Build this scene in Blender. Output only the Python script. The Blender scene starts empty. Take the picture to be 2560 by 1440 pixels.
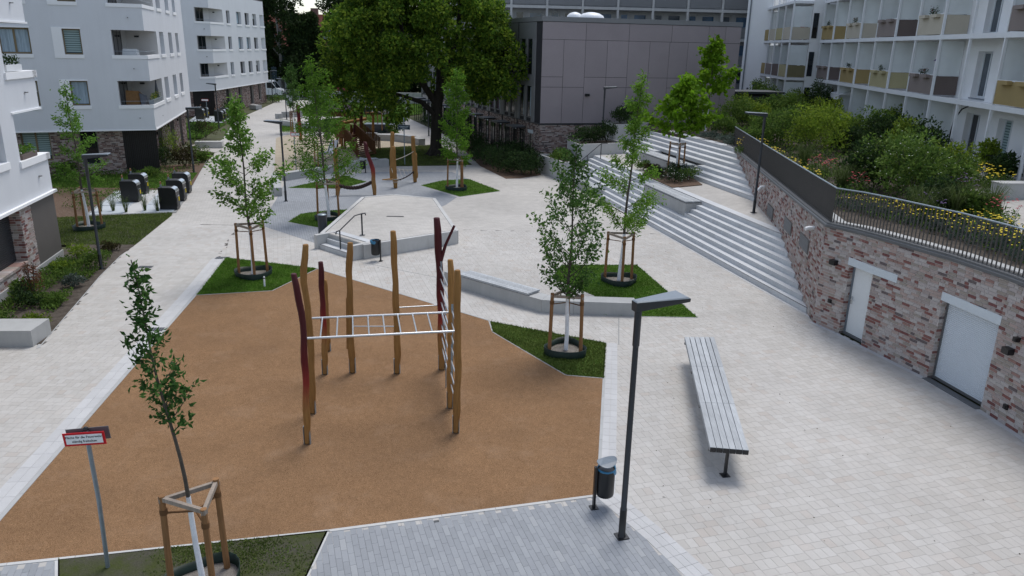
import bpy, math, random
import numpy as np
from mathutils import Vector, Matrix

SC = bpy.context.scene
COL = SC.collection
rnd = random.Random(7)
PI = math.pi

# ------------------------------------------------------------------ camera
CAM_H = 7.8
FOCAL = 1900.0                       # focal length in pixels of a 2560 px wide picture
cam_d = bpy.data.cameras.new('camera')
cam = bpy.data.objects.new('camera', cam_d); COL.objects.link(cam)
cam.location = (0, 0, CAM_H)
cam.rotation_euler = (math.radians(72.3874), math.radians(-1.1313), math.radians(0.3591))
cam_d.sensor_width = 36.0
cam_d.lens = 36.0 * FOCAL / 2560.0
cam_d.clip_start = 0.1; cam_d.clip_end = 2000
SC.camera = cam

# ------------------------------------------------------------------ sky, sun, exposure
SUN_EL, SUN_AZ = math.radians(64), math.radians(24)      # azimuth from +Y towards +X
w = bpy.data.worlds.new('World'); SC.world = w; w.use_nodes = True
wn = w.node_tree.nodes; wl = w.node_tree.links
bg = wn['Background']
sky = wn.new('ShaderNodeTexSky'); sky.sky_type = 'NISHITA'; sky.sun_disc = False
sky.sun_elevation = SUN_EL; sky.sun_rotation = SUN_AZ
sky.air_density = 1.0; sky.dust_density = 1.0; sky.ozone_density = 1.2
hs_sky = wn.new('ShaderNodeHueSaturation'); hs_sky.inputs['Saturation'].default_value = 0.62     # thin even cloud: paler than a clear sky
wl.new(sky.outputs[0], hs_sky.inputs['Color']); wl.new(hs_sky.outputs[0], bg.inputs[0]); bg.inputs[1].default_value = 0.125
sd = bpy.data.lights.new('sun', 'SUN'); sd.energy = 1.5; sd.angle = math.radians(24); sd.color = (1.0, 0.965, 0.92)
sun = bpy.data.objects.new('sun', sd); COL.objects.link(sun)
sun.rotation_euler = Vector((math.sin(SUN_AZ) * math.cos(SUN_EL), math.cos(SUN_AZ) * math.cos(SUN_EL), math.sin(SUN_EL))).to_track_quat('Z', 'Y').to_euler()
SC.view_settings.view_transform = 'Standard'; SC.view_settings.look = 'None'
SC.view_settings.exposure = 0.60; SC.view_settings.gamma = 1.0
SC.view_settings.use_curve_mapping = False
SC.cycles.max_bounces = 6; SC.cycles.diffuse_bounces = 3; SC.cycles.glossy_bounces = 2
SC.cycles.transmission_bounces = 3; SC.cycles.transparent_max_bounces = 6

# ------------------------------------------------------------------ survey: photo measurement -> plan position on a level z
RC = cam.rotation_euler.to_matrix()
def sv(px, py, z=0.0):
    v = RC @ Vector((px - 1280, 720 - py, -FOCAL))
    t = (z - CAM_H) / v.z
    return (v.x * t, v.y * t, z)
def sv2(px, py, z=0.0):
    p = sv(px, py, z); return (p[0], p[1])

# ------------------------------------------------------------------ tags
def tag(o, label=None, cat=None, group=None, kind=None, category=None):
    cat = cat or category
    if label: o['label'] = label
    if cat: o['category'] = cat
    if group: o['group'] = group
    if kind: o['kind'] = kind
    return o
def thing(name, label, cat, loc=(0, 0, 0), rz=0.0, group=None):
    o = bpy.data.objects.new(name, None); COL.objects.link(o)
    o.empty_display_size = 0.2
    o.location = loc; o.rotation_euler = (0, 0, rz)
    return tag(o, label, cat, group)
def attach(o, parent, local=False):
    if parent is not None:
        o.parent = parent
        if not local and parent.parent is None:
            o.matrix_parent_inverse = (Matrix.Translation(parent.location) @ parent.rotation_euler.to_matrix().to_4x4()).inverted()
    return o
def copy_tree(o, loc=None, rz=None, parent=None):
    c = o.copy(); COL.objects.link(c)
    if loc is not None: c.location = loc
    if rz is not None: c.rotation_euler = (0, 0, rz)
    if parent is not None: c.parent = parent
    for ch in list(o.children): copy_tree(ch, parent=c)
    return c

# ------------------------------------------------------------------ mesh builder
def V3(p): return Vector(p)
class MB:
    def __init__(s): s.v = []; s.f = []; s.sm = []
    def add(s, vs, fs, smooth=False):
        b = len(s.v); s.v += [tuple(v) for v in vs]
        for f in fs: s.f.append(tuple(i + b for i in f)); s.sm.append(smooth)
        return s
    def hexa(s, p):      # 8 points: bottom ring 0-3 ccw, top ring 4-7
        return s.add(p, [(3, 2, 1, 0), (4, 5, 6, 7), (0, 1, 5, 4), (1, 2, 6, 5), (2, 3, 7, 6), (3, 0, 4, 7)])
    def box(s, c, size, rz=0.0, tilt=None):
        hx, hy, hz = size[0] / 2, size[1] / 2, size[2] / 2
        m = Matrix.Rotation(rz, 3, 'Z')
        if tilt: m = m @ Matrix.Rotation(tilt[1], 3, tilt[0])
        c = Vector(c)
        return s.hexa([c + m @ Vector(q) for q in ((-hx, -hy, -hz), (hx, -hy, -hz), (hx, hy, -hz), (-hx, hy, -hz), (-hx, -hy, hz), (hx, -hy, hz), (hx, hy, hz), (-hx, hy, hz))])
    def prism(s, poly, z0, z1):
        n = len(poly)
        if sum(poly[i][0] * poly[(i + 1) % n][1] - poly[(i + 1) % n][0] * poly[i][1] for i in range(n)) < 0: poly = poly[::-1]
        vs = [(p[0], p[1], z0) for p in poly] + [(p[0], p[1], z1) for p in poly]
        fs = [tuple(range(n, 2 * n)), tuple(range(n - 1, -1, -1))] + [(i, (i + 1) % n, n + (i + 1) % n, n + i) for i in range(n)]
        return s.add(vs, fs)
    def beam(s, p0, p1, w_, h_, up=(0, 0, 1)):
        p0, p1 = Vector(p0), Vector(p1); d = (p1 - p0).normalized()
        u = Vector(up)
        if abs(d.dot(u)) > 0.98: u = Vector((0, 1, 0))
        x = d.cross(u).normalized() * (w_ / 2); y = x.cross(d).normalized() * (h_ / 2)
        return s.hexa([p0 - x - y, p0 + x - y, p1 + x - y, p1 - x - y, p0 - x + y, p0 + x + y, p1 + x + y, p1 - x + y])
    def tube(s, pts, r, n=8, caps=True):
        pts = [Vector(p) for p in pts]
        rs = r if isinstance(r, (list, tuple)) else [r] * len(pts)
        vs = []; prev = None
        for i, p in enumerate(pts):
            a = pts[max(i - 1, 0)]; b = pts[min(i + 1, len(pts) - 1)]
            d = (b - a).normalized()
            if prev is None:
                u = Vector((1, 0, 0)) if abs(d.x) < 0.9 else Vector((0, 1, 0))
            else: u = prev
            u = (u - d * u.dot(d)).normalized(); prev = u; v = d.cross(u)
            vs += [p + (u * math.cos(2 * PI * k / n) + v * math.sin(2 * PI * k / n)) * rs[i] for k in range(n)]
        fs = [(i * n + k, i * n + (k + 1) % n, (i + 1) * n + (k + 1) % n, (i + 1) * n + k) for i in range(len(pts) - 1) for k in range(n)]
        s.add(vs, fs, True)
        if caps:
            s.add(vs[:n], [tuple(range(n - 1, -1, -1))]); s.add(vs[-n:], [tuple(range(n))])
        return s
    def lathe(s, c, prof, n=16, caps=True):
        c = Vector(c)
        return s.tube_rings([[c + Vector((math.cos(2 * PI * k / n) * r, math.sin(2 * PI * k / n) * r, z)) for k in range(n)] for r, z in prof], caps)
    def tube_rings(s, rings, caps=True, smooth=True):
        n = len(rings[0]); vs = [p for r in rings for p in r]
        s.add(vs, [(i * n + k, i * n + (k + 1) % n, (i + 1) * n + (k + 1) % n, (i + 1) * n + k) for i in range(len(rings) - 1) for k in range(n)], smooth)
        if caps:
            s.add(rings[0], [tuple(range(n - 1, -1, -1))]); s.add(rings[-1], [tuple(range(n))])
        return s
    def quad(s, a, b, c, d): return s.add([a, b, c, d], [(0, 1, 2, 3)])
    def mesh(s, name, mat):
        me = bpy.data.meshes.new(name); me.from_pydata(s.v, [], s.f); me.update()
        me.polygons.foreach_set('use_smooth', s.sm)
        if mat is not None: me.materials.append(mat)
        return me
    def build(s, name, mat, parent=None, local=False, **k):
        o = bpy.data.objects.new(name, s.mesh(name, mat)); COL.objects.link(o)
        attach(o, parent, local); tag(o, **k)
        return o
def place(name, me, loc, rot=(0, 0, 0), parent=None):     # another object on shared mesh data
    o = bpy.data.objects.new(name, me); COL.objects.link(o); o.location = loc; o.rotation_euler = rot
    return attach(o, parent)
def np_object(name, V, F, mat, parent=None, smooth=False, **k):
    V = np.asarray(V, np.float32); F = np.asarray(F, np.int32); m, c = F.shape
    me = bpy.data.meshes.new(name)
    me.vertices.add(len(V)); me.vertices.foreach_set('co', V.ravel())
    me.loops.add(m * c); me.loops.foreach_set('vertex_index', F.ravel())
    me.polygons.add(m); me.polygons.foreach_set('loop_start', np.arange(m, dtype=np.int32) * c)
    me.update(calc_edges=True); me.materials.append(mat)
    me.polygons.foreach_set('use_smooth', np.full(m, bool(smooth)))
    o = bpy.data.objects.new(name, me); COL.objects.link(o); attach(o, parent); tag(o, **k)
    return o
def inside(poly, X, Y):
    r = np.zeros(np.shape(X), bool); n = len(poly); j = n - 1
    for i in range(n):
        xi, yi = poly[i][:2]; xj, yj = poly[j][:2]
        if yi != yj:
            r ^= ((yi > Y) != (yj > Y)) & (X < (xj - xi) * (Y - yi) / (yj - yi) + xi)
        j = i
    return r
def lerp(a, b, t): return tuple(a[i] + (b[i] - a[i]) * t for i in range(len(a)))
def rgb(h):    # '#rrggbb' -> linear
    c = [int(h[i:i + 2], 16) / 255 for i in (1, 3, 5)]
    return tuple((x / 12.92 if x <= 0.04045 else ((x + 0.055) / 1.055) ** 2.4) for x in c)

# ------------------------------------------------------------------ materials
MATS = {}
class NT:
    def __init__(s, name):
        s.m = bpy.data.materials.new(name); s.m.use_nodes = True; s.t = s.m.node_tree; s.p = s.t.nodes['Principled BSDF']; MATS[name] = s.m
        s.out = s.t.nodes['Material Output']
    def n(s, typ, **k):
        nd = s.t.nodes.new(typ)
        for a, b in k.items(): setattr(nd, a, b)
        return nd
    def l(s, a, b): s.t.links.new(a, b)
    def pos(s):
        if not hasattr(s, '_p'): s._p = s.n('ShaderNodeNewGeometry')
        return s._p.outputs['Position']
    def noise(s, scale, detail=3.0, rough=0.55, vec=None, stretch=None):
        nd = s.n('ShaderNodeTexNoise'); nd.inputs['Scale'].default_value = scale; nd.inputs['Detail'].default_value = detail; nd.inputs['Roughness'].default_value = rough
        src = vec or s.pos()
        if stretch:
            mp = s.n('ShaderNodeMapping'); mp.inputs['Scale'].default_value = stretch; s.l(src, mp.inputs[0]); src = mp.outputs[0]
        s.l(src, nd.inputs['Vector']); return nd.outputs['Fac']
    def math(s, op, a, b=None, clamp=False):
        nd = s.n('ShaderNodeMath', operation=op); nd.use_clamp = clamp
        for i, x in enumerate((a, b)):
            if x is None: continue
            if isinstance(x, (int, float)): nd.inputs[i].default_value = x
            else: s.l(x, nd.inputs[i])
        return nd.outputs[0]
    def maprange(s, x, a, b, c, d):
        nd = s.n('ShaderNodeMapRange'); s.l(x, nd.inputs[0])
        for i, q in enumerate((a, b, c, d)): nd.inputs[i + 1].default_value = q
        return nd.outputs[0]
    def ramp(s, fac, stops, interp='LINEAR'):
        nd = s.n('ShaderNodeValToRGB'); cr = nd.color_ramp; cr.interpolation = interp
        while len(cr.elements) < len(stops): cr.elements.new(0.5)
        for e, (p, c) in zip(cr.elements, stops): e.position = p; e.color = (*c[:3], 1)
        s.l(fac, nd.inputs[0]); return nd.outputs[0]
    def mix(s, fac, a, b, blend='MIX'):
        nd = s.n('ShaderNodeMix', data_type='RGBA', blend_type=blend)
        for sock, x in ((nd.inputs[0], fac), (nd.inputs[6], a), (nd.inputs[7], b)):
            if isinstance(x, (int, float)): sock.default_value = x
            elif isinstance(x, tuple): sock.default_value = (*x[:3], 1)
            else: s.l(x, sock)
        return nd.outputs[2]
    def scale(s, col, k):     # colour times a value socket
        nd = s.n('ShaderNodeVectorMath', operation='SCALE')
        if isinstance(col, tuple): nd.inputs[0].default_value = col[:3]
        else: s.l(col, nd.inputs[0])
        if isinstance(k, (int, float)): nd.inputs['Scale'].default_value = k
        else: s.l(k, nd.inputs['Scale'])
        return nd.outputs[0]
    def island(s):            # one random number per piece, joined or single
        g = s.n('ShaderNodeNewGeometry'); o = s.n('ShaderNodeObjectInfo')
        return s.math('FRACT', s.math('ADD', g.outputs['Random Per Island'], o.outputs['Random']))
    def bump(s, h, strength=0.3, dist=0.01):
        b = s.n('ShaderNodeBump'); b.inputs['Strength'].default_value = strength; b.inputs['Distance'].default_value = dist
        s.l(h, b.inputs['Height']); s.l(b.outputs[0], s.p.inputs['Normal'])
    def fin(s, col, rough=0.8, spec=0.3, metal=0.0):
        if isinstance(col, tuple): s.p.inputs['Base Color'].default_value = (*col[:3], 1)
        else: s.l(col, s.p.inputs['Base Color'])
        if isinstance(rough, (int, float)): s.p.inputs['Roughness'].default_value = rough
        else: s.l(rough, s.p.inputs['Roughness'])
        s.p.inputs['Specular IOR Level'].default_value = spec; s.p.inputs['Metallic'].default_value = metal
        return s.m
def plain(name, col, rough=0.7, var=0.12, scale=2.0, fine=40.0, fvar=0.06, bump=0.0, spec=0.3, metal=0.0, isl=0.0, stretch=None):
    t = NT(name)
    k = t.maprange(t.noise(scale, 5.0, 0.6, stretch=stretch), 0.25, 0.75, 1 - var, 1 + var)
    fn = t.noise(fine, 2.0, stretch=stretch)
    k = t.math('MULTIPLY', k, t.maprange(fn, 0.25, 0.75, 1 - fvar, 1 + fvar))
    if isl: k = t.math('MULTIPLY', k, t.maprange(t.island(), 0, 1, 1 - isl, 1 + isl))
    if bump: t.bump(fn, bump)
    return t.fin(t.scale(col, k), rough, spec, metal)

def leafmat(name, c1, c2, c3, trans=0.25, big=0.5):
    trans = trans + 0.12
    t = NT(name)
    col = t.ramp(t.island(), [(0.0, c1), (0.55, c2), (1.0, c3)])
    k = t.maprange(t.noise(big, 2.0), 0.3, 0.7, 0.72, 1.25)
    col = t.scale(col, k)
    t.fin(col, 0.65, 0.12)
    tr = t.n('ShaderNodeBsdfTranslucent'); t.l(col, tr.inputs[0])
    mx = t.n('ShaderNodeMixShader'); mx.inputs[0].default_value = trans
    t.l(t.p.outputs[0], mx.inputs[1]); t.l(tr.outputs[0], mx.inputs[2]); t.l(mx.outputs[0], t.out.inputs[0])
    return t.m

def make_materials():
    # pavers: pale beige-grey concrete, each its own tint, with faint large stains
    def paver(name, stops, stain=0.1):
        t = NT(name)
        col = t.ramp(t.island(), stops)
        k = t.maprange(t.noise(0.22, 4.0, 0.6), 0.3, 0.7, 1 - stain, 1 + stain)
        k = t.math('MULTIPLY', k, t.maprange(t.noise(1.7, 5.0, 0.7), 0.3, 0.7, 0.95, 1.05))
        fn = t.noise(90, 2.0)
        k = t.math('MULTIPLY', k, t.maprange(fn, 0.2, 0.8, 0.93, 1.07))
        dirt = t.maprange(t.noise(3.1, 6.0, 0.75), 0.62, 0.8, 0.0, 0.22)
        c = t.mix(dirt, t.scale(col, k), (0.19, 0.175, 0.15))
        vo = t.n('ShaderNodeTexVoronoi'); vo.inputs['Scale'].default_value = 2.4; t.l(t.pos(), vo.inputs['Vector'])
        sc_ = t.n('ShaderNodeSeparateColor'); t.l(vo.outputs['Color'], sc_.inputs[0])
        spot = t.math('MULTIPLY', t.math('LESS_THAN', vo.outputs['Distance'], 0.055), t.math('MULTIPLY', t.math('GREATER_THAN', sc_.outputs[0], 0.72), 0.42))
        c = t.mix(spot, c, (0.13, 0.12, 0.11))
        t.bump(fn, 0.15, 0.004)
        t.fin(c, 0.85, 0.2)
    paver('paver_light', [(0, (0.432, 0.412, 0.384)), (0.25, (0.456, 0.438, 0.410)), (0.6, (0.470, 0.452, 0.426)), (0.85, (0.487, 0.471, 0.446)), (1, (0.440, 0.405, 0.370))], 0.09)
    paver('paver_grey', [(0, (0.262, 0.276, 0.292)), (0.5, (0.285, 0.299, 0.318)), (0.9, (0.305, 0.32, 0.337)), (1, (0.335, 0.347, 0.36))], 0.05)
    paver('paver_strip', [(0, (0.47, 0.47, 0.47)), (1, (0.51, 0.51, 0.51))], 0.06)
    plain('joint', (0.11, 0.10, 0.09), 0.95, 0.2)
    plain('joint_grey', (0.10, 0.105, 0.11), 0.95, 0.2)
    # far paving: procedural courses, too far to tell the pieces apart
    def far(name, base, jc, bw, bh, rot):
        t = NT(name)
        mp = t.n('ShaderNodeMapping'); mp.inputs['Rotation'].default_value = (0, 0, rot); t.l(t.pos(), mp.inputs[0])
        br = t.n('ShaderNodeTexBrick'); br.inputs['Scale'].default_value = 1.0; br.inputs['Brick Width'].default_value = bw; br.inputs['Row Height'].default_value = bh
        br.inputs['Mortar Size'].default_value = 0.006; br.inputs['Color1'].default_value = (*[x * 0.93 for x in base], 1); br.inputs['Color2'].default_value = (*[x * 1.05 for x in base], 1); br.inputs['Mortar'].default_value = (*jc, 1)
        t.l(mp.outputs[0], br.inputs['Vector'])
        k = t.maprange(t.noise(0.22, 4.0), 0.3, 0.7, 0.9, 1.1)
        k = t.math('MULTIPLY', k, t.maprange(t.noise(2.2, 5.0, 0.7), 0.3, 0.7, 0.93, 1.07))
        t.fin(t.scale(br.outputs['Color'], k), 0.85, 0.2)
    far('paving_far', (0.465, 0.446, 0.418), (0.34, 0.32, 0.29), 0.3, 0.15, -0.3)
    far('paving_grey_far', (0.285, 0.30, 0.32), (0.18, 0.19, 0.20), 0.3, 0.1, 1.25)
    # safety surface: ochre rubber granules
    t = NT('rubber')
    v = t.n('ShaderNodeTexVoronoi'); v.inputs['Scale'].default_value = 150; t.l(t.pos(), v.inputs['Vector'])
    sp = t.n('ShaderNodeSeparateColor'); t.l(v.outputs['Color'], sp.inputs[0])
    col = t.ramp(sp.outputs[0], [(0, (0.09, 0.052, 0.028)), (0.2, (0.165, 0.092, 0.046)), (0.55, (0.238, 0.136, 0.068)), (1, (0.34, 0.21, 0.118))])
    k = t.maprange(t.noise(0.5, 5.0, 0.65), 0.25, 0.75, 0.86, 1.13)
    k = t.math('MULTIPLY', k, t.maprange(t.noise(6.0, 4.0, 0.7), 0.25, 0.75, 0.9, 1.1))
    wear = t.maprange(t.noise(1.15, 6.0, 0.72), 0.52, 0.74, 0.0, 0.30)
    dirt = t.maprange(t.noise(0.33, 5.0, 0.7), 0.52, 0.70, 0.0, 0.22)
    cc = t.mix(wear, t.scale(col, k), (0.35, 0.24, 0.16)); cc = t.mix(dirt, cc, (0.135, 0.085, 0.05))
    t.bump(v.outputs['Distance'], 0.5, 0.006); t.fin(cc, 0.95, 0.15)
    # stone and concrete
    def concrete(name, c, var=0.1):
        t = NT(name)
        k = t.maprange(t.noise(0.9, 6.0, 0.7), 0.25, 0.75, 1 - var, 1 + var)
        k = t.math('MULTIPLY', k, t.maprange(t.noise(5, 4.0, 0.7, stretch=(1, 1, 0.15)), 0.3, 0.75, 1.04, 0.93))
        fn = t.noise(70, 3.0); k = t.math('MULTIPLY', k, t.maprange(fn, 0.2, 0.8, 0.95, 1.05))
        k = t.math('MULTIPLY', k, t.maprange(t.island(), 0, 1, 0.95, 1.05))
        t.bump(fn, 0.1, 0.003); t.fin(t.scale(c, k), 0.8, 0.25)
    concrete('concrete', (0.40, 0.405, 0.40)); concrete('concrete_dark', (0.27, 0.275, 0.27)); concrete('step_stone', (0.54, 0.555, 0.57), 0.07)
    concrete('concrete_pale', (0.50, 0.50, 0.49)); concrete('gallery_concrete', (0.50, 0.51, 0.51))
    t = NT('render_white')
    k = t.maprange(t.noise(2.2, 5.0, 0.65, stretch=(1, 1, 0.07)), 0.4, 0.8, 1.01, 0.965)
    k = t.math('MULTIPLY', k, t.maprange(t.noise(0.5, 4.0), 0.3, 0.7, 0.97, 1.03)); fn = t.noise(45, 3.0); k = t.math('MULTIPLY', k, t.maprange(fn, 0.2, 0.8, 0.97, 1.03))
    t.bump(fn, 0.12, 0.004); t.fin(t.scale((0.66, 0.68, 0.71), k), 0.9, 0.2)
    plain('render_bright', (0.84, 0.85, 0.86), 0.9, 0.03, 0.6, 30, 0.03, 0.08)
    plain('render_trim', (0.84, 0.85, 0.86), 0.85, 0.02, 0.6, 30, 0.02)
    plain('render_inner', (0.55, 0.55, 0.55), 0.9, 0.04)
    # bricks
    def brick(name, pal):
        t = NT(name); n_ = len(pal)
        col = t.ramp(t.island(), [(i / n_, c) for i, c in enumerate(pal)], 'CONSTANT')
        k = t.maprange(t.noise(7, 4.0, 0.7), 0.25, 0.75, 0.9, 1.1)
        fn = t.noise(60, 3.0); k = t.math('MULTIPLY', k, t.maprange(fn, 0.2, 0.8, 0.88, 1.12))
        smear = t.maprange(t.noise(11, 3.0, 0.6), 0.58, 0.8, 0.0, 0.3)
        c = t.mix(smear, t.scale(col, k), (0.40, 0.36, 0.34))
        t.bump(fn, 0.4, 0.006); t.fin(c, 0.9, 0.15)
    A = (0.43, 0.385, 0.37); B = (0.36, 0.305, 0.285); Cc = (0.225, 0.105, 0.092); D = (0.30, 0.19, 0.165); E_ = (0.145, 0.12, 0.12); Fk = (0.40, 0.315, 0.285); Gk = (0.46, 0.425, 0.405); Hk = (0.325, 0.285, 0.25); I_ = (0.185, 0.082, 0.077)
    brick('brick_mix', [A, B, Cc, Hk, A, D, Gk, Fk, A, I_, Hk, B, Gk, E_, Fk, A, D, Gk, B, Hk, Fk, Cc])
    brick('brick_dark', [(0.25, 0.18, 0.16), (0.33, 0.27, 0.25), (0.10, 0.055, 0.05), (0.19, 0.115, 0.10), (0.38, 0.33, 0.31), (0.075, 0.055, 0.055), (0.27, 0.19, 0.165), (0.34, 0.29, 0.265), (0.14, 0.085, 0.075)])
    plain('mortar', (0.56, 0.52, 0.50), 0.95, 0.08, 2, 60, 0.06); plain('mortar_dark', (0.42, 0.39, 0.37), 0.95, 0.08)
    # metals, paints
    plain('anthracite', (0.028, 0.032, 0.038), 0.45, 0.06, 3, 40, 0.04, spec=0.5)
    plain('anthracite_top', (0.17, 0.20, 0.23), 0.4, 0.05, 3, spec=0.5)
    plain('black_metal', (0.010, 0.011, 0.013), 0.35, 0.1, 3, spec=0.5)
    plain('galvanised', (0.28, 0.33, 0.37), 0.45, 0.12, 8, 60, 0.1, metal=0.6, spec=0.5)
    plain('steel', (0.62, 0.63, 0.64), 0.32, 0.05, 6, 80, 0.04, metal=0.85, spec=0.5)
    plain('bronze_metal', (0.075, 0.07, 0.066), 0.5, 0.06, 2, 40, 0.04, spec=0.45)
    plain('bronze_panel', (0.115, 0.105, 0.098), 0.55, 0.05, 2, 40, 0.04)
    plain('coping_zinc', (0.115, 0.12, 0.125), 0.5, 0.1, 1.5, spec=0.5)
    plain('white_paint', (0.76, 0.78, 0.80), 0.5, 0.04, 2, 30, 0.02, spec=0.45)
    plain('white_coat', (0.80, 0.82, 0.85), 0.8, 0.10, 6, 40, 0.08)
    plain('door_white', (0.72, 0.75, 0.76), 0.5, 0.05, 1.2, 20, 0.02, spec=0.45)
    plain('shutter_white', (0.60, 0.65, 0.70), 0.5, 0.03, 1.2, spec=0.4)
    plain('lintel', (0.60, 0.655, 0.69), 0.7, 0.06, 2.5, 40, 0.04)
    plain('red_paint', (0.55, 0.012, 0.02), 0.45, 0.05); plain('sign_white', (0.82, 0.83, 0.84), 0.45, 0.02)
    plain('sign_ink', (0.03, 0.03, 0.035), 0.6, 0.02); plain('sign_blue', (0.012, 0.028, 0.042), 0.5, 0.05); plain('sign_grey', (0.42, 0.44, 0.46), 0.5)
    plain('sign_letter', (0.55, 0.60, 0.62), 0.5, 0.02)
    plain('blue_bag', (0.035, 0.19, 0.34), 0.35, 0.25, 14, spec=0.5)
    plain('rubber_green', (0.008, 0.022, 0.016), 0.5, 0.2, 6)
    # woods
    def wood(name, c, var=0.22, str_=(14, 14, 0.9), isl=0.1, rough=0.75):
        t = NT(name)
        g = t.noise(3.0, 6.0, 0.65, stretch=str_)
        k = t.maprange(g, 0.3, 0.7, 1 - var, 1 + var)
        k = t.math('MULTIPLY', k, t.maprange(t.noise(1.4, 4.0), 0.3, 0.7, 0.9, 1.1))
        k = t.math('MULTIPLY', k, t.maprange(t.island(), 0, 1, 1 - isl, 1 + isl))
        t.bump(g, 0.25, 0.004); t.fin(t.scale(c, k), rough, 0.25)
    wood('robinia', (0.285, 0.148, 0.047)); wood('robinia_dark', (0.135, 0.062, 0.025)); wood('stake_wood', (0.26, 0.135, 0.058)); wood('stake_grey', (0.30, 0.25, 0.205))
    wood('bench_wood', (0.40, 0.42, 0.435), 0.16, (16, 1.0, 16), 0.12); wood('dark_slat', (0.030, 0.027, 0.026), 0.2); wood('playhouse_roof', (0.085, 0.05, 0.085), 0.2, (1, 10, 10))
    # robinia post with dark red stain fading to bare wood, height of fade per post from its own object position
    t = NT('robinia_red')
    oc = t.n('ShaderNodeTexCoord'); sx = t.n('ShaderNodeSeparateXYZ'); t.l(oc.outputs['Object'], sx.inputs[0])
    z = t.math('ADD', sx.outputs[2], t.math('MULTIPLY', t.math('SUBTRACT', t.noise(9, 5.0, 0.7, stretch=(1, 1, 0.3)), 0.5), 0.35))
    col = t.ramp(t.maprange(z, 0.75, 2.4, 0, 1), [(0, (0.285, 0.148, 0.047)), (0.18, (0.27, 0.10, 0.035)), (0.36, (0.23, 0.026, 0.020)), (0.62, (0.115, 0.010, 0.012)), (1, (0.062, 0.007, 0.010))])
    k = t.maprange(t.noise(3.0, 6.0, 0.65, stretch=(14, 14, 0.9)), 0.3, 0.7, 0.8, 1.2)
    t.fin(t.scale(col, k), 0.55, 0.3)
    plain('stain_red', (0.066, 0.008, 0.011), 0.5, 0.15, 4)
    plain('rope_dark', (0.045, 0.03, 0.026), 0.9, 0.3, 20); plain('rope_pale', (0.42, 0.38, 0.33), 0.9, 0.15, 20); plain('tie', (0.14, 0.07, 0.03), 0.95, 0.2)
    # ground
    def soil(name, c1, c2, sc=4.0):
        t = NT(name)
        f = t.noise(sc, 7.0, 0.75); f2 = t.noise(45, 3.0)
        c = t.mix(t.maprange(f, 0.35, 0.65, 0, 1), c1, c2)
        t.bump(f2, 0.6, 0.02); t.fin(t.scale(c, t.maprange(f2, 0.2, 0.8, 0.75, 1.25)), 0.95, 0.1)
    soil('soil', (0.055, 0.045, 0.036), (0.115, 0.098, 0.083)); soil('lawn_soil', (0.060, 0.120, 0.018), (0.095, 0.135, 0.034), 1.3); soil('moss_soil', (0.075, 0.070, 0.058), (0.052, 0.065, 0.018), 1.6)
    soil('mulch', (0.10, 0.06, 0.042), (0.16, 0.12, 0.09), 9); soil('sand', (0.37, 0.315, 0.24), (0.44, 0.385, 0.30), 1.2); soil('earth', (0.10, 0.095, 0.07), (0.07, 0.085, 0.03), 0.3); soil('gravel', (0.17, 0.155, 0.14), (0.23, 0.21, 0.19), 8)
    plain('asphalt', (0.055, 0.057, 0.06), 0.9, 0.15, 1.0, 60, 0.2)
    # foliage
    leafmat('leaf_cherry', (0.0312, 0.0858, 0.0218), (0.0499, 0.1326, 0.0281), (0.1092, 0.2184, 0.0499), 0.2)
    leafmat('leaf_oak', (0.081, 0.1755, 0.027), (0.1283, 0.2633, 0.0378), (0.216, 0.3645, 0.0675), 0.3)
    leafmat('leaf_hornbeam', (0.0414, 0.0994, 0.0221), (0.0718, 0.1546, 0.0331), (0.1311, 0.2346, 0.0552), 0.25)
    leafmat('leaf_locust', (0.0945, 0.2025, 0.0243), (0.1485, 0.2835, 0.0351), (0.243, 0.3915, 0.0648), 0.35)
    leafmat('leaf_locust_deep', (0.065, 0.150, 0.016), (0.100, 0.215, 0.022), (0.165, 0.300, 0.040), 0.35)
    leafmat('leaf_maple', (0.085, 0.185, 0.01), (0.13, 0.26, 0.013), (0.205, 0.35, 0.028), 0.35)
    leafmat('leaf_big', (0.0391, 0.092, 0.0115), (0.0978, 0.184, 0.0207), (0.2472, 0.3335, 0.0368), 0.35, 0.35)
    leafmat('leaf_back', (0.013, 0.028, 0.01), (0.024, 0.046, 0.014), (0.046, 0.076, 0.021), 0.15, 0.2)
    leafmat('leaf_shrub', (0.054, 0.108, 0.0216), (0.1013, 0.1755, 0.0324), (0.1755, 0.2565, 0.054), 0.25, 0.8)
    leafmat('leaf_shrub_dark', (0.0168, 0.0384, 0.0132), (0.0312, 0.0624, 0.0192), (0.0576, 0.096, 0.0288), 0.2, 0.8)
    leafmat('leaf_shrub_bright', (0.1013, 0.1688, 0.0203), (0.1755, 0.2633, 0.0297), (0.27, 0.3443, 0.0459), 0.3, 0.8)
    leafmat('leaf_bronze', (0.030, 0.028, 0.012), (0.055, 0.050, 0.020), (0.085, 0.070, 0.028), 0.2, 0.8)
    leafmat('leaf_silver', (0.060, 0.085, 0.070), (0.095, 0.125, 0.100), (0.150, 0.180, 0.150), 0.1, 0.8)
    leafmat('leaf_rust', (0.12, 0.045, 0.028), (0.19, 0.07, 0.04), (0.10, 0.08, 0.03), 0.2, 0.8)
    leafmat('grass', (0.0644, 0.143, 0.0172), (0.1001, 0.2145, 0.0257), (0.1716, 0.3003, 0.0486), 0.25, 1.2)
    leafmat('grass_dull', (0.0676, 0.1105, 0.0221), (0.1105, 0.1625, 0.0338), (0.1755, 0.2145, 0.0585), 0.25, 1.2)
    leafmat('grass_tall', (0.050, 0.085, 0.022), (0.085, 0.125, 0.034), (0.150, 0.180, 0.075), 0.25, 1.0)
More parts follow.
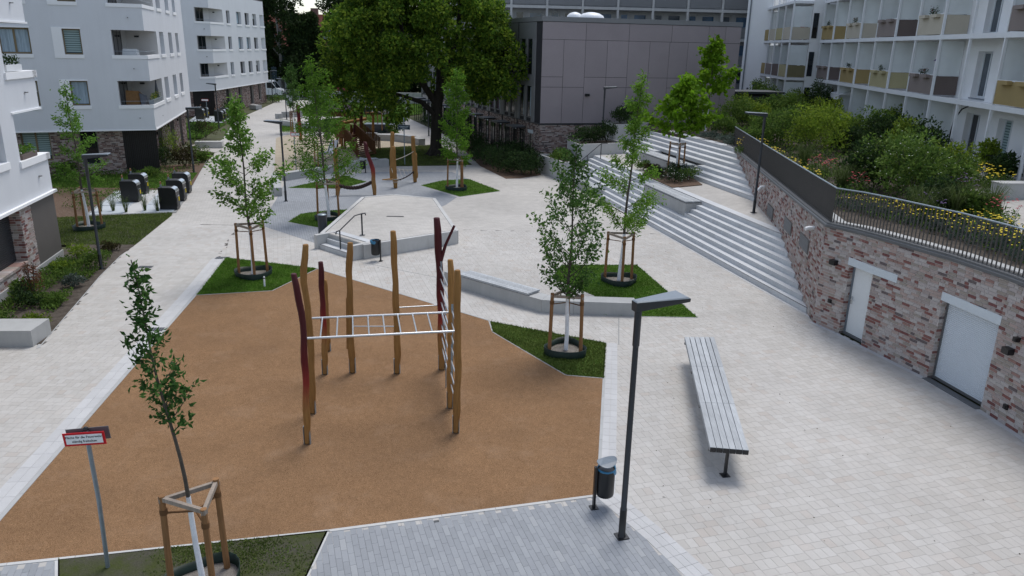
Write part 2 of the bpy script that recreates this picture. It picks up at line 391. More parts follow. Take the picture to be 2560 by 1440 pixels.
    plain('flower_yellow', (0.62, 0.47, 0.012), 0.7, 0.2, 6, isl=0.2); plain('flower_white', (0.70, 0.72, 0.66), 0.7, 0.1, isl=0.15); plain('flower_red', (0.33, 0.028, 0.045), 0.7, 0.2, isl=0.3); plain('flower_violet', (0.10, 0.055, 0.17), 0.7, 0.2, isl=0.3)
    plain('bark', (0.085, 0.072, 0.058), 0.9, 0.3, 9, 40, 0.2, 0.5); plain('bark_dark', (0.030, 0.026, 0.022), 0.95, 0.3, 7, 30, 0.2, 0.5, stretch=(1, 1, 0.25)); plain('bark_birch', (0.30, 0.30, 0.29), 0.9, 0.4, 4, 20, 0.3)
    # glass and others
    def glass(name, c, rough=0.08):
        t = NT(name); k = t.maprange(t.noise(0.6, 2.0), 0.3, 0.7, 0.6, 1.5); t.fin(t.scale(c, k), rough, 0.6)
    glass('window_dark', (0.012, 0.016, 0.022)); glass('window_blue', (0.06, 0.12, 0.20)); glass('window_mid', (0.045, 0.060, 0.075))
    t = NT('blind'); oc = t.pos(); wv = t.n('ShaderNodeTexWave', wave_type='BANDS', bands_direction='Z'); wv.inputs['Scale'].default_value = 2.6; t.l(oc, wv.inputs['Vector'])
    t.fin(t.ramp(wv.outputs['Fac'], [(0.1, (0.06, 0.11, 0.12)), (0.45, (0.30, 0.40, 0.40))]), 0.5)
    plain('curtain', (0.30, 0.38, 0.44), 0.8, 0.35, 2.0, 14, 0.25, stretch=(6, 6, 0.2))
    plain('frame_olive', (0.19, 0.15, 0.085), 0.5, 0.05); plain('frame_grey', (0.11, 0.11, 0.11), 0.5, 0.05); plain('frame_white', (0.62, 0.66, 0.70), 0.5, 0.03)
    plain('clad', (0.31, 0.272, 0.282), 0.75, 0.05, 0.8, 30, 0.04, isl=0.035); plain('clad_dark', (0.21, 0.215, 0.22), 0.75, 0.05, 0.8, isl=0.04); plain('clad_joint', (0.04, 0.04, 0.045), 0.9)  # second cladding tone is a darker neutral grey, also for louvres, pipes and railings
    t = NT('frosted'); t.fin(t.scale((0.82, 0.87, 0.88), t.maprange(t.noise(0.8, 3.0), 0.3, 0.7, 0.92, 1.08)), 0.5, 0.4)
    trn = t.n('ShaderNodeBsdfTransparent'); mx = t.n('ShaderNodeMixShader'); mx.inputs[0].default_value = 0.30
    t.l(t.p.outputs[0], mx.inputs[1]); t.l(trn.outputs[0], mx.inputs[2]); t.l(mx.outputs[0], t.out.inputs[0])
    for n_, c in dict(panel_ochre=(0.36, 0.27, 0.12), panel_brown=(0.145, 0.115, 0.105), panel_cream=(0.50, 0.455, 0.37), panel_olive=(0.42, 0.375, 0.215), panel_taupe=(0.245, 0.205, 0.19), panel_sand=(0.43, 0.33, 0.19)).items(): plain(n_, c, 0.8, 0.06, 0.8, 20, 0.04)
    plain('umbrella_red', (0.17, 0.012, 0.022), 0.8, 0.1); plain('awning_white', (0.7, 0.72, 0.74), 0.8, 0.1); plain('rattan', (0.20, 0.11, 0.045), 0.8, 0.2, 9); plain('cloth_grey', (0.10, 0.11, 0.13), 0.9, 0.1); plain('tarp', (0.55, 0.58, 0.60), 0.7, 0.1)
    plain('roof_tile', (0.14, 0.045, 0.032), 0.9, 0.25, 1.5, 12, 0.2); plain('house_wall', (0.30, 0.33, 0.36), 0.9, 0.08)
    plain('car_white', (0.75, 0.78, 0.80), 0.3, 0.03, spec=0.5); plain('car_red', (0.16, 0.008, 0.018), 0.3, 0.05, spec=0.5); plain('tyre', (0.015, 0.015, 0.016), 0.8)
    plain('foil', (0.55, 0.58, 0.60), 0.25, 0.1, metal=0.7, spec=0.5); plain('dome', (0.82, 0.84, 0.86), 0.4, 0.03); plain('terracotta', (0.25, 0.13, 0.07), 0.8, 0.1); plain('pad_plate', (0.50, 0.54, 0.57), 0.5, 0.06, 1.0)
make_materials()
M = MATS
# ================================================================== GROUND
def ext(p, q, d):      # continue the line p->q by d metres beyond q
    l = math.hypot(q[0] - p[0], q[1] - p[1]); return (q[0] + (q[0] - p[0]) / l * d, q[1] + (q[1] - p[1]) / l * d)
MB().quad((-300, -60, -0.075), (300, -60, -0.075), (300, 500, -0.075), (-300, 500, -0.075)).build('ground', M['earth'], kind='structure')

# plan outlines
EPDM = [sv2(*p) for p in [(-104, 1424), (492, 738), (680, 727), (793, 672), (1223, 802), (1232, 830), (1262, 848), (1415, 938), (1510, 946), (1502, 1150), (1495, 1239), (820, 1328)]]
LAWN_A = [sv2(*p) for p in [(565, 645), (720, 663), (793, 672), (680, 727), (492, 738)]]
LAWN_B = [sv2(*p) for p in [(1225, 804), (1515, 858), (1510, 946), (1415, 938), (1262, 848), (1232, 830)]]
LAWN_C = [sv2(*p) for p in [(1380, 695), (1403, 663), (1592, 663), (1743, 794), (1590, 791), (1440, 786), (1487, 740)]]
LAWN_D = [sv2(*p) for p in [(720, 470), (862, 440), (916, 455), (850, 472)]]
LAWN_E = [sv2(*p) for p in [(1053, 464), (1105, 452), (1172, 448), (1250, 478), (1150, 492)]]
LAWN_F = [sv2(*p) for p in [(720, 555), (752, 535), (800, 529), (870, 524), (890, 530), (845, 575), (800, 570)]]
e0, e1 = sv2(820, 1328), sv2(768, 1440)
g0, g1 = sv2(1497, 1243), sv2(1712, 1440)
LAWN_G = [sv2(145, 1400), e0, ext(e0, e1, 3.5), ext(sv2(145, 1400), sv2(145, 1440), 4.0)]
GREY1 = [e0, g0, ext(g0, g1, 5), ext(e0, e1, 3.5)]
GREY0 = [sv2(-160, 1428), sv2(140, 1402), ext(sv2(140, 1400), sv2(140, 1440), 4.0), (-12, 6)]
POD_C = [(-2.36, 30.5), (-4.01, 37.37), (-6.08, 38.11), (-7.45, 37.31), (-7.62, 29.6), (-5.70, 27.85)]
SEATW = [(-2.34, 24.96), (-1.71, 24.37), (0.01, 22.89), (0.92, 22.11), (1.9, 22.02), (3.80, 21.96)]
GREY2 = [sv2(*p) for p in [(648, 562), (810, 615), (905, 600), (1000, 560), (1115, 512), (1142, 493), (1053, 464), (1172, 448), (1130, 430), (1080, 429), (915, 430), (864, 437), (862, 425), (717, 450), (700, 480), (690, 500)]]
SAND = [sv2(*p) for p in [(686, 428), (690, 345), (720, 337), (790, 340), (850, 334), (900, 345), (955, 352), (1050, 360), (1058, 366), (960, 373), (935, 388), (905, 402), (880, 415), (720, 440)]]
BIG_LAWN = [sv2(*p) for p in [(935, 372), (1020, 366), (1090, 362), (1118, 372), (1180, 412), (1118, 414), (980, 416), (905, 402)]]
PATH_L = [(-12.47, 18.64), (-14.19, 24.97), (-14.78, 27.55), (-16.03, 34.52), (-17.6, 40.9), (-19.53, 47.07), (-24.16, 63.26), (-28.96, 80.15), (-33.2, 109.9)]
WALL_B = [(9.18, 21.8), (9.58, 20.87), (9.85, 19.95), (10.57, 17.75), (10.93, 16.03), (11.10, 14.67), (11.16, 12.0), (11.10, 8.0)]
ST_A = (9.26, 22.55); ST_D = (-0.2356, 0.9719); ST_N = (0.9719, 0.2356)
def st(n, t, z=0.0): return (ST_A[0] + ST_N[0] * n + ST_D[0] * t, ST_A[1] + ST_N[1] * n + ST_D[1] * t, z)
NEAR_Y = 33.0
PLAZA = [(-26, 2), (11.1, 2)] + WALL_B[::-1] + [ST_A, st(0.1, 26)[:2], (2.0, 52.5), (-5.6, 68), (-12.5, 88), (-12.5, 111)] + PATH_L[::-1] + [(-26, 18.9)]
pav = MB().prism(PLAZA, -0.05, -0.008).build('pavement', M['joint'], kind='structure')
farpoly = [p for p in [(-15.7, NEAR_Y), (6.75, NEAR_Y), st(0.1, 26)[:2], (2.0, 52.5), (-5.6, 68), (-12.5, 88), (-12.5, 111)] + PATH_L[:3:-1]]
MB().prism(farpoly, -0.03, -0.001).build('far_paving', M['paving_far'], pav)

covers = [EPDM, LAWN_A, LAWN_B, LAWN_C, LAWN_G, GREY1, GREY0, POD_C]
rg = np.random.default_rng(5)
def in_view(x, y, m=0.6):       # plan position that the picture, or one taken a step to the side, could show
    return (y > 5.5) & (np.abs(x + 0.2) < y * 0.80 + 4.5)
def box_pieces(name, cx, cy, lx, ly, rz, z0, z1, mat, parent, nparts, partname, gap=0.004, jit=0.0004, tilt=0.0):
    """many small blocks: the nparts nearest the camera as objects of their own, the rest joined into one part"""
    d = np.hypot(cx, cy); order = np.argsort(d); near, rest = order[:nparts], order[nparts:]
    dims = {}
    for i in near:
        key = (round(float(lx[i]), 3), round(float(ly[i]), 3))
        if key not in dims:
            dims[key] = MB().box((0, 0, (z0 - z1) / 2), (key[0] - gap, key[1] - gap, z1 - z0)).mesh(partname, mat)
        place(partname, dims[key], (float(cx[i]), float(cy[i]), z1 + rnd.uniform(-jit, jit)), (0, 0, float(rz[i])), parent)
    if len(rest):
        i = rest; c, s_ = np.cos(rz[i]), np.sin(rz[i]); hx, hy = (lx[i] - gap) / 2, (ly[i] - gap) / 2
        zt = z1 + rg.uniform(-jit, jit, len(i)); V = np.zeros((len(i), 8, 3), np.float32)
        for k, (a, b) in enumerate(((-1, -1), (1, -1), (1, 1), (-1, 1))):
            X = cx[i] + a * hx * c - b * hy * s_; Y = cy[i] + a * hx * s_ + b * hy * c
            V[:, k] = np.stack([X, Y, np.full(len(i), z0)], 1); V[:, k + 4] = np.stack([X, Y, zt], 1)
        f = np.array([(4, 5, 6, 7), (0, 1, 5, 4), (1, 2, 6, 5), (2, 3, 7, 6), (3, 0, 4, 7)])
        F = (np.arange(len(i))[:, None, None] * 8 + f[None]).reshape(-1, 4)
        np_object(partname + 's', V.reshape(-1, 3), F, mat, parent, kind='stuff')
def block_bond(u_, ang, x0, x1, y0, y1):
    """3:2 blocks: two lying end to end over three standing, columns shifted by half a cell"""
    c, s_ = math.cos(ang), math.sin(ang); L, W = 3 * u_, 2 * u_; cw, chh = 2 * L, L + W
    n = int(60 / cw); I, J = np.meshgrid(np.arange(-n, n), np.arange(-n - 8, n + 8)); ox = I * cw; oy = J * chh + (I % 2) * (W + .5 * u_)
    U, Vv, lx, ly = [], [], [], []
    for k in range(2): U.append(ox + L * (k + .5)); Vv.append(oy + W / 2); lx.append(np.full(I.shape, L)); ly.append(np.full(I.shape, W))
    for k in range(3): U.append(ox + W * (k + .5)); Vv.append(oy + W + L / 2); lx.append(np.full(I.shape, W)); ly.append(np.full(I.shape, L))
    u = np.concatenate([a.ravel() for a in U]); v = np.concatenate([a.ravel() for a in Vv]); lx = np.concatenate([a.ravel() for a in lx]); ly = np.concatenate([a.ravel() for a in ly])
    X = u * c - v * s_; Y = u * s_ + v * c + 20
    k = (X > x0) & (X < x1) & (Y > y0) & (Y < y1)
    return X[k], Y[k], lx[k], ly[k]
# light pavers: the walk on the left runs square to the picture, the plaza is turned 17 degrees
split = lambda X, Y: X < np.interp(Y, [8, 9.7, 23.1, 27.5, 33], [-8.0, -8.55, -10.5, -11.1, -12.2])
parts = []
for ang, side in ((math.radians(2), True), (math.radians(17), False)):
    X, Y, lx, ly = block_bond(0.08, ang, -26, 12, 5.5, NEAR_Y)
    k = (split(X, Y) == side) & in_view(X, Y) & inside(PLAZA, X, Y)
    for poly in covers:
        ins = inside(poly, X, Y)
        for dx, dy in ((.16, .16), (-.16, .16), (.16, -.16), (-.16, -.16)): ins &= inside(poly, X + dx, Y + dy)
        k &= ~ins
    parts.append((X[k], Y[k], lx[k], ly[k], np.full(k.sum(), ang)))
cx, cy, lx, ly, rz = (np.concatenate(a) for a in zip(*parts))
box_pieces('paver', cx, cy, lx, ly, rz, -0.03, 0.0, M['paver_light'], pav, 300, 'paver')

# grey paved fields: long narrow blocks in running bond
def running(poly, L, W, ang, z, name, mat, jm, nparts, extra=()):
    base = MB().prism(poly, z - 0.02, z - 0.006).build(name, jm, kind='structure')
    c, s_ = math.cos(ang), math.sin(ang); R_ = int(45 / W)
    cxp = sum(p[0] for p in poly) / len(poly); cyp = sum(p[1] for p in poly) / len(poly)
    I, J = np.meshgrid(np.arange(-60, 61), np.arange(-R_ // 2, R_ // 2)); u = (I + (J * 0.37) % 1.0) * L; v = J * W
    X = (cxp + u * c - v * s_).ravel(); Y = (cyp + u * s_ + v * c).ravel()
    k = in_view(X, Y)
    k &= inside(poly, X, Y)
    box_pieces(name, X[k], Y[k], np.full(k.sum(), L), np.full(k.sum(), W), np.full(k.sum(), ang), z - 0.02, z, mat, base, nparts, 'paver')
    return base
running(GREY1, 0.30, 0.10, math.radians(-72), 0.004, 'grey_pavement', M['paver_grey'], M['joint_grey'], 300)
running(GREY0, 0.30, 0.10, math.radians(-72), 0.004, 'grey_pavement', M['paver_grey'], M['joint_grey'], 60)
MB().prism(GREY2, -0.02, 0.004).build('grey_pavement', M['paving_grey_far'], kind='structure')

# safety surface
MB().prism(EPDM, -0.03, 0.006).build('rubber_surface', M['rubber'], kind='structure')

# edging of single stones along a line
def edging(name, pts, wd, z0, z1, mat, L=1.0, off=0.0, rows=1, parent=None):
    base = None; stones = []
    for a, b in zip(pts, pts[1:]):
        l = math.hypot(b[0] - a[0], b[1] - a[1]); n = max(1, round(l / L)); ux, uy = (b[0] - a[0]) / l, (b[1] - a[1]) / l
        for r in range(rows):
            o_ = off + (r - (rows - 1) / 2) * wd
            for i in range(n):
                m = (i + 0.5) * l / n
                stones.append(((a[0] + ux * m - uy * o_, a[1] + uy * m + ux * o_), l / n - 0.006, math.atan2(uy, ux)))
    e = thing(name, None, None, (*pts[0], 0)); e['kind'] = 'structure'
    for (x, y), ln, an in stones:
        o = MB().box((0, 0, 0), (ln, wd - 0.005, z1 - z0)).build('kerb_stone', mat)
        o.location = (x, y, (z0 + z1) / 2); o.rotation_euler = (0, 0, an); attach(o, e)
    return e
EL = [sv2(565, 645), sv2(492, 738), sv2(-104, 1424)]
edging('path_edging', EL, 0.09, -0.03, 0.012, M['concrete'], 1.0, -0.045)
edging('path_border', EL, 0.2, -0.03, 0.004, M['paver_strip'], 0.5, -0.30, 2)
edging('rubber_edging', [EPDM[1], EPDM[2], EPDM[3], EPDM[4]], 0.06, -0.03, 0.012, M['concrete'], 1.0)
edging('rubber_edging', [EPDM[4], EPDM[5], EPDM[6], EPDM[7], EPDM[8]], 0.06, -0.03, 0.012, M['concrete'], 1.0)
edging('rubber_edging', [sv2(-160, 1430), EPDM[11], EPDM[10]], 0.07, -0.03, 0.012, M['concrete_pale'], 1.0)
edging('rubber_edging', [sv2(1513, 858), EPDM[8], EPDM[10]], 0.07, -0.03, 0.012, M['concrete'], 1.0)
edging('plaza_border', [sv2(1530, 858), sv2(1528, 960), sv2(1520, 1200), sv2(1517, 1236)], 0.15, -0.03, 0.006, M['paver_strip'], 0.3, 0.0, 2)
edging('plaza_border', [sv2(1520, 1240), sv2(1640, 1340), ext(sv2(1640, 1340), sv2(1748, 1440), 4)], 0.14, -0.03, 0.007, M['paver_strip'], 0.28, 0.0, 3)
edging('lawn_edging', [e0, ext(e0, e1, 3.5)], 0.07, -0.03, 0.012, M['concrete_pale'], 1.0)
edging('lawn_edging', [sv2(143, 1402), ext(sv2(143, 1402), sv2(143, 1440), 3)], 0.07, -0.03, 0.012, M['concrete_pale'], 1.0)
edging('lawn_edging', [LAWN_C[0], LAWN_C[1], LAWN_C[2], LAWN_C[3], LAWN_C[4]], 0.06, -0.03, 0.010, M['concrete'], 1.0)
edging('lawn_edging', [LAWN_F[1], LAWN_F[0], LAWN_F[6]], 0.06, -0.03, 0.010, M['concrete'], 1.0)
edging('lawn_edging', [LAWN_E[1], LAWN_E[0], LAWN_E[4], LAWN_E[3]], 0.06, -0.03, 0.010, M['concrete'], 1.0)
edging('path_edging', [(-12.4, 18.5)] + [lerp(q, q, 0) for q in PATH_L[:7]], 0.10, -0.05, 0.010, M['concrete'], 1.0, 0.02)
edging('wall_edging', [(WALL_B[i][0] - .09, WALL_B[i][1] - .02) for i in range(len(WALL_B))], 0.14, -0.05, 0.006, M['paver_strip'], 0.4)
edging('stair_edging', [st(-.07, -.35)[:2], st(-.07, 25.5)[:2]], 0.14, -0.05, 0.006, M['paver_strip'], 0.4)
edging('lawn_edging', [EPDM[3], LAWN_A[1], LAWN_A[0]], 0.06, -0.03, 0.011, M['concrete'], 1.0)
edging('lawn_edging', [LAWN_B[0], LAWN_B[1]], 0.06, -0.03, 0.011, M['concrete'], 1.0)
# joint line where the plaza paving changes direction, and the drain gully frames
edging('seam_strip', [sv2(900, 655), sv2(1150, 705)], 0.03, -0.02, 0.003, M['concrete_dark'], 1.5)
edging('seam_strip', [sv2(1547, 795), sv2(1547, 862)], 0.03, -0.02, 0.003, M['concrete_dark'], 1.0)
for px, py, lb in ((556, 645, 'path lawn corner'), (390, 824, 'leafy sapling'), (363, 668, 'planted bed')):
    c = sv2(px, py); t = thing('drain_grate', 'small dark drain grate set in the paving near the ' + lb, 'drain', (*c, 0))
    a = 0.1
    MB().box((c[0], c[1], 0.003), (0.5, 0.30, 0.012), a).build('frame', M['coping_zinc'], t)
    for k in range(6): MB().box((c[0] + (k - 2.5) * 0.07, c[1] + (k - 2.5) * 0.07 * math.tan(a), 0.010), (0.03, 0.26, 0.008), a).build('bar', M['anthracite'], t)

# lawns
def blades(poly, dens, h, seed, wv=0.012, patch=None, z=0.0):
    r = np.random.default_rng(seed)
    xs = [p[0] for p in poly]; ys = [p[1] for p in poly]
    n = int((max(xs) - min(xs)) * (max(ys) - min(ys)) * dens)
    X = r.uniform(min(xs), max(xs), n); Y = r.uniform(min(ys), max(ys), n); k = inside(poly, X, Y) & in_view(X, Y)
    if patch:
        k &= (np.sin(X * 2.1 + 1.3 * np.sin(Y * 1.7)) + np.sin(Y * 2.7 + X * 0.8 + 2) + r.normal(0, 0.6, n)) > patch
    X, Y = X[k], Y[k]; n = len(X); a = r.uniform(0, 2 * PI, n); hh = h * r.uniform(0.5, 1.3, n); ln = r.normal(0, 0.55, (n, 2)) * hh[:, None]; w_ = wv * r.uniform(0.7, 1.4, n)
    V = np.zeros((n, 3, 3)); V[:, 0] = np.stack([X - np.cos(a) * w_, Y - np.sin(a) * w_, np.full(n, z)], 1); V[:, 1] = np.stack([X + np.cos(a) * w_, Y + np.sin(a) * w_, np.full(n, z)], 1); V[:, 2] = np.stack([X + ln[:, 0], Y + ln[:, 1], z + hh], 1)
    return V.reshape(-1, 3), np.arange(3 * n).reshape(-1, 3)
def lawn(name, poly, label, mat='lawn_soil', gm='grass', dens=1500, h=0.05, seed=1, patch=None, z=0.012):
    o = MB().prism(poly, -0.04, z).build(name, M[mat], kind='structure')
    if dens:
        V, F = blades(poly, dens, h, seed, patch=patch, z=z - 0.004)
        np_object('grass', V, F, M[gm], None, label=label, category='grass', kind='stuff')
lawn('lawn', LAWN_A, 'short green grass under the bright sapling beside the path', seed=1, dens=2200)
lawn('lawn', LAWN_B, 'short green grass in the wedge between rubber surface and plaza', seed=2, dens=2200, gm='grass_dull')
lawn('lawn', LAWN_C, 'short green grass behind the low concrete seat wall', seed=3, dens=1600)
lawn('lawn', LAWN_D, 'short green grass triangle in front of the sandpit wall', seed=4, dens=700, h=0.06)
lawn('lawn', LAWN_E, 'short green grass lozenge around the staked tree by the ropes', seed=5, dens=700, h=0.06)
lawn('lawn', LAWN_F, 'short green grass beside the round dark bollard', seed=6, dens=1000)
lawn('lawn', LAWN_G, 'patchy mossy grass at the bottom edge by the red framed sign', 'moss_soil', 'grass_dull', 2600, 0.035, 7, 0.2)
lawn('lawn', BIG_LAWN, 'worn shaded grass around the trunk of the big tree', 'moss_soil', 'grass_dull', 500, 0.07, 8)
MB().prism(SAND, -0.04, 0.008).build('sandpit', M['sand'], kind='structure')
# back lawns
L1 = [sv2(*p) for p in [(712, 290), (750, 272), (800, 252), (1075, 250), (1095, 262), (1050, 285), (1005, 291), (870, 292)]]
L2 = [sv2(*p) for p in [(860, 293), (1010, 291), (1020, 300), (972, 318), (1000, 333), (880, 330), (700, 332), (700, 300), (760, 306)]]
lawn('lawn', L1, 'mown grass at the far end of the playground', dens=150, h=0.12, seed=9)
lawn('lawn', L2, 'mown grass between the playground and the far path', dens=200, h=0.12, seed=10)
MB().prism([sv2(*p) for p in [(855, 307), (920, 300), (925, 305), (890, 313)]], 0.0, 0.02).build('sand_patch', M['sand'], kind='structure')
MB().prism([sv2(*p) for p in [(690, 330), (800, 322), (800, 335), (692, 337)]], 0.0, 0.016).build('path', M['paving_far'], kind='structure')
# road behind everything
MB().prism([(-120, 112), (60, 112), (60, 119), (-120, 119)], -0.05, 0.004).build('road', M['asphalt'], kind='structure')

# left planting beds and lawn
BED1 = [(-12.5, 18.75), (-14.19, 24.97), (-14.78, 27.55), (-15.0, 29.2), (-17.4, 29.0), (-16.9, 27.0), (-15.3, 20.5), (-15.0, 18.75)]
LAWN_L = [(-15.0, 29.2), (-15.9, 34.6), (-16.1, 35.2), (-21.5, 33.4), (-20.5, 28.6), (-17.4, 29.0)]
BED2 = [(-19.7, 34.0), (-16.1, 35.2), (-17.68, 41.05), (-19.5, 47.0), (-20.6, 50.6), (-23.3, 49.0), (-28, 46.5), (-27, 40), (-21.5, 33.4)]
BED3 = [(-19.6, 47.2), (-20.9, 51.8), (-23.6, 52.5), (-25.6, 60.5), (-26.0, 63.5), (-22.5, 58.0)]
for nm, po, m_ in (('planting_bed', BED1, 'soil'), ('planting_bed', BED2, 'mulch'), ('planting_bed', BED3, 'soil')): MB().prism(po, -0.05, 0.015).build(nm, M[m_], kind='structure')
lawn('lawn', LAWN_L, 'dull grass left of the walk in front of the waste containers', 'moss_soil', 'grass_dull', 900, 0.06, 11)
LAWN_M = [(-18.0, 41.3), (-19.5, 46.6), (-23.5, 45.6), (-27, 43.5), (-26, 40.8), (-21.3, 41.2)]
MB().prism(LAWN_M, 0.0, 0.022).build('lawn', M['lawn_soil'], kind='structure')
V_, F_ = blades(LAWN_M, 600, 0.07, 12, z=0.02); np_object('grass', V_, F_, M['grass'], None, label='short grass behind the five waste containers', category='grass', kind='stuff')
BED4 = [(-26.2, 64.0), (-28.5, 76.0), (-32.0, 78.0), (-33, 70), (-29.5, 63.5)]
MB().prism(BED4, -0.05, 0.02).build('lawn', M['lawn_soil'], kind='structure')
V_, F_ = blades(BED4, 250, 0.1, 13, z=0.02); np_object('grass', V_, F_, M['grass'], None, label='short grass before the far waste containers', category='grass', kind='stuff')
# ================================================================== PODIUM, SEAT WALLS, STAIRS, BRICK WALL, TERRACE
# ---- stage podium
pod = thing('stage_podium', 'low pale concrete stage podium with paved top in the plaza', 'podium', (-5, 33, 0))
PH = 0.55
MB().prism([lerp(p, (-5, 33.5), 0.03) for p in POD_C], -0.02, PH - 0.02).build('core', M['concrete'], pod)
topin = [lerp(p, (-5, 33.5), 0.035) for p in POD_C]
MB().prism(topin, PH - 0.02, PH - 0.004).build('paved_top', M['paving_far'], pod)
for i in range(len(POD_C)):
    a, b = POD_C[i], POD_C[(i + 1) % len(POD_C)]
    if i == 4: continue                      # step side
    l = math.hypot(b[0] - a[0], b[1] - a[1]); n = max(2, round(l / 1.5)); ux, uy = (b[0] - a[0]) / l, (b[1] - a[1]) / l
    for k in range(n):
        m = (k + .5) * l / n
        o = MB().box((0, 0, 0), (l / n - 0.008, 0.16, PH)).build('wall_block', M['concrete_pale'])
        o.location = (a[0] + ux * m - uy * (-0.03 if True else 0), a[1] + uy * m + ux * 0.03, PH / 2); o.rotation_euler = (0, 0, math.atan2(uy, ux)); attach(o, pod)
# steps on the left front side of the podium
sa, sb = Vector((-7.60, 29.58)), Vector((-5.72, 27.86)); su = (sb - sa).normalized(); sn = Vector((su.y, -su.x))      # outward normal
for k in range(3):
    h = PH * (3 - k) / 3; off = 0.02 + 0.34 * k
    for j in range(2):
        L = (sb - sa).length - 0.42; c = sa + su * (0.21 + L * (j + .5) / 2) + sn * (off - 0.55)
        o = MB().box((0, 0, 0), (L / 2 - 0.006, 0.36, h - (0.002 * k))).build('step_block', M['step_stone']); o.location = (c.x, c.y, h / 2); o.rotation_euler = (0, 0, math.atan2(su.y, su.x)); attach(o, pod)
    if k in (0, 2):
        c = sa + su * (0.21 + L / 2) + sn * (off - 0.55 + 0.16); MB().box((c.x, c.y, h + 0.002), (L, 0.035, 0.006), math.atan2(su.y, su.x)).build('contrast_strip', M['anthracite'], pod)
for e_, nm in ((0.10, 0), ((sb - sa).length - 0.10, 1)):
    c = sa + su * e_ + sn * (-0.08); MB().box((c.x, c.y, PH / 2 + 0.006), (0.19, 1.02, PH + 0.012), math.atan2(su.y, su.x)).build('cheek_wall', M['concrete_pale'], pod)
c = sv(988, 541, PH); MB().box((c[0], c[1], PH), (0.75, 0.14, 0.012)).build('floor_socket', M['anthracite'], pod)
# handrail of the podium steps
hr = thing('handrail', 'dark steel handrail on the steps of the stage podium', 'handrail', (-7.0, 28.4, 0))
p0 = sa + su * 0.75 + sn * 0.50; p1 = sa + su * 0.95 + sn * (-1.15)
P0 = sv(852, 634, 0); P1 = sv(906, 588, PH)
MB().tube([P0, (P0[0], P0[1], 0.90)], 0.028).build('post', M['anthracite'], hr)
MB().tube([P1, (P1[0], P1[1], PH + 0.86)], 0.032).build('post', M['anthracite'], hr)
MB().tube([(P0[0] - .12, P0[1] - .15, 0.80), (P0[0] - .10, P0[1] - .13, 0.90), (P0[0], P0[1], 0.92), (P1[0] - .2, P1[1] - .35, PH + 0.86), (P1[0], P1[1], PH + 0.87), (P1[0] + .12, P1[1] + .12, PH + 0.87), (P1[0] + .13, P1[1] + .13, PH + 0.78)], 0.025).build('rail', M['anthracite'], hr)
MB().box((P1[0], P1[1], PH + 0.004), (0.2, 0.2, 0.012)).build('base_plate', M['coping_zinc'], hr)

# ---- low concrete seat walls
def seat_wall(name, label, pts, wd, h, side=1, mat='concrete', L=2.0, benches=(), z0=0.0, blabel=()):
    t = thing(name, label, 'wall', (*pts[0], z0))
    nrm = []
    for a, b in zip(pts, pts[1:]):
        l = math.hypot(b[0] - a[0], b[1] - a[1]); nrm.append((-(b[1] - a[1]) / l * side, (b[0] - a[0]) / l * side))
    inner = []
    for i, p in enumerate(pts):
        n0 = nrm[max(i - 1, 0)]; n1 = nrm[min(i, len(nrm) - 1)]; m = (n0[0] + n1[0], n0[1] + n1[1]); q = m[0] * n0[0] + m[1] * n0[1]; inner.append((p[0] + m[0] / q * wd, p[1] + m[1] / q * wd))
    for i in range(len(pts) - 1):
        a, b, c, d = pts[i], pts[i + 1], inner[i + 1], inner[i]; l = math.hypot(b[0] - a[0], b[1] - a[1]); n = max(1, round(l / L)); e = .003 / l
        for k in range(n):
            f0, f1 = k / n + e, (k + 1) / n - e
            MB().prism([lerp(a, b, f0), lerp(a, b, f1), lerp(d, c, f1), lerp(d, c, f0)], z0 - 0.02, z0 + h).build('wall_block', M[mat], t)
    for bi, (a, b, nsl) in enumerate(benches):
        l = math.hypot(b[0] - a[0], b[1] - a[1]); ux, uy = (b[0] - a[0]) / l, (b[1] - a[1]) / l; nx, ny = -uy * side, ux * side; sw = (wd + 0.06) / nsl
        bt = thing('bench_top', 'weathered wooden bench top on the ' + (blabel[0] if len(blabel) == 1 else blabel[bi]), 'bench', (*a, z0 + h))
        for k in range(nsl):
            o_ = -0.03 + (k + .5) * sw
            MB().beam((a[0] + nx * o_, a[1] + ny * o_, z0 + h + 0.055), (b[0] + nx * o_, b[1] + ny * o_, z0 + h + 0.055), sw - 0.012, 0.06).build('slat', M['bench_wood'], bt)
        for s_ in (0.15, 0.5, 0.85):
            MB().beam((a[0] + ux * l * s_, a[1] + uy * l * s_, z0 + h + 0.0125), (a[0] + ux * l * s_ + nx * wd, a[1] + uy * l * s_ + ny * wd, z0 + h + 0.0125), 0.05, 0.022).build('bearer', M['black_metal'], bt)
    return t
b0 = lerp(SEATW[1], SEATW[2], -0.05); b1 = lerp(SEATW[2], SEATW[3], 0.55)
seat_wall('seat_wall', 'bent low concrete seat wall in the middle of the plaza', SEATW, 0.55, 0.42, 1, 'concrete', 1.9, [(b0, b1, 5)], blabel=('bent seat wall in the plaza',))
seat_wall('seat_wall', 'low concrete wall edging the grass triangle before the sandpit', [sv2(717, 452), sv2(862, 428)], 0.42, 0.45, 1, 'concrete', 2.2)
seat_wall('seat_wall', 'short concrete wall running toward the path by the lamp post', [sv2(706, 490), sv2(697, 452)], 0.40, 0.45, 1, 'concrete', 2.0)
w2 = (sv2(879, 423), sv2(973, 417)); seat_wall('seat_wall', 'short concrete seat wall behind the black bin near the ropes', list(w2), 0.5, 0.5, 1, 'concrete', 1.6, [(lerp(*w2, .22), lerp(*w2, .72), 4)], blabel=('short seat wall behind the black bin',))
w3 = [sv2(905, 350), sv2(940, 351), sv2(985, 353), sv2(1030, 359), sv2(1047, 363)]
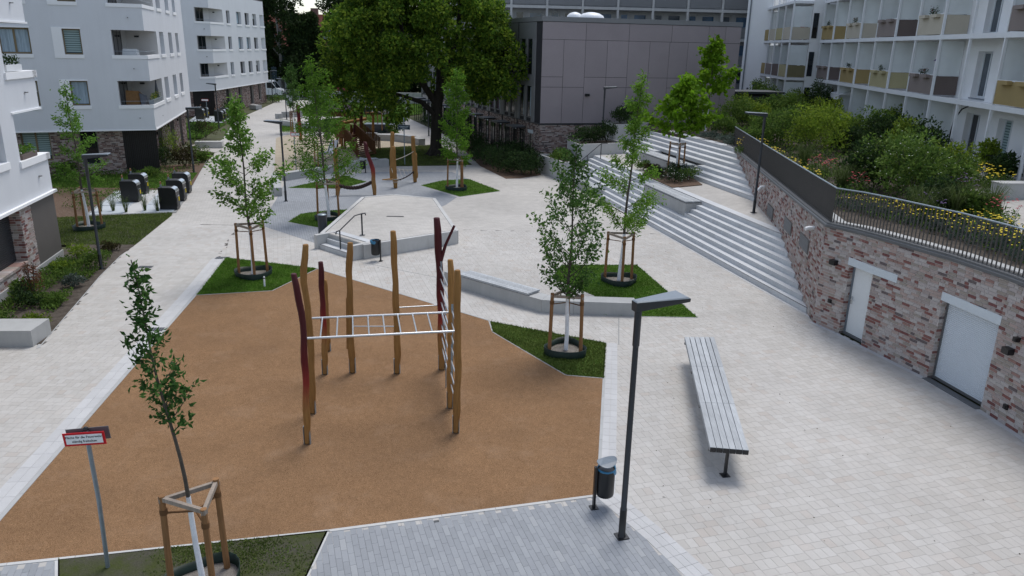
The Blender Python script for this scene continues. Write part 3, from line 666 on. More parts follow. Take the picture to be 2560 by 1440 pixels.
seat_wall('seat_wall', 'long concrete seat wall at the back of the sandpit', w3, 0.6, 0.5, 1, 'concrete', 2.0, [(lerp(w3[2], w3[3], -0.0), lerp(w3[2], w3[3], .9), 4), (w3[0], w3[1], 4)], blabel=('right half of the sandpit seat wall', 'left half of the sandpit seat wall'))
seat_wall('seat_wall', 'concrete block ending the seat wall behind the sandpit', [sv2(1040, 358), sv2(1050, 358)], 0.6, 0.5, 1, 'concrete', 3)
w4 = [sv2(700, 314), sv2(730, 318), sv2(790, 325)]
seat_wall('seat_wall', 'pale concrete wall curving left of the far sandpit path', w4, 0.5, 0.5, 1, 'concrete', 2.5)
seat_wall('seat_wall', 'pale concrete wall beside the far grass left of the trees', [sv2(708, 294), sv2(757, 292)], 0.4, 0.6, 1, 'concrete', 2.5)
seat_wall('seat_wall', 'small concrete block standing beside the far walk', [sv2(697, 297), sv2(707, 296)], 0.5, 0.5, 1, 'concrete', 3)
seat_wall('seat_wall', 'concrete wall beneath the far dark lounger', [sv2(960, 288), sv2(982, 288)], 0.5, 0.6, 1, 'concrete', 3)
seat_wall('seat_wall', 'pale concrete cube at the bend of the far path', [sv2(1014, 282), sv2(1024, 282)], 0.8, 0.6, 1, 'concrete_pale', 3)
# concrete blocks on the left
seat_wall('seat_wall', 'concrete block at the left picture edge below the planted bed', [sv2(-60, 868), sv2(84, 867)], 0.95, 0.45, 1, 'concrete', 4)
seat_wall('seat_wall', 'concrete block at the corner entrance of the middle white building', [sv2(488, 371), sv2(556, 371)], 0.6, 0.5, 1, 'concrete_pale', 4)
seat_wall('seat_wall', 'concrete block in front of the far white building', [sv2(640, 274), sv2(655, 273)], 1.2, 0.5, 1, 'concrete', 4)
MB().prism([sv2(*p) for p in [(460, 366), (545, 352), (556, 372), (540, 382), (470, 372)]], 0.0, 0.02).build('entrance_paving', M['paving_far'], kind='structure')

# ---- great stairs
RISE, TRD, TRU = 0.17, 0.265, 0.428
N_L = [TRD * i for i in range(8)]; N_LAND = N_L[7]; N_U = [4.25 + TRU * i for i in range(8)]; T_END_L, T_END_U = 26.0, 30.0
wall_t = lambda n: 2.5 * n + 0.05
stairs = thing('terrace_stairs', 'broad pale stone stairs rising right of the plaza to the garden terrace', 'stairs', (*st(0, 12)[:2], 0))
def step_row(n0, dep, z0, z1, t0, t1, hole=None):
    segs = [(t0, t1)] if hole is None else [(t0, hole[0]), (hole[1], t1)]
    for a, b in segs:
        if b - a < 0.2: continue
        n = max(1, round((b - a) / 2.0)); q = (b - a) / n; sh = rnd.uniform(-0.35, 0.35)
        cuts = [a] + [a + q * k + sh * q * 0.8 for k in range(1, n)] + [b]
        for c0, c1 in zip(cuts, cuts[1:]):
            p = [st(n0, c0 + 0.003)[:2], st(n0 + dep, c0 + 0.003)[:2], st(n0 + dep, c1 - 0.003)[:2], st(n0, c1 - 0.003)[:2]]
            MB().prism(p, z0, z1).build('step_block', M['step_stone'], stairs)
for i in range(8):
    n0 = N_L[i]; dep = TRD + 0.06 if i < 7 else 0.45
    step_row(n0, dep, RISE * i - (0.02 if i == 0 else 0.0), RISE * (i + 1) + 0.0006 * i, wall_t(n0), T_END_L, (11.1, 15.9) if i in (4, 5, 6) else None)
    n0 = N_U[i]; dep = TRU + 0.06 if i < 7 else 0.6
    step_row(n0, dep, RISE * (8 + i), RISE * (9 + i) + 0.0006 * i, wall_t(n0), T_END_U, (18.2, 24) if i in (0, 1, 2) else None)
def strip(n0, t0, t1, z):
    MB().prism([st(n0, t0)[:2], st(n0 + 0.04, t0)[:2], st(n0 + 0.04, t1)[:2], st(n0, t1)[:2]], z - 0.006, z + 0.004).build('contrast_strip', M['anthracite'], stairs)
strip(0.005, wall_t(0), T_END_L, RISE); strip(N_L[7] + 0.005, wall_t(N_L[7]), T_END_L, RISE * 8 + .004); strip(N_L[4] + .005, 16.2, 22, RISE * 5 + .003); strip(N_L[4] + .005, 9.6, 11, RISE * 5 + .003)
strip(N_U[0] + 0.005, wall_t(N_U[0]), 18.0, RISE * 9); strip(N_U[7] + .005, wall_t(N_U[7]), T_END_U, RISE * 16 + .005); strip(N_U[4] + .005, 24, 29, RISE * 13 + .003)
# solid under the steps
for i in range(8):
    MB().prism([st(N_L[i] + 0.05, wall_t(0) + .1)[:2], st(N_L[i] + 0.05, T_END_L - .02)[:2], st(N_LAND + .4, T_END_L - .02)[:2], st(N_LAND + .4, wall_t(N_LAND) + .1)[:2]], RISE * i - .05, RISE * i + 0.02).build('core', M['concrete'], stairs) if i else None
MB().prism([st(N_LAND + .2, wall_t(N_LAND) - .3)[:2], st(N_LAND + .2, T_END_L + 1.5)[:2], st(N_U[0] + .3, T_END_L + 3)[:2], st(N_U[0] + .3, wall_t(N_U[0]) - .3)[:2]], 0.3, RISE * 8 - 0.004).build('landing_paving', M['paving_far'], stairs)
MB().prism([st(N_U[0] + .05, wall_t(N_U[0]) - .3)[:2], st(N_U[0] + .05, T_END_U)[:2], st(N_U[7] + .5, T_END_U)[:2], st(N_U[7] + .5, wall_t(N_U[7]) - .3)[:2]], 0.5, RISE * 8 + 0.01).build('core', M['concrete'], stairs)
for i in range(1, 8): MB().prism([st(N_U[i] + .05, wall_t(N_U[i]) + .1)[:2], st(N_U[i] + .05, T_END_U - .02)[:2], st(N_U[7] + .5, T_END_U - .02)[:2], st(N_U[7] + .5, wall_t(N_U[7]) + .1)[:2]], RISE * (8 + i) - .05, RISE * (8 + i) + .02).build('core', M['concrete'], stairs)
def stair_bench(n0, n1, t0, t1, z0, z1, label):
    b = thing('stair_bench', label, 'bench', (*st(n0, t0)[:2], z0))
    nb = max(1, round((t1 - t0) / 1.6))
    for k in range(nb):
        a, c = t0 + (t1 - t0) * k / nb + .003, t0 + (t1 - t0) * (k + 1) / nb - .003
        MB().prism([st(n0, a)[:2], st(n1, a)[:2], st(n1, c)[:2], st(n0, c)[:2]], z0 - .01, z1 - 0.05).build('concrete_block', M['concrete'], b)
    ns = 5
    for k in range(ns):
        a = n0 - .03 + (n1 - n0 + .03) * (k + .5) / ns
        MB().beam(st(a, t0 - .03, z1 + .02), st(a, t1 + .03, z1 + .02), (n1 - n0 + .03) / ns - .012, .055).build('slat', M['bench_wood'], b)
    MB().prism([st(n0 + .03, t0 + .05)[:2], st(n1 - .03, t0 + .05)[:2], st(n1 - .03, t1 - .05)[:2], st(n0 + .03, t1 - .05)[:2]], z1 - .052, z1 - .01).build('bearer', M['black_metal'], b)
stair_bench(N_L[4] + 0.02, N_L[6] + .22, 11.1, 15.9, RISE * 4, RISE * 7 + .13, 'concrete bench with grey wooden slats set into the lower stairs')
stair_bench(N_U[0] - .08, N_U[1] + .30, 18.2, 24, RISE * 8, RISE * 11 - .03, 'concrete bench with grey wooden slats at the foot of the upper stairs')
stair_bench(-0.30, 0.20, 19.6, 23.0, 0.0, 0.47, 'concrete bench with wooden slats at the bottom of the stairs behind the saplings')
# handrails at the left end of the stairs
for k, (pa, pb) in enumerate((((0.0, 24.2, 0.0), (N_LAND, 24.6, RISE * 8)), ((N_U[0], 27.3, RISE * 8), (N_U[7], 28.0, RISE * 16)))):
    h = thing('stair_handrail', ('dark steel handrail on the lower stairs beside the planters', 'dark steel handrail climbing the upper stairs before the grey building')[k], 'handrail', st(*pa))
    A, B = Vector(st(*pa)), Vector(st(*pb)); mid = (A + B) / 2
    for q in (A, mid, B): MB().tube([q, q + Vector((0, 0, .9))], .025).build('post', M['anthracite'], h)
    e = (B - A).normalized()
    MB().tube([A - e * .3 + Vector((0, 0, .82)), A + Vector((0, 0, .92)), mid + Vector((0, 0, .92)), B + Vector((0, 0, .92)), B + Vector((.4, .1, .92))], .024).build('rail', M['anthracite'], h)
# planter boxes stepping up at the left end of the stairs
def planter(label, poly, z0, z1, wall=0.12):
    t = thing('planter', label, 'planter', (*poly[0], z0)); n = len(poly)
    for i in range(n):
        a, b = poly[i], poly[(i + 1) % n]; l = math.hypot(b[0] - a[0], b[1] - a[1]); k = max(1, round(l / 1.5))
        for j in range(k): MB().beam((*lerp(a, b, j / k + .002), (z0 + z1) / 2), (*lerp(a, b, (j + 1) / k - .002), (z0 + z1) / 2), wall, z1 - z0).build('wall_block', M['concrete_pale'], t)
    MB().prism([lerp(p, (sum(q[0] for q in poly) / n, sum(q[1] for q in poly) / n), .03) for p in poly], z0, z1 - .12).build('soil', M['soil'], t)
    return t
planter('pale concrete planter box at the bottom left of the stairs', [st(-0.4, 24.8)[:2], st(.8, 25.0)[:2], st(0.9, 28.5)[:2], st(-1.0, 28.5)[:2]], 0.0, 1.15)
planter('pale concrete planter box beside the stair landing', [st(.95, 26.2)[:2], st(4.2, 26.8)[:2], st(4.0, 29.3)[:2], st(1.0, 28.6)[:2]], 0.3, 2.05)
planter('pale concrete planter box beside the upper stairs', [st(4.3, 28.8)[:2], st(7.2, 30.2)[:2], st(6.8, 31.6)[:2], st(4.2, 30.2)[:2]], 1.0, 3.0)

# ---- brick walls
BR_L, BR_H, BR_C = 0.232, 0.0665, 0.0835
def brick_face(parent, a, b, z0, z1, mat, mortar, holes=(), nparts=0, proud=0.012, zslope=None, name='brick', thick=0.05, backing=True, seed=1, L=BR_L):
    """courses of bricks on the vertical face a->b; the viewer stands on the right-hand side of a->b. holes: (s0,s1,za,zb)"""
    r = random.Random(seed); l = math.hypot(b[0] - a[0], b[1] - a[1]); ux, uy = (b[0] - a[0]) / l, (b[1] - a[1]) / l; nx, ny = uy, -ux
    rows = int(math.ceil((max(z1, zslope or z1) - z0) / BR_C)); P_ = []
    for j in range(rows):
        za = z0 + j * BR_C; s = -r.random() * (L + .012)
        while s < l:
            ln = L if r.random() < 0.72 else L * 0.47
            s0, s1 = max(s, 0.0), min(s + ln, l); s += ln + 0.012
            if s1 - s0 < 0.03: continue
            m = (s0 + s1) / 2; zt = z1 + ((zslope - z1) * m / l if zslope else 0)
            if za + BR_H > zt + 0.03: continue
            cut = False
            for h in holes:
                if za < h[3] - .01 and za + BR_H > h[2] + .01 and s1 > h[0] and s0 < h[1]:
                    if s0 < h[0] - .03: s1 = h[0]
                    elif s1 > h[1] + .03: s0 = h[1]
                    else: cut = True
            if not cut: P_.append((s0, s1, za))
    order = sorted(range(len(P_)), key=lambda i: (a[0] + ux * P_[i][0]) ** 2 + (a[1] + uy * P_[i][0]) ** 2 + (P_[i][2] - CAM_H) ** 2)
    shared = {}; rest = MB()
    for rank, i in enumerate(order):
        s0, s1, za = P_[i]; m = (s0 + s1) / 2; pr = proud + r.uniform(-.003, .003)
        c = (a[0] + ux * m + nx * (pr - thick / 2), a[1] + uy * m + ny * (pr - thick / 2), za + BR_H / 2)
        if rank < nparts:
            key = round(s1 - s0, 3)
            if key not in shared: shared[key] = MB().box((0, 0, 0), (key, thick, BR_H)).mesh(name, mat)
            place(name, shared[key], c, (0, 0, math.atan2(uy, ux)), parent)
        else: rest.box(c, (s1 - s0, thick, BR_H), math.atan2(uy, ux))
    if rest.v: rest.build(name + 's', mat, parent, kind='stuff')
    if backing:
        cut_wall(a, b, z0, z1, holes, mortar, parent, 'mortar', zslope, reveal=0.0)
    return len(P_)
def cut_wall(a, b, z0, z1, holes, mat, parent, name, zslope=None, reveal=0.25, off=0.0):
    """flat wall face a->b with rectangular holes and their reveals (depths per hole as 5th item)"""
    l = math.hypot(b[0] - a[0], b[1] - a[1]); ux, uy = (b[0] - a[0]) / l, (b[1] - a[1]) / l; nx, ny = uy, -ux
    S = sorted({0.0, l} | {min(max(x, 0), l) for h in holes for x in h[:2]}); Z = sorted({z0, z1} | {min(max(x, z0), z1) for h in holes for x in h[2:4]})
    def pt(s, z, d=0.0):
        if zslope and abs(z - z1) < 1e-6: z = z1 + (zslope - z1) * s / l
        return (a[0] + ux * s + nx * (off - d), a[1] + uy * s + ny * (off - d), z)
    mb = MB()
    def hole(s, z):
        for h in holes:
            if h[0] <= s <= h[1] and h[2] <= z <= h[3]: return h
        return None
    for s0, s1 in zip(S, S[1:]):
        for za, zb in zip(Z, Z[1:]):
            if hole((s0 + s1) / 2, (za + zb) / 2) is None: mb.quad(pt(s0, za), pt(s1, za), pt(s1, zb), pt(s0, zb))
    for h in holes:
        d = h[4] if len(h) > 4 else reveal
        if d <= 0: continue
        s0, s1, za, zb = max(h[0], 0), min(h[1], l), max(h[2], z0), min(h[3], z1)
        if s0 > 1e-4: mb.quad(pt(s0, za), pt(s0, zb), pt(s0, zb, d), pt(s0, za, d))
        if s1 < l - 1e-4: mb.quad(pt(s1, za), pt(s1, za, d), pt(s1, zb, d), pt(s1, zb))
        if zb < z1 - 1e-4: mb.quad(pt(s0, zb), pt(s1, zb), pt(s1, zb, d), pt(s0, zb, d))
        if za > z0 + 1e-4: mb.quad(pt(s0, za), pt(s0, za, d), pt(s1, za, d), pt(s1, za))
    return mb.build(name, mat, parent)

bw = thing('brick_wall', 'mottled red and beige brick retaining wall with doors right of the stairs', 'wall', (*WALL_B[0], 0))
COP_Z = [2.98, 3.03, 3.07, 3.12, 3.14, 3.15, 3.15, 3.15]      # top of brickwork along the bent front wall
for i in range(len(WALL_B) - 1):
    a, b = WALL_B[i], WALL_B[i + 1]              # far -> near, seen from the plaza
    l = math.hypot(b[0] - a[0], b[1] - a[1])
    holes = [(-.01, l + .01, -1, 2.08, .0)] if i in (1, 3) else []
    brick_face(bw, a, b, 0.0, COP_Z[i], M['brick_mix'], M['mortar'], holes, {4: 110, 3: 30, 2: 160}.get(i, 0), zslope=COP_Z[i + 1], seed=20 + i)
SW0, SW1 = WALL_B[0], (12.25, 43.6)
brick_face(bw, SW1, SW0, 0.0, 2.64, M['brick_mix'], M['mortar'], [], 0, zslope=2.97, seed=31)
def wdir(i):
    a, b = WALL_B[i], WALL_B[i + 1]; l = math.hypot(b[0] - a[0], b[1] - a[1]); u = ((b[0] - a[0]) / l, (b[1] - a[1]) / l); return a, b, l, u, (u[1], -u[0])
for i, jd in ((1, 0.24), (3, 0.24)):
    a, b, l, u, n = wdir(i); q = (a[0] - n[0] * jd, a[1] - n[1] * jd)
    brick_face(bw, a, q, 0.0, 2.08, M['brick_mix'], M['mortar'], [], 0, seed=40 + i)
    a2 = (b[0] - n[0] * jd, b[1] - n[1] * jd); brick_face(bw, a2, b, 0.0, 2.08, M['brick_mix'], M['mortar'], [], 0, seed=44 + i)
    MB().quad((*a, 2.08), (*b, 2.08), (*a2, 2.08), (*q, 2.08)).build('head', M['lintel'], bw)
# lintels
for i, ex, lb in ((1, 0.85, 0), (3, 0.0, 1)):
    a, b, l, u, n = wdir(i)
    p0 = (a[0] - u[0] * .03, a[1] - u[1] * .03); p1 = (b[0] + u[0] * .03, b[1] + u[1] * .03)
    MB().beam((p0[0] - n[0] * .05, p0[1] - n[1] * .05, 2.19), (p1[0] - n[0] * .05, p1[1] - n[1] * .05, 2.19), .15, .215).build('lintel', M['lintel'], bw)
    if ex:
        a3, b3, l3, u3, n3 = wdir(2); p2 = (a3[0] + u3[0] * ex, a3[1] + u3[1] * ex)
        MB().beam((a3[0] - n3[0] * .05 + u3[0] * .03, a3[1] - n3[1] * .05 + u3[1] * .03, 2.19), (p2[0] - n3[0] * .05, p2[1] - n3[1] * .05, 2.19), .15, .215).build('lintel', M['lintel'], bw)
# white service door
a, b, l, u, n = wdir(1); ins = lambda p, d: (p[0] - n[0] * d, p[1] - n[1] * d)
dr = thing('service_door', 'plain white metal door in the brick retaining wall', 'door', (*a, 0))
A, B = ins(a, .20), ins(b, .20)
MB().beam((*lerp(A, B, .08), 1.06), (*lerp(A, B, .985), 1.06), .05, 1.98).build('leaf', M['door_white'], dr)
MB().beam((*lerp(A, B, .0), 1.04), (*lerp(A, B, .075), 1.04), .09, 2.06).build('frame', M['anthracite_top'], dr)
MB().beam((*lerp(A, B, -.0), .03), (*lerp(A, B, 1), .03), .16, .06).build('sill', M['coping_zinc'], dr)
hp = lerp(A, B, .15); hd = MB().box((hp[0] + n[0] * .04, hp[1] + n[1] * .04, 1.05), (.03, .05, .22), math.atan2(u[1], u[0])).tube([(hp[0] + n[0] * .09, hp[1] + n[1] * .09, 1.08), (hp[0] + n[0] * .09 + u[0] * .13, hp[1] + n[1] * .09 + u[1] * .13, 1.08)], .012).build('handle', M['steel'], dr)
# roller shutter
a, b, l, u, n = wdir(3); ins = lambda p, d: (p[0] - n[0] * d, p[1] - n[1] * d)
gd = thing('roller_shutter', 'pale grey blue roller shutter door in the brick retaining wall', 'garage door', (*a, 0))
A, B = ins(lerp(a, b, .02), .17), ins(lerp(a, b, .985), .17); mb = MB(); k = 44
for j in range(k):
    z = .07 + 2.0 * j / k; h = 2.0 / k
    pr = [(0, 0), (.012, h * .25), (.012, h * .8), (0, h)]
    for (d0, y0), (d1, y1) in zip(pr, pr[1:]):
        mb.quad((A[0] + n[0] * d0, A[1] + n[1] * d0, z + y0), (B[0] + n[0] * d0, B[1] + n[1] * d0, z + y0), (B[0] + n[0] * d1, B[1] + n[1] * d1, z + y1), (A[0] + n[0] * d1, A[1] + n[1] * d1, z + y1))
mb.build('curtain', M['shutter_white'], gd)
MB().beam((*A, .05), (*B, .05), .05, .07).build('bottom_bar', M['coping_zinc'], gd)
for q in (A, B): MB().beam((q[0] + n[0] * .01, q[1] + n[1] * .01, 0), (q[0] + n[0] * .01, q[1] + n[1] * .01, 2.06), .05, .05, (u[0], u[1], 0)).build('guide_rail', M['coping_zinc'], gd)
MB().beam((*ins(a, -.05), .012), (*ins(b, -.05), .012), .2, .02).build('threshold', M['coping_zinc'], gd)
# wall lamps and small boxes on the front wall
def wall_fix(name, label, cat, i, s, z, size, mat, prj=.0):
    a, b, l, u, n = wdir(i); c = (a[0] + u[0] * s + n[0] * (size[1] / 2 + .008), a[1] + u[1] * s + n[1] * (size[1] / 2 + .008), z)
    t = thing(name, label, cat, c); MB().box(c, size, math.atan2(u[1], u[0])).build('housing', M[mat], t)
    if cat == 'lamp': MB().box((c[0], c[1], c[2] - size[2] / 2 - .006), (size[0] * .8, size[1] * .7, .012), math.atan2(u[1], u[0])).build('lens', M['anthracite_top'], t)
    else: MB().box((c[0] + n[0] * (size[1] / 2 + .004), c[1] + n[1] * (size[1] / 2 + .004), c[2]), (size[0] * .6, .012, size[2] * .6), math.atan2(u[1], u[0])).build('cover', M['black_metal'], t)
wall_fix('wall_lamp', 'black box lamp on the brick wall left of the white door', 'lamp', 0, .52, 2.03, (.20, .16, .14), 'black_metal')
wall_fix('wall_lamp', 'black box lamp on the brick wall right of the roller shutter', 'lamp', 4, .48, 1.66, (.20, .16, .14), 'black_metal')
wall_fix('wall_socket', 'small black box low on the brick wall left of the white door', 'socket', 0, .55, .85, (.11, .06, .11), 'black_metal')
wall_fix('wall_socket', 'small black box low on the brick wall at the right picture edge', 'socket', 4, .72, .42, (.11, .06, .11), 'black_metal')
wall_fix('wall_camera', 'small black device on the brick wall above the right lamp', 'device', 4, .62, 1.98, (.10, .12, .10), 'black_metal')
# vents in the stretch beside the stairs, pipe ends
def side_pt(y, z, d=0.0):
    t_ = (y - SW0[1]) / (SW1[1] - SW0[1]); return (SW0[0] + (SW1[0] - SW0[0]) * t_ - d, y, z)
sa_ = math.atan2(SW1[1] - SW0[1], SW1[0] - SW0[0])
for k, (y, z) in enumerate(((30.2, 1.68), (26.75, 1.87), (24.1, 1.9))):
    v = thing('wall_vent', ('square grey vent panel in the side brick wall nearest the landing lamp', 'square grey vent panel in the side brick wall, middle one of three', 'square grey vent panel in the side brick wall nearest the white door')[k], 'vent', side_pt(y, z))
    MB().box(side_pt(y, z, .0), (1.30, .07, .46), sa_).build('frame', M['bronze_panel'], v)
    for j in range(7): MB().box(side_pt(y, z - .18 + j * .06, .04), (1.16, .012, .04), sa_).build('louvre', M['clad_dark'], v)
for k, (y, z) in enumerate(((32.0, 2.36), (23.15, 2.62))):
    p = side_pt(y, z); v = thing('pipe_spout', ('bent white pipe spout on the side brick wall behind the landing lamp', 'white pipe stub on the side brick wall below the coping')[k], 'pipe', p)
    MB().tube([p, (p[0] - .18, p[1] - .02, z), (p[0] - .30, p[1] - .04, z - (.16 if k == 0 else .03))], .06, 10).build('pipe', M['white_paint'], v)
# coping
def coping_line():
    pts = [(SW1[0], SW1[1], 2.64)] + [(*lerp(SW1, SW0, k / 6), 2.64 + .33 * k / 6) for k in range(1, 6)] + [(*WALL_B[i], COP_Z[i]) for i in range(len(WALL_B))]
    return pts
CL = coping_line()
def offs(pts, d):
    out = []
    for i, p in enumerate(pts):
        a = pts[max(i - 1, 0)]; b = pts[min(i + 1, len(pts) - 1)]; l = math.hypot(b[0] - a[0], b[1] - a[1]); out.append((p[0] + (b[1] - a[1]) / l * d, p[1] - (b[0] - a[0]) / l * d, p[2]))
    return out
cp = thing('wall_coping', 'dark grey metal coping along the top of the brick retaining wall', 'coping', (*WALL_B[0], 2.9))
def sweep(prof, pts, name, mat, parent):       # prof: (outward offset, dz)
    rows = [offs(pts, d) for d, dz in prof]; mb = MB(); n = len(pts)
    for k in range(len(prof) - 1):
        for i in range(n - 1):
            p = [rows[k][i], rows[k][i + 1], rows[k + 1][i + 1], rows[k + 1][i]]; dz = [prof[k][1], prof[k][1], prof[k + 1][1], prof[k + 1][1]]
            mb.quad(*[(q[0], q[1], q[2] + e) for q, e in zip(p, dz)])
    return mb.build(name, mat, parent)
sweep([(-.10, -.02), (.05, -.02), (.05, .05), (.02, .07), (.02, .115), (-.28, .13), (-.28, -.05)], CL, 'profile', M['coping_zinc'], cp)
MB()
sweep([(-.28, .10), (-.285, .135), (-.55, .135), (-.56, -.1)], CL, 'gravel_strip', M['concrete'], cp)
# railings: flat bars set on edge, long stretch beside the stairs and bent front stretch
def railing(label, pts, bar_d, h=.98):
    t = thing('railing', label, 'railing', pts[0]); top = []; bm_ = MB().box((0, 0, h / 2), (.012, .034, h)).mesh('bar', M['bronze_metal'])
    for a, b in zip(pts, pts[1:]):
        l = math.hypot(b[0] - a[0], b[1] - a[1]); n = max(1, round(l / bar_d)); an = math.atan2(b[1] - a[1], b[0] - a[0])
        for k in range(n):
            p = lerp(a, b, (k + .5) / n); place('bar', bm_, (p[0], p[1], p[2]), (0, 0, an), t)
    MB().tube([(p[0], p[1], p[2] + h + .01) for p in pts], .022, 6).build('top_rail', M['galvanised'], t)
    for a, b in zip(pts, pts[1:]): MB().beam((a[0], a[1], a[2] + .02), (b[0], b[1], b[2] + .02), .05, .012).build('bottom_rail', M['bronze_metal'], t)
RL = [(p[0], p[1], p[2] + .13) for p in offs(CL, -.12)]
railing('dark flat bar railing climbing beside the stairs on the brick wall', RL[:7], .11)
railing('dark flat bar railing on the curved brick wall above the doors', RL[6:], .125)

# ---- garden terrace
def terz(x, y): return float(np.interp(y, [14, 22, 43, 60], [3.10, 2.95, 2.70, 2.75])) + max(0.0, min(.25, (x - 12) * .03))
def wx(y): return float(np.interp(y, [p[1] for p in (WALL_B[::-1] + [SW1])], [p[0] for p in (WALL_B[::-1] + [SW1])])) + .45
mb = MB(); ys = list(np.linspace(8, 43, 15)) + [46, 50, 56, 64, 74, 90]; xs_n = 8; rows = []
for y in ys:
    x0 = wx(y) if y < 43.5 else float(np.interp(y, [43.5, 56, 60, 64], [st(N_U[7] + .4, 20)[0], 8.0, 15.0, 15.5])); rows.append([(x0 + (27 - x0) * k / xs_n, y, terz(x0 + (27 - x0) * k / xs_n, y)) for k in range(xs_n + 1)])
V_ = [p for r in rows for p in r]; n1 = xs_n + 1
mb.add(V_, [(j * n1 + k, j * n1 + k + 1, (j + 1) * n1 + k + 1, (j + 1) * n1 + k) for j in range(len(ys) - 1) for k in range(xs_n)])
for j in range(len(ys) - 1):
    p, q = rows[j][0], rows[j + 1][0]; mb.quad(p, q, (q[0], q[1], 0), (p[0], p[1], 0))
ter = mb.build('terrace', M['soil'], kind='structure')
def on_terrace(poly, name, mat, dz=.02):
    n = len(poly); mb = MB(); mb.add([(p[0], p[1], terz(*p) + dz) for p in poly] + [(p[0], p[1], terz(*p) - .1) for p in poly], [tuple(range(n))] + [(i, (i + 1) % n, n + (i + 1) % n, n + i) for i in range(n)]); return mb.build(name, mat, kind='structure')
# ================================================================== BUILDINGS
def frame2(a, d):      # local facade frame: origin a, direction d, outward normal on the right-hand side of d
    l = math.hypot(*d); u = (d[0] / l, d[1] / l); n = (u[1], -u[0])
    return lambda s, z, o=0.0: (a[0] + u[0] * s + n[0] * o, a[1] + u[1] * s + n[1] * o, z)
def pane_window(f, parent, s0, s1, z0, z1, depth, glass='window_dark', frame='frame_olive', fw=.06, mull=0, blind=None, nm='window'):
    w_ = MB()
    d = -depth + .02
    mb = MB()
    for (a0, a1, b0, b1) in ((s0, s1, z0, z0 + fw), (s0, s1, z1 - fw, z1), (s0, s0 + fw, z0 + fw, z1 - fw), (s1 - fw, s1, z0 + fw, z1 - fw)):
        mb.hexa([f(a0, b0, d), f(a1, b0, d), f(a1, b0, d - .06), f(a0, b0, d - .06), f(a0, b1, d), f(a1, b1, d), f(a1, b1, d - .06), f(a0, b1, d - .06)])
    for m in range(mull):
        c = s0 + (s1 - s0) * (m + 1) / (mull + 1); mb.hexa([f(c - fw * .6, z0 + fw, d + .004), f(c + fw * .6, z0 + fw, d + .004), f(c + fw * .6, z0 + fw, d - .05), f(c - fw * .6, z0 + fw, d - .05), f(c - fw * .6, z1 - fw, d + .004), f(c + fw * .6, z1 - fw, d + .004), f(c + fw * .6, z1 - fw, d - .05), f(c - fw * .6, z1 - fw, d - .05)])
    o = mb.build(nm, M[frame], parent)
    MB().quad(f(s0 + fw, z0 + fw, d - .03), f(s1 - fw, z0 + fw, d - .03), f(s1 - fw, z1 - fw, d - .03), f(s0 + fw, z1 - fw, d - .03)).build('pane', M[glass], o)
    if blind:
        kind, zb = blind; MB().quad(f(s0 + fw, zb, d - .026), f(s1 - fw, zb, d - .026), f(s1 - fw, z1 - fw, d - .026), f(s0 + fw, z1 - fw, d - .026)).build('blind', M[kind], o)
    return o
def fbox(f, s0, s1, z0, z1, o0, o1):
    return MB().hexa([f(s0, z0, o1), f(s1, z0, o1), f(s1, z0, o0), f(s0, z0, o0), f(s0, z1, o1), f(s1, z1, o1), f(s1, z1, o0), f(s0, z1, o0)])
ZS, ZH, STO, ZB = 4.07, 5.45, 2.82, 2.63     # sill and head of the first upper storey, storey height, underside of the white storeys

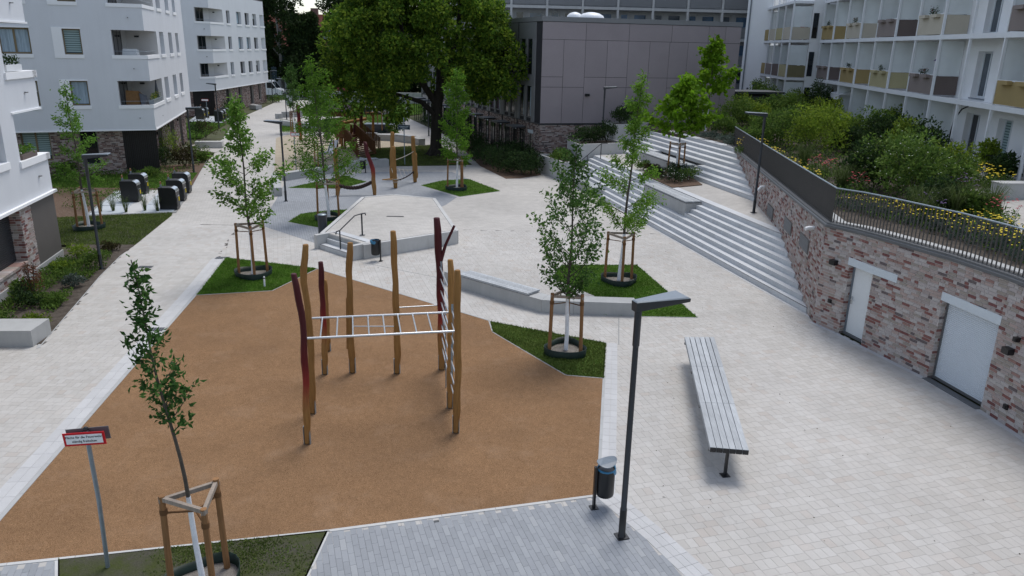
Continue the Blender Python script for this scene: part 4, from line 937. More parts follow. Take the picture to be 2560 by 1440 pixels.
def white_building(label, C, dF, LF, dS, LS, logF, logS, winF, winS, nfl, endlog=None, top=None, seed=0):
    """corner C; front face along dF (leftwards), side face along dS (backwards); corner loggias open to both faces"""
    r = random.Random(seed)
    t = thing('white_building', label, 'building', (C[0], C[1], 0))
    uF = Vector(dF).normalized(); uS = Vector(dS).normalized()
    topz = top or ZB + nfl * STO + 1.55
    # front face drawn left end -> corner (seen from the right-hand side), side face corner -> back
    FA = (C[0] + uF.x * LF, C[1] + uF.y * LF); f = frame2(FA, (-uF.x, -uF.y)); g = frame2(C, (uS.x, uS.y))
    hF = []; hS = []
    for k in range(nfl):
        zs, zh = ZS + STO * k, ZH + STO * k
        hF.append((LF - logF, LF + .01, zs, zh, 0.0))
        hS.append((-.01, logS, zs, zh, 0.0))
        for (a, b) in winF: hF.append((LF - b, LF - a, zs, zh, .22))
        for (a, b) in winS: hS.append((a, b, zs, zh, .30))
        if endlog: hS.append((LS - endlog, LS + .01, zs, zh, 1.4))
    cut_wall(FA, C, ZB, topz, hF, M['render_white'], t, 'wall')
    CE = (C[0] + uS.x * LS, C[1] + uS.y * LS)
    cut_wall(C, CE, ZB, topz, hS, M['render_white'], t, 'wall')
    # underside, roof edge, dark core
    D = (FA[0] + uS.x * LS, FA[1] + uS.y * LS)
    MB().quad((*C, ZB), (*FA, ZB), (*D, ZB), (*CE, ZB)).build('soffit', M['render_white'], t)
    MB().prism([C, FA, D, CE], topz, topz + .12).build('roof', M['coping_zinc'], t)
    ins = lambda p, m_: (p[0] + (uF.x * 1 + uS.x * 1) * m_, p[1] + (uF.y + uS.y) * m_)
    cc = (C[0] + uF.x * (logF + .4) + uS.x * (logS + .4), C[1] + uF.y * (logF + .4) + uS.y * (logS + .4))
    # back faces so that the block is closed
    MB().quad((*FA, ZB), (*D, ZB), (*D, topz), (*FA, topz)).quad((*CE, ZB), (*D, ZB), (*D, topz), (*CE, topz)).build('rear_wall', M['render_white'], t)
    for k in range(nfl):
        zs, zh = ZS + STO * k, ZH + STO * k; zf = zs - .95 + .02
        # loggia room: floor, ceiling, inner walls
        A = (C[0] + uF.x * logF, C[1] + uF.y * logF); B = (C[0] + uS.x * logS, C[1] + uS.y * logS); Dd = (A[0] + B[0] - C[0], A[1] + B[1] - C[1])
        A2, B2 = (A[0], A[1]), (B[0], B[1])
        lo = MB()
        lo.quad((*C, zh + .001), (*A, zh + .001), (*Dd, zh + .001), (*B, zh + .001)); lo.quad((*C, zf), (*B, zf), (*Dd, zf), (*A, zf))
        lo.quad((*A2, zf), (*Dd, zf), (*Dd, zh), (*A2, zh)); lo.quad((*Dd, zf), (*B2, zf), (*B2, zh), (*Dd, zh))
        # inner side of the parapets
        pF = (C[0] + uS.x * .2 + uF.x * .2, C[1] + uS.y * .2 + uF.y * .2); a2 = (A[0] + uS.x * .2, A[1] + uS.y * .2); b2 = (B[0] + uF.x * .2, B[1] + uF.y * .2)
        lo.quad((*pF, zf), (*a2, zf), (*a2, zs), (*pF, zs)); lo.quad((*pF, zf), (*b2, zf), (*b2, zs), (*pF, zs))
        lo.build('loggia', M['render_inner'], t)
        # glazed door on the left inner wall
        q = frame2(A2, (uS.x, uS.y)); n_ = 2
        MB().hexa([q(.25, zf + .02, .02), q(logS * .55, zf + .02, .02), q(logS * .55, zf + .02, .05), q(.25, zf + .02, .05), q(.25, zh - .05, .02), q(logS * .55, zh - .05, .02), q(logS * .55, zh - .05, .05), q(.25, zh - .05, .05)]).build('glazed_door', M['window_dark'], t)
        for s_ in (.25, logS * .30, logS * .55): MB().hexa([q(s_, zf, .04), q(s_ + .07, zf, .04), q(s_ + .07, zf, .07), q(s_, zf, .07), q(s_, zh, .04), q(s_ + .07, zh, .04), q(s_ + .07, zh, .07), q(s_, zh, .07)]).build('door_frame', M['frame_grey'], t)
        # ledge wrapped round the corner, projecting a little
        lp = [(*lerp(C, A, 1.06), 0), (*C, 0), (*lerp(C, B, 1.03), 0)]
        for pa, pb, nn in ((A, C, 0), (C, B, 1)):
            ff = frame2(pa, (pb[0] - pa[0], pb[1] - pa[1])); L_ = math.hypot(pb[0] - pa[0], pb[1] - pa[1])
            fbox(ff, -.1 if nn == 0 else -.035, L_ + (.035 if nn == 0 else .1), zs - .20, zs, -.22, .04 + .001 * nn).build('ledge', M['render_trim'], t)
            # slim rail on the ledge
            MB().tube([ff(.05, zs + .22, -.1), ff(L_ - .05, zs + .22, -.1)], .012, 5).build('rail', M['galvanised'], t)
        # loggia lamp
        o_ = lerp(Dd, B2, .35); MB().box((o_[0] - uS.x * .06, o_[1] - uS.y * .06, zh - .32), (.26, .1, .1)).build('lamp', M['anthracite'], t)
        # overflow spout
        fp = frame2(A, (C[0] - A[0], C[1] - A[1])); p = fp(logF * .55, zs - .75, 0); p2 = fp(logF * .55, zs - .75, .14)
        MB().tube([p, p2], .03, 6).build('spout', M['coping_zinc'], t)
        for (a, b) in winF:
            s0, s1 = LF - b, LF - a; wd = b - a
            gl = r.choice(['window_dark', 'window_mid']); bl = r.choice([('blind', zs + .12), ('curtain', zs + .1), None, ('tarp', zs + .75)])
            if wd < 1.2 and k == 1: bl = ('blind', zs + .12)
            pane_window(f, t, s0, s1, zs, zh, .22, gl, 'frame_olive', .09 if wd > 1.2 else .07, 1 if wd > 1.2 else 0, bl)
            # white surround: sill, wide splayed left side
            fbox(f, s0 - (.5 if wd < 1.2 else .02), s1 + .05, zs - .20, zs - .002, -.05, .045).build('sill', M['render_trim'], t)
            if wd < 1.2: fbox(f, s0 - .5, s0 - .002, zs - .002, zh + .07, -.05, .035).build('surround', M['render_trim'], t)
            fbox(f, s0 - (.5 if wd < 1.2 else .02), s1 + .04, zh + .002, zh + .08, -.05, .03).build('head', M['render_trim'], t)
        for (a, b) in winS:
            pane_window(g, t, a, b, zs, zh, .30, r.choice(['window_dark', 'window_mid']), 'frame_grey', .06, 1, r.choice([None, ('curtain', zs + .1), ('tarp', zs + .8), None]))
            fbox(g, a - .08, b + .08, zs - .20, zs - .002, -.05, .05).build('sill', M['render_trim'], t)
        if endlog:
            fbox(g, LS - endlog - .1, LS + .12, zs - .20, zs, -.22, .05).build('ledge', M['render_trim'], t)
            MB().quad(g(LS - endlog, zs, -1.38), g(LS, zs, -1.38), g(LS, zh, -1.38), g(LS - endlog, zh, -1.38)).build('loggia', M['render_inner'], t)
    # roof parapet trim at the lower edge of the white storeys
    fbox(f, 0, LF + .04, ZB - .03, ZB + .05, -.3, .03).build('drip_edge', M['render_trim'], t); fbox(g, -.04, LS, ZB - .03, ZB + .05, -.3, .031).build('drip_edge', M['render_trim'], t)
    return t, f, g, uF, uS, FA

# ---- middle white building
C_M = (-21.61, 46.33)
mid, fM, gM, uFm, uSm, FAm = white_building('white rendered apartment building with loggias in the middle of the left side', C_M, (-6.524, -2.842), 12.0, (-4.05, 14.71), 16.6, 1.74, 4.0, [(3.29, 4.2), (5.78, 7.3), (9.3, 10.8)], [(5.05, 6.7), (8.7, 10.3), (12.0, 13.4)], 3, None, 12.7, 3)
# ground floor of the middle building, set back
def off2(p, u, d): return (p[0] + u.x * d, p[1] + u.y * d)
gfc = off2(off2(C_M, uSm, .5), uFm, .55)           # recessed corner
FL = off2(off2(FAm, uSm, .5), uFm, 0)
PA = off2(off2(C_M, uSm, .5), uFm, 1.95); PB = off2(off2(C_M, uSm, .5), uFm, 5.7); PC = off2(off2(C_M, uSm, .5), uFm, 12)
LB = math.hypot(PB[0] - PA[0], PB[1] - PA[1])
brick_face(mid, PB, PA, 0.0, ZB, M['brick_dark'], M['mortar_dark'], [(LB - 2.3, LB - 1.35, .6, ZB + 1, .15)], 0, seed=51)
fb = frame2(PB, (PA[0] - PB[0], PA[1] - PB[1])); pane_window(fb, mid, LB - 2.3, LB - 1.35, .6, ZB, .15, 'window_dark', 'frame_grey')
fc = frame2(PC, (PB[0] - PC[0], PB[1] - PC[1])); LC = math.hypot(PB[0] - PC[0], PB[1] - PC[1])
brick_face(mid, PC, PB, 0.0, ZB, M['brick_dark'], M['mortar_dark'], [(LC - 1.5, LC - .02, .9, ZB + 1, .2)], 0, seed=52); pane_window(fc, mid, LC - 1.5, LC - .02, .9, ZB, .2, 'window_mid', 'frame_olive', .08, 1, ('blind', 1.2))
# dark vertical slats under the corner
sl = frame2(PA, (C_M[0] + uSm.x * .5 - PA[0], C_M[1] + uSm.y * .5 - PA[1])); Ls = 1.95
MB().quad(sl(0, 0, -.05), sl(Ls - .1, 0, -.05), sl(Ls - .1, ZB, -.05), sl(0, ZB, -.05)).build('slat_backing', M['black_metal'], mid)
for k in range(18): fbox(sl, .03 + k * .103, .09 + k * .103, 0, ZB, -.05, .04).build('slat', M['dark_slat'], mid)
# flat black shade sheet behind, then brick with openings on the side
R0 = off2(off2(C_M, uSm, .5), uFm, .10); R1 = off2(off2(C_M, uSm, 2.6), uFm, .54); R2 = off2(off2(C_M, uSm, 16.6), uFm, .54)
LR = math.hypot(R2[0] - R1[0], R2[1] - R1[1]); hs = [(1.0, 2.6, .0, ZB + 1, .25), (6.2, 7.9, .0, ZB + 1, .25), (10.5, 11.8, .0, ZB + 1, .25)]
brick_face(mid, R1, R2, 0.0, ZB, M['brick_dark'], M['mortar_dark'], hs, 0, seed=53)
fr = frame2(R1, (R2[0] - R1[0], R2[1] - R1[1]))
for h in hs:
    pane_window(fr, mid, h[0], h[1], 0, ZB, .25, 'window_dark', 'frame_grey', .08, 1)
    MB().quad(fr(h[0], 0, 0), fr(h[0], ZB, 0), fr(h[0], ZB, -.25), fr(h[0], 0, -.25)).quad(fr(h[1], 0, 0), fr(h[1], ZB, 0), fr(h[1], ZB, -.25), fr(h[1], 0, -.25)).build('reveal', M['brick_dark'], mid)
for s_ in (.5, 5.2, 9.5): MB().box(fr(s_, 2.1, .07), (.14, .14, .16), math.atan2(uSm.y, uSm.x)).build('wall_lamp', M['black_metal'], mid)
# flat black sheet between slats and brick, painted as the entrance's deep shade
MB().quad((*R0, 0), (*R1, 0), (*R1, ZB), (*R0, ZB)).build('entrance_shade', M['black_metal'], mid)
# dark block added behind glass and slats to keep light and view out
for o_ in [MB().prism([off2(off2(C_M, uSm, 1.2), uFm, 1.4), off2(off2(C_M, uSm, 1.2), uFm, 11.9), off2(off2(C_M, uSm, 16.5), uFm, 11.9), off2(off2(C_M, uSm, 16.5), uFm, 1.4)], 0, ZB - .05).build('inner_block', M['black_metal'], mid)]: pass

# ---- far white building, same family
C_F = (-32.8, 85.6)
farb, fF, gF, uFf, uSf, FAf = white_building('white rendered apartment building with loggias behind the middle one', C_F, (-1.812, -3.034), 9.0, (-.63, 19.55), 20.4, 1.85, 4.3, [(3.4, 4.3)], [(5.5, 6.7), (9.1, 10.8), (12.3, 13.9), (15.4, 17.0)], 3, 1.9, 12.75, 9)
Q1 = off2(off2(C_F, uSf, .3), uFf, .5); Q2 = off2(off2(C_F, uSf, 20.3), uFf, .5); Q0 = off2(off2(C_F, uSf, .4), uFf, 8.5); QS = off2(off2(C_F, uSf, .4), uFf, 3.2)
hs2 = [(4.0, 5.6, 0, ZB + 1, .25), (8.5, 9.8, 0, ZB + 1, .25), (13.0, 14.5, .2, ZB + 1, .25), (16.6, 17.8, .5, ZB + 1, .25)]
brick_face(farb, Q1, Q2, 0, ZB, M['brick_dark'], M['mortar_dark'], hs2, 0, seed=61); fq = frame2(Q1, (Q2[0] - Q1[0], Q2[1] - Q1[1]))
for h in hs2: pane_window(fq, farb, h[0], h[1], h[2], ZB, .25, 'window_dark', 'frame_grey', .08, 1)
brick_face(farb, Q0, QS, 0, ZB, M['brick_dark'], M['mortar_dark'], [], 0, seed=62)
sl2 = frame2(QS, (Q1[0] - QS[0], Q1[1] - QS[1]))
for k in range(20): fbox(sl2, .02 + k * .135, .10 + k * .135, 0, ZB, -.06, .03).build('slat', M['dark_slat'], farb)
MB().prism([off2(off2(C_F, uSf, .9), uFf, .9), off2(off2(C_F, uSf, .9), uFf, 8.4), off2(off2(C_F, uSf, 20.2), uFf, 8.4), off2(off2(C_F, uSf, 20.2), uFf, .9)], 0, ZB - .05).build('inner_block', M['black_metal'], farb)  # dark block added inside, stops light and view passing through

# ---- near white building at the left edge: its side face runs towards the camera
C_N = (-16.70, 27.2); dN = Vector((.2, -.98)).normalized()
near = thing('white_building', 'white rendered apartment building with loggia at the left picture edge', 'building', (*C_N, 0))
LN = 16.0
gN = frame2(C_N, (-dN.x, -dN.y))       # s negative towards the camera
E_N = (C_N[0] + dN.x * LN, C_N[1] + dN.y * LN)
NB = off2(C_N, Vector((-dN.y, dN.x)) * -1, 9.0); nin = Vector((-.98, -.2)).normalized()
NB = (C_N[0] + nin.x * 9, C_N[1] + nin.y * 9)
gn = frame2(E_N, (-dN.x, -dN.y))       # near end -> corner, seen from the plaza; s = LN - distance from the corner
hN = []; hB = []
LGN = 2.25
for k in range(3):
    zs, zh = 3.88 + STO * k, 5.40 + STO * k
    hN.append((LN - LGN, LN + .01, zs, zh, 0)); hN += [(LN - 5.0, LN - 3.25, zs + .12, zh, .28), (LN - 9.2, LN - 7.0, zs + .12, zh, .28)]
    hB.append((-.01, 3.6, zs, zh, 0))
ZBN = 2.50
cut_wall(E_N, C_N, ZBN, 12.7, hN, M['render_white'], near, 'wall'); cut_wall(C_N, NB, ZBN, 12.7, hB, M['render_white'], near, 'wall')
EB = (E_N[0] + nin.x * 9, E_N[1] + nin.y * 9)
MB().quad((*C_N, ZBN), (*E_N, ZBN), (*EB, ZBN), (*NB, ZBN)).build('soffit', M['render_white'], near); MB().prism([C_N, E_N, EB, NB], 12.7, 12.8).build('roof', M['coping_zinc'], near)
for k in range(3):
    zs, zh = 3.88 + STO * k, 5.40 + STO * k; zf = zs - .93
    A = (C_N[0] + dN.x * LGN, C_N[1] + dN.y * LGN); B = (C_N[0] + nin.x * 3.6, C_N[1] + nin.y * 3.6); Dd = (A[0] + nin.x * 3.6, A[1] + nin.y * 3.6)
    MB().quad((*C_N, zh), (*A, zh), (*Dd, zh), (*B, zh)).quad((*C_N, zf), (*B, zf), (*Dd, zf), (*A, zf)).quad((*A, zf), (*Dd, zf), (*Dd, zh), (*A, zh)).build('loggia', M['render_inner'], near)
    fbox(gn, LN - LGN - .12, LN + .10, zs - .22, zs, -.26, .06).build('ledge', M['render_trim'], near)
    gb = frame2(C_N, (nin.x, nin.y)); fbox(gb, -.06, 3.7, zs - .22, zs - .001, -.25, .06).build('ledge', M['render_trim'], near)
    fbox(gn, LN - LGN - .10, LN + .05, zh + .0, zh + .06, -.2, .045).build('head', M['render_trim'], near)
    for a, b in ((LN - 5.0, LN - 3.25), (LN - 9.2, LN - 7.0)):
        pane_window(gn, near, a, b, zs + .12, zh, .28, 'window_mid', 'frame_olive', .08, 1, ('curtain', zs + .2)); fbox(gn, a - .1, b + .1, zs - .1, zs + .118, -.05, .05).build('sill', M['render_trim'], near)
    p = gn(LN - 1.0, zs - .68, 0); MB().box((p[0] + .04, p[1], p[2]), (.1, .1, .03)).build('spout', M['coping_zinc'], near)
fbox(gn, 0, LN + .12, ZBN - .04, ZBN + .05, -.25, .10).build('drip_edge', M['render_trim'], near); gb = frame2(C_N, (nin.x, nin.y)); fbox(gb, -.1, 9, ZBN - .04, ZBN + .048, -.25, .10).build('drip_edge', M['render_trim'], near)
# ground floor: bronze panel, brick pier, recessed louvre gate over a low brick wall
fbox(gn, LN - 2.05, LN + .02, .32, ZBN - .02, -.3, -.02).build('bronze_panel', M['bronze_panel'], near)
fbox(gn, 0, LN + .02, -.02, .30, -.35, .02).build('plinth', M['concrete'], near)
pa, pb = gn(LN - 2.95, 0, -.03)[:2], gn(LN - 2.06, 0, -.03)[:2]; brick_face(near, pa, pb, .28, ZBN, M['brick_mix'], M['mortar'], [], 60, seed=71)
pi_ = gn(LN - 2.95, 0, -.5)[:2]; brick_face(near, pi_, pa, .28, ZBN, M['brick_mix'], M['mortar'], [], 40, seed=72)
qa, qb = gn(0.0, 0, -.03)[:2], gn(LN - 2.96, 0, -.03)[:2]; brick_face(near, qa, qb, .28, .62, M['brick_mix'], M['mortar'], [], 0, seed=73)
for k in range(40): fbox(gn, LN - 2.99 - .245 * (k + 1) + .012, LN - 2.99 - .245 * k, .615, .70, -.36, .01).build('brick', M['brick_mix'], near)
for k in range(26): fbox(gn, 2.0, LN - 2.97, .72 + k * .068, .77 + k * .068, -.42, -.36).build('louvre', M['anthracite'], near)
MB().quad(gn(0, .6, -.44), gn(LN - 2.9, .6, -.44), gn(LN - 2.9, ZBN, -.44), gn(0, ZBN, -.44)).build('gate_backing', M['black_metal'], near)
MB().prism([off2(E_N, nin, .5), off2(C_N, nin, .5), off2(off2(C_N, nin, .5), dN, .4), off2(off2(C_N, nin, 8.9), dN, .4), off2(E_N, nin, 8.9)], 0, ZBN - .05).build('inner_block', M['black_metal'], near)  # black block put inside to shut out light and view

# ---- grey clad building with brick base
C_G = (1.66, 52.92); dR = Vector((.967, .2556)).normalized(); dLf = Vector((-.347, .938)).normalized(); LRt, LLf = 14.6, 34.0
grey = thing('grey_building', 'grey panel clad building with a brick ground floor behind the stairs', 'building', (*C_G, 0))
ER = off2(C_G, dR, LRt); EL_ = off2(C_G, dLf, LLf)
fR = frame2(C_G, (dR.x, dR.y)); fL = frame2(EL_, (-dLf.x, -dLf.y))
ZT, ZBk = 9.45, 2.78
EB_ = (ER[0] + EL_[0] - C_G[0], ER[1] + EL_[1] - C_G[1])
ing = (dR + dLf).normalized(); q = lambda p: (p[0] + ing.x * .1, p[1] + ing.y * .1)
MB().prism([C_G, ER, EB_, EL_], -.1, ZT - .02).build('core', M['clad_joint'], grey)
MB().prism([off2(off2(C_G, dR, -.06), dLf, -.06), off2(off2(ER, dR, .06), dLf, -.06), EB_, off2(off2(EL_, dR, -.06), dLf, .06)], ZT, ZT + .30).build('parapet', M['clad_dark'], grey)
for k, (s_, o_, r_) in enumerate(((3.6, 4.0, .95), (2.6, 4.6, .6))):
    c = off2(off2(C_G, dR, s_ + 1.6), dLf, o_); MB().lathe((*c, ZT + .28), [(r_, 0), (r_, .12), (r_ * .9, .30), (r_ * .6, .46), (r_ * .25, .53), (.02, .55)], 16).build('skylight_dome', M['dome'], grey)
def panel(f, s0, s1, z0, z1, mat='clad', o=.03): fbox(f, s0 + .012, s1 - .012, z0 + .012, z1 - .012, -.02, o).build('panel', M[mat], grey)
z1_, z2_, z3_ = 5.25, 5.92, 8.32
cols = [0, 1.52, 3.05, 4.62, 6.15, 7.72, 9.2, 10.6, 12.1, 13.4, LRt]
tops = [0, 3.05, 6.15, 9.3, 12.1, 13.4, LRt]
for a, b in zip(tops, tops[1:]): panel(fR, a, b, z3_, ZT - .02)
for i, (a, b) in enumerate(zip(cols, cols[1:])):
    if i % 3 == 0: panel(fR, a, b, z2_, z3_); panel(fR, a, b, z1_, z2_); panel(fR, a, b, ZBk + .06, z1_)
    elif i % 3 == 1: panel(fR, a, b, z1_, z3_); panel(fR, a, b, ZBk + .06, z1_)
    else: panel(fR, a, b, z2_, z3_); panel(fR, a, b, ZBk + .06, z2_)
fbox(fR, -.03, LRt, ZBk - .04, ZBk + .05, -.02, .05).build('band', M['anthracite'], grey); fbox(fL, 0, LLf + .03, ZBk - .04, ZBk + .05, -.02, .052).build('band', M['anthracite'], grey)
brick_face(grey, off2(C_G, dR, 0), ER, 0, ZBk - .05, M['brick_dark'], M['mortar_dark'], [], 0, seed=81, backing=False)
MB().quad(fR(0, 0, .004), fR(LRt, 0, .004), fR(LRt, ZBk, .004), fR(0, ZBk, .004)).build('mortar', M['mortar_dark'], grey)
for s_ in (3.3, 10.7): MB().box(fR(s_, 4.75, .12), (.3, .16, .16), math.atan2(dR.y, dR.x)).build('wall_lamp', M['black_metal'], grey)
# long left face: pairs of tall windows
Lw = 26.0
mods = [LLf - 1.0 - 3.3 * k for k in range(10)]
hb = []
for m_i, s_ in enumerate(mods):
    if s_ - 3.3 < 0: break
    for lv in range(2):
        za, zb = (ZBk + .35, z1_ - .05) if lv == 0 else (z2_ + .1, z3_)
        for w0 in (.55, 1.85):
            fbox(fL, s_ - w0 - .95, s_ - w0, za, zb, -.02, .012).build('window', M['window_dark'], grey)
            fbox(fL, s_ - w0 - .95, s_ - w0 - .88, za, zb, .0, .05).build('window_frame', M['frame_grey'], grey)
            fbox(fL, s_ - w0 - 1.0, s_ - w0 + .04, za - .06, za, .0, .09).build('sill', M['coping_zinc'], grey)
            if (m_i + lv) % 2 == 0: fbox(fL, s_ - w0 - .30, s_ - w0 - .16, za + .05, zb - .05, .0, .022).build('curtain', M['curtain'], grey)
        for a, b in ((s_ - 3.3, s_ - 2.85), (s_ - 1.83, s_ - 1.52), (s_ - .5, s_ + .0)): fbox(fL, a + .01, b - .01, za - .3, zb + .05, -.02, .10).build('panel', M['clad_dark'], grey)
    panel(fL, s_ - 3.3, s_, z3_ + .02, ZT - .02, 'clad_dark', .06); panel(fL, s_ - 3.3, s_, z1_ - .03, z2_ + .08, 'clad_dark', .101)
    # ground floor: door canopy and openings
    hb.append((s_ - 2.9, s_ - 1.7, 0, 2.15, .3)); hb.append((s_ - 1.0, s_ - .3, .3, 2.0, .3))
    cn = fL(s_ - 2.3, 2.35, .55); ang = math.atan2(-dLf.y, -dLf.x)
    MB().box(cn, (1.5, 1.0, .10), ang).build('canopy', M['anthracite'], grey); MB().box((cn[0], cn[1], cn[2] + .055), (1.46, .96, .02), ang).build('canopy_top', M['clad_dark'], grey)
    for q_ in range(5): MB().box(fL(s_ - 3.05, 1.15, .15 + .2 * q_), (.05, .06, 2.3), ang).build('canopy_slat', M['dark_slat'], grey)
    fbox(fL, s_ - 1.15, s_ - .15, 2.02, 2.26, 0, .035).build('lintel', M['lintel'], grey)
    for hh in hb[-2:]: fbox(fL, hh[0], hh[1], hh[2], hh[3], -.02, .006).build('door' if hh[2] == 0 else 'window', M['window_dark'], grey)
    MB().tube([fL(s_ - 3.28, 2.0, .07), fL(s_ - 3.28, ZT, .07)], .045, 6).build('downpipe', M['anthracite'], grey)
brick_face(grey, fL(8, 0)[:2], C_G, 0, ZBk - .05, M['brick_dark'], M['mortar_dark'], [(h[0] - 8, h[1] - 8, h[2], h[3]) for h in hb], 0, seed=83, backing=False)
MB().quad(fL(0, 0, .003), fL(LLf, 0, .003), fL(LLf, ZBk, .003), fL(0, ZBk, .003)).build('mortar', M['mortar_dark'], grey)

# ---- gallery building behind
GA = (-8.0, 82.0); GD = Vector((1, .08)).normalized(); GL = 44.0
gal = thing('gallery_building', 'long grey concrete apartment block with access galleries behind the grey building', 'building', (*GA, 0))
fG = frame2(GA, (GD.x, GD.y))
MB().prism([fG(0, 0, -1.6)[:2], fG(GL, 0, -1.6)[:2], fG(GL, 0, -12)[:2], fG(0, 0, -12)[:2]], 0, 16).build('wall', M['gallery_concrete'], gal)
GS = 2.85
for fl in range(5):
    z = 3.35 + fl * GS
    fbox(fG, 0, GL, z - .28, z, -1.6, .0).build('slab', M['concrete_pale'], gal)
    for k in range(12):
        s_ = k * 3.68
        fbox(fG, s_ + .20, s_ + 3.5, z + .10, z + 1.10, -.08, -.04).build('railing_panel', M['clad_dark'], gal)
        MB().tube([fG(s_ + .2, z + 1.16, -.06), fG(s_ + 3.5, z + 1.16, -.06)], .02, 5).build('rail', M['galvanised'], gal)
        for w0, w1, g_ in ((.7, 1.35, 'window_blue' if (k + fl) % 2 else 'window_mid'), (2.1, 3.3, 'window_blue' if (k * fl) % 3 else 'window_mid')):
            fbox(fG, s_ + w0, s_ + w1, z + .85, z + 2.2, -1.6, -1.56).build('window', M[g_], gal)
        fbox(fG, s_ + 1.5, s_ + 1.56, z, z + 2.5, -1.6, -1.54).build('pipe', M['concrete_pale'], gal)
for k in range(13): fbox(fG, k * 3.68 - .11, k * 3.68 + .11, 0, 16, -.25, .02).build('column', M['concrete_pale'], gal)
# ---- white end wall between gallery block and balconies
we = thing('white_end_wall', 'tall plain white house wall between gallery block and balconies', 'building', (22.8, 76.3, 0))
wa, wb = sv2(1848, 190, 3.0), None
WA = (21.9, 77.2); WB = (23.7, 75.4)
fW = frame2(WA, (WB[0] - WA[0], WB[1] - WA[1])); LW = math.hypot(WB[0] - WA[0], WB[1] - WA[1])
MB().prism([WA, WB, (WB[0] + 4, WB[1] + 9), (WA[0] + 4.5, WA[1] + 12)], 2.5, 17).build('wall', M['render_bright'], we)
fbox(fW, 1.4, 2.2, 3.0, 5.0, 0, .02).build('door', M['window_mid'], we); MB().tube([fW(.35, 2.6, .08), fW(.35, 17, .08)], .06, 6).build('downpipe', M['anthracite_top'], we); MB().box(fW(.9, 4.4, .06), (.15, .1, .12)).build('lamp', M['black_metal'], we)

# ---- white building with balconies on the right
B0 = (20.2, 31.1); BD = Vector((.1201, .9928)).normalized(); BN = Vector((BD.y, -BD.x))      # BD runs away from the camera, BN points into the building
Z1, Z2, Z3 = 5.78, 8.73, 11.68
balc = thing('balcony_building', 'white apartment building with steel balconies along the right side', 'building', (*B0, 3))
def bp(u, d, z): return (B0[0] + BD.x * u + BN.x * d, B0[1] + BD.y * u + BN.y * d, z)     # u along, d into the building
DEP = 1.2
def bbox(u0, u1, d0, d1, z0, z1): return MB().hexa([bp(u0, d0, z0), bp(u0, d1, z0), bp(u1, d1, z0), bp(u1, d0, z0), bp(u0, d0, z1), bp(u0, d1, z1), bp(u1, d1, z1), bp(u1, d0, z1)])
U0, U1 = -9.5, 33.0
posts = [2.6 + 3.35 * k for k in range(-3, 10)]
bays = [(-.75 - 3.35 * 0, 2.6)]
levels = (Z1, Z2, Z3)
# wall with windows: face seen from the plaza runs far -> near
WFa = bp(U1, DEP, 0)[:2]; WFb = bp(U0, DEP, 0)[:2]; Lb = U1 - U0
hw = []
for k, p in enumerate(posts):
    for zi, zl in enumerate((2.9, Z1, Z2)):
        a = Lb - (p - U0) - 1.75; hw.append((a, a + (1.3 if k % 2 else 1.5), zl + (.95 if (k % 2 and zi) else .1), zl + 2.25, .3))
cut_wall(WFa, WFb, 2.3, 17, hw, M['render_bright'], balc, 'wall')
fB = frame2(WFa, (WFb[0] - WFa[0], WFb[1] - WFa[1]))
for i, h in enumerate(hw):
    pane_window(fB, balc, h[0], h[1], h[2], h[3], .3, 'window_mid' if i % 3 else 'window_dark', 'frame_white', .09, 1, ('blind', h[2] + .1) if i in (0, 9, 16) else None)
    fbox(fB, h[0] - .05, h[1] + .05, h[2] - .06, h[2] - .002, -.1, .06).build('sill', M['coping_zinc'] if 0 else M['anthracite_top'], balc)
MB().prism([bp(U0, DEP + .35, 0)[:2], bp(U1, DEP + .35, 0)[:2], bp(U1, 10, 0)[:2], bp(U0, 10, 0)[:2]], 2.3, 17).build('inner_block', M['render_bright'], balc)  # block put in behind the windows against light and view
# edge beams and floor plates
for zl in levels:
    bbox(U0, U1, -.06, .08, zl - .16, zl + .06).build('edge_beam', M['white_paint'], balc); bbox(U0, U1, .08, DEP, zl - .10, zl - .02).build('floor_plate', M['render_bright'], balc)
for p in posts:
    for za, zb in ((2.6, Z1 - .16), (Z1 + .06, Z2 - .16), (Z2 + .06, Z3 - .16)):
        bbox(p - .055, p + .055, -.055, .055, za, zb).build('post', M['white_paint'], balc)
BAL = {Z1: ['panel_ochre', 'panel_taupe', 'panel_olive', 'panel_ochre', 'panel_taupe'], Z2: ['panel_taupe', 'panel_cream', 'panel_taupe', 'panel_cream', 'panel_ochre'], Z3: ['panel_cream'] * 5}
END = {'panel_ochre': 'panel_ochre', 'panel_taupe': 'panel_brown', 'panel_olive': 'panel_olive', 'panel_cream': 'panel_sand'}  # taupe fronts get darker brown ends: the shaded side put into the colour
END['panel_cream'] = 'panel_cream'
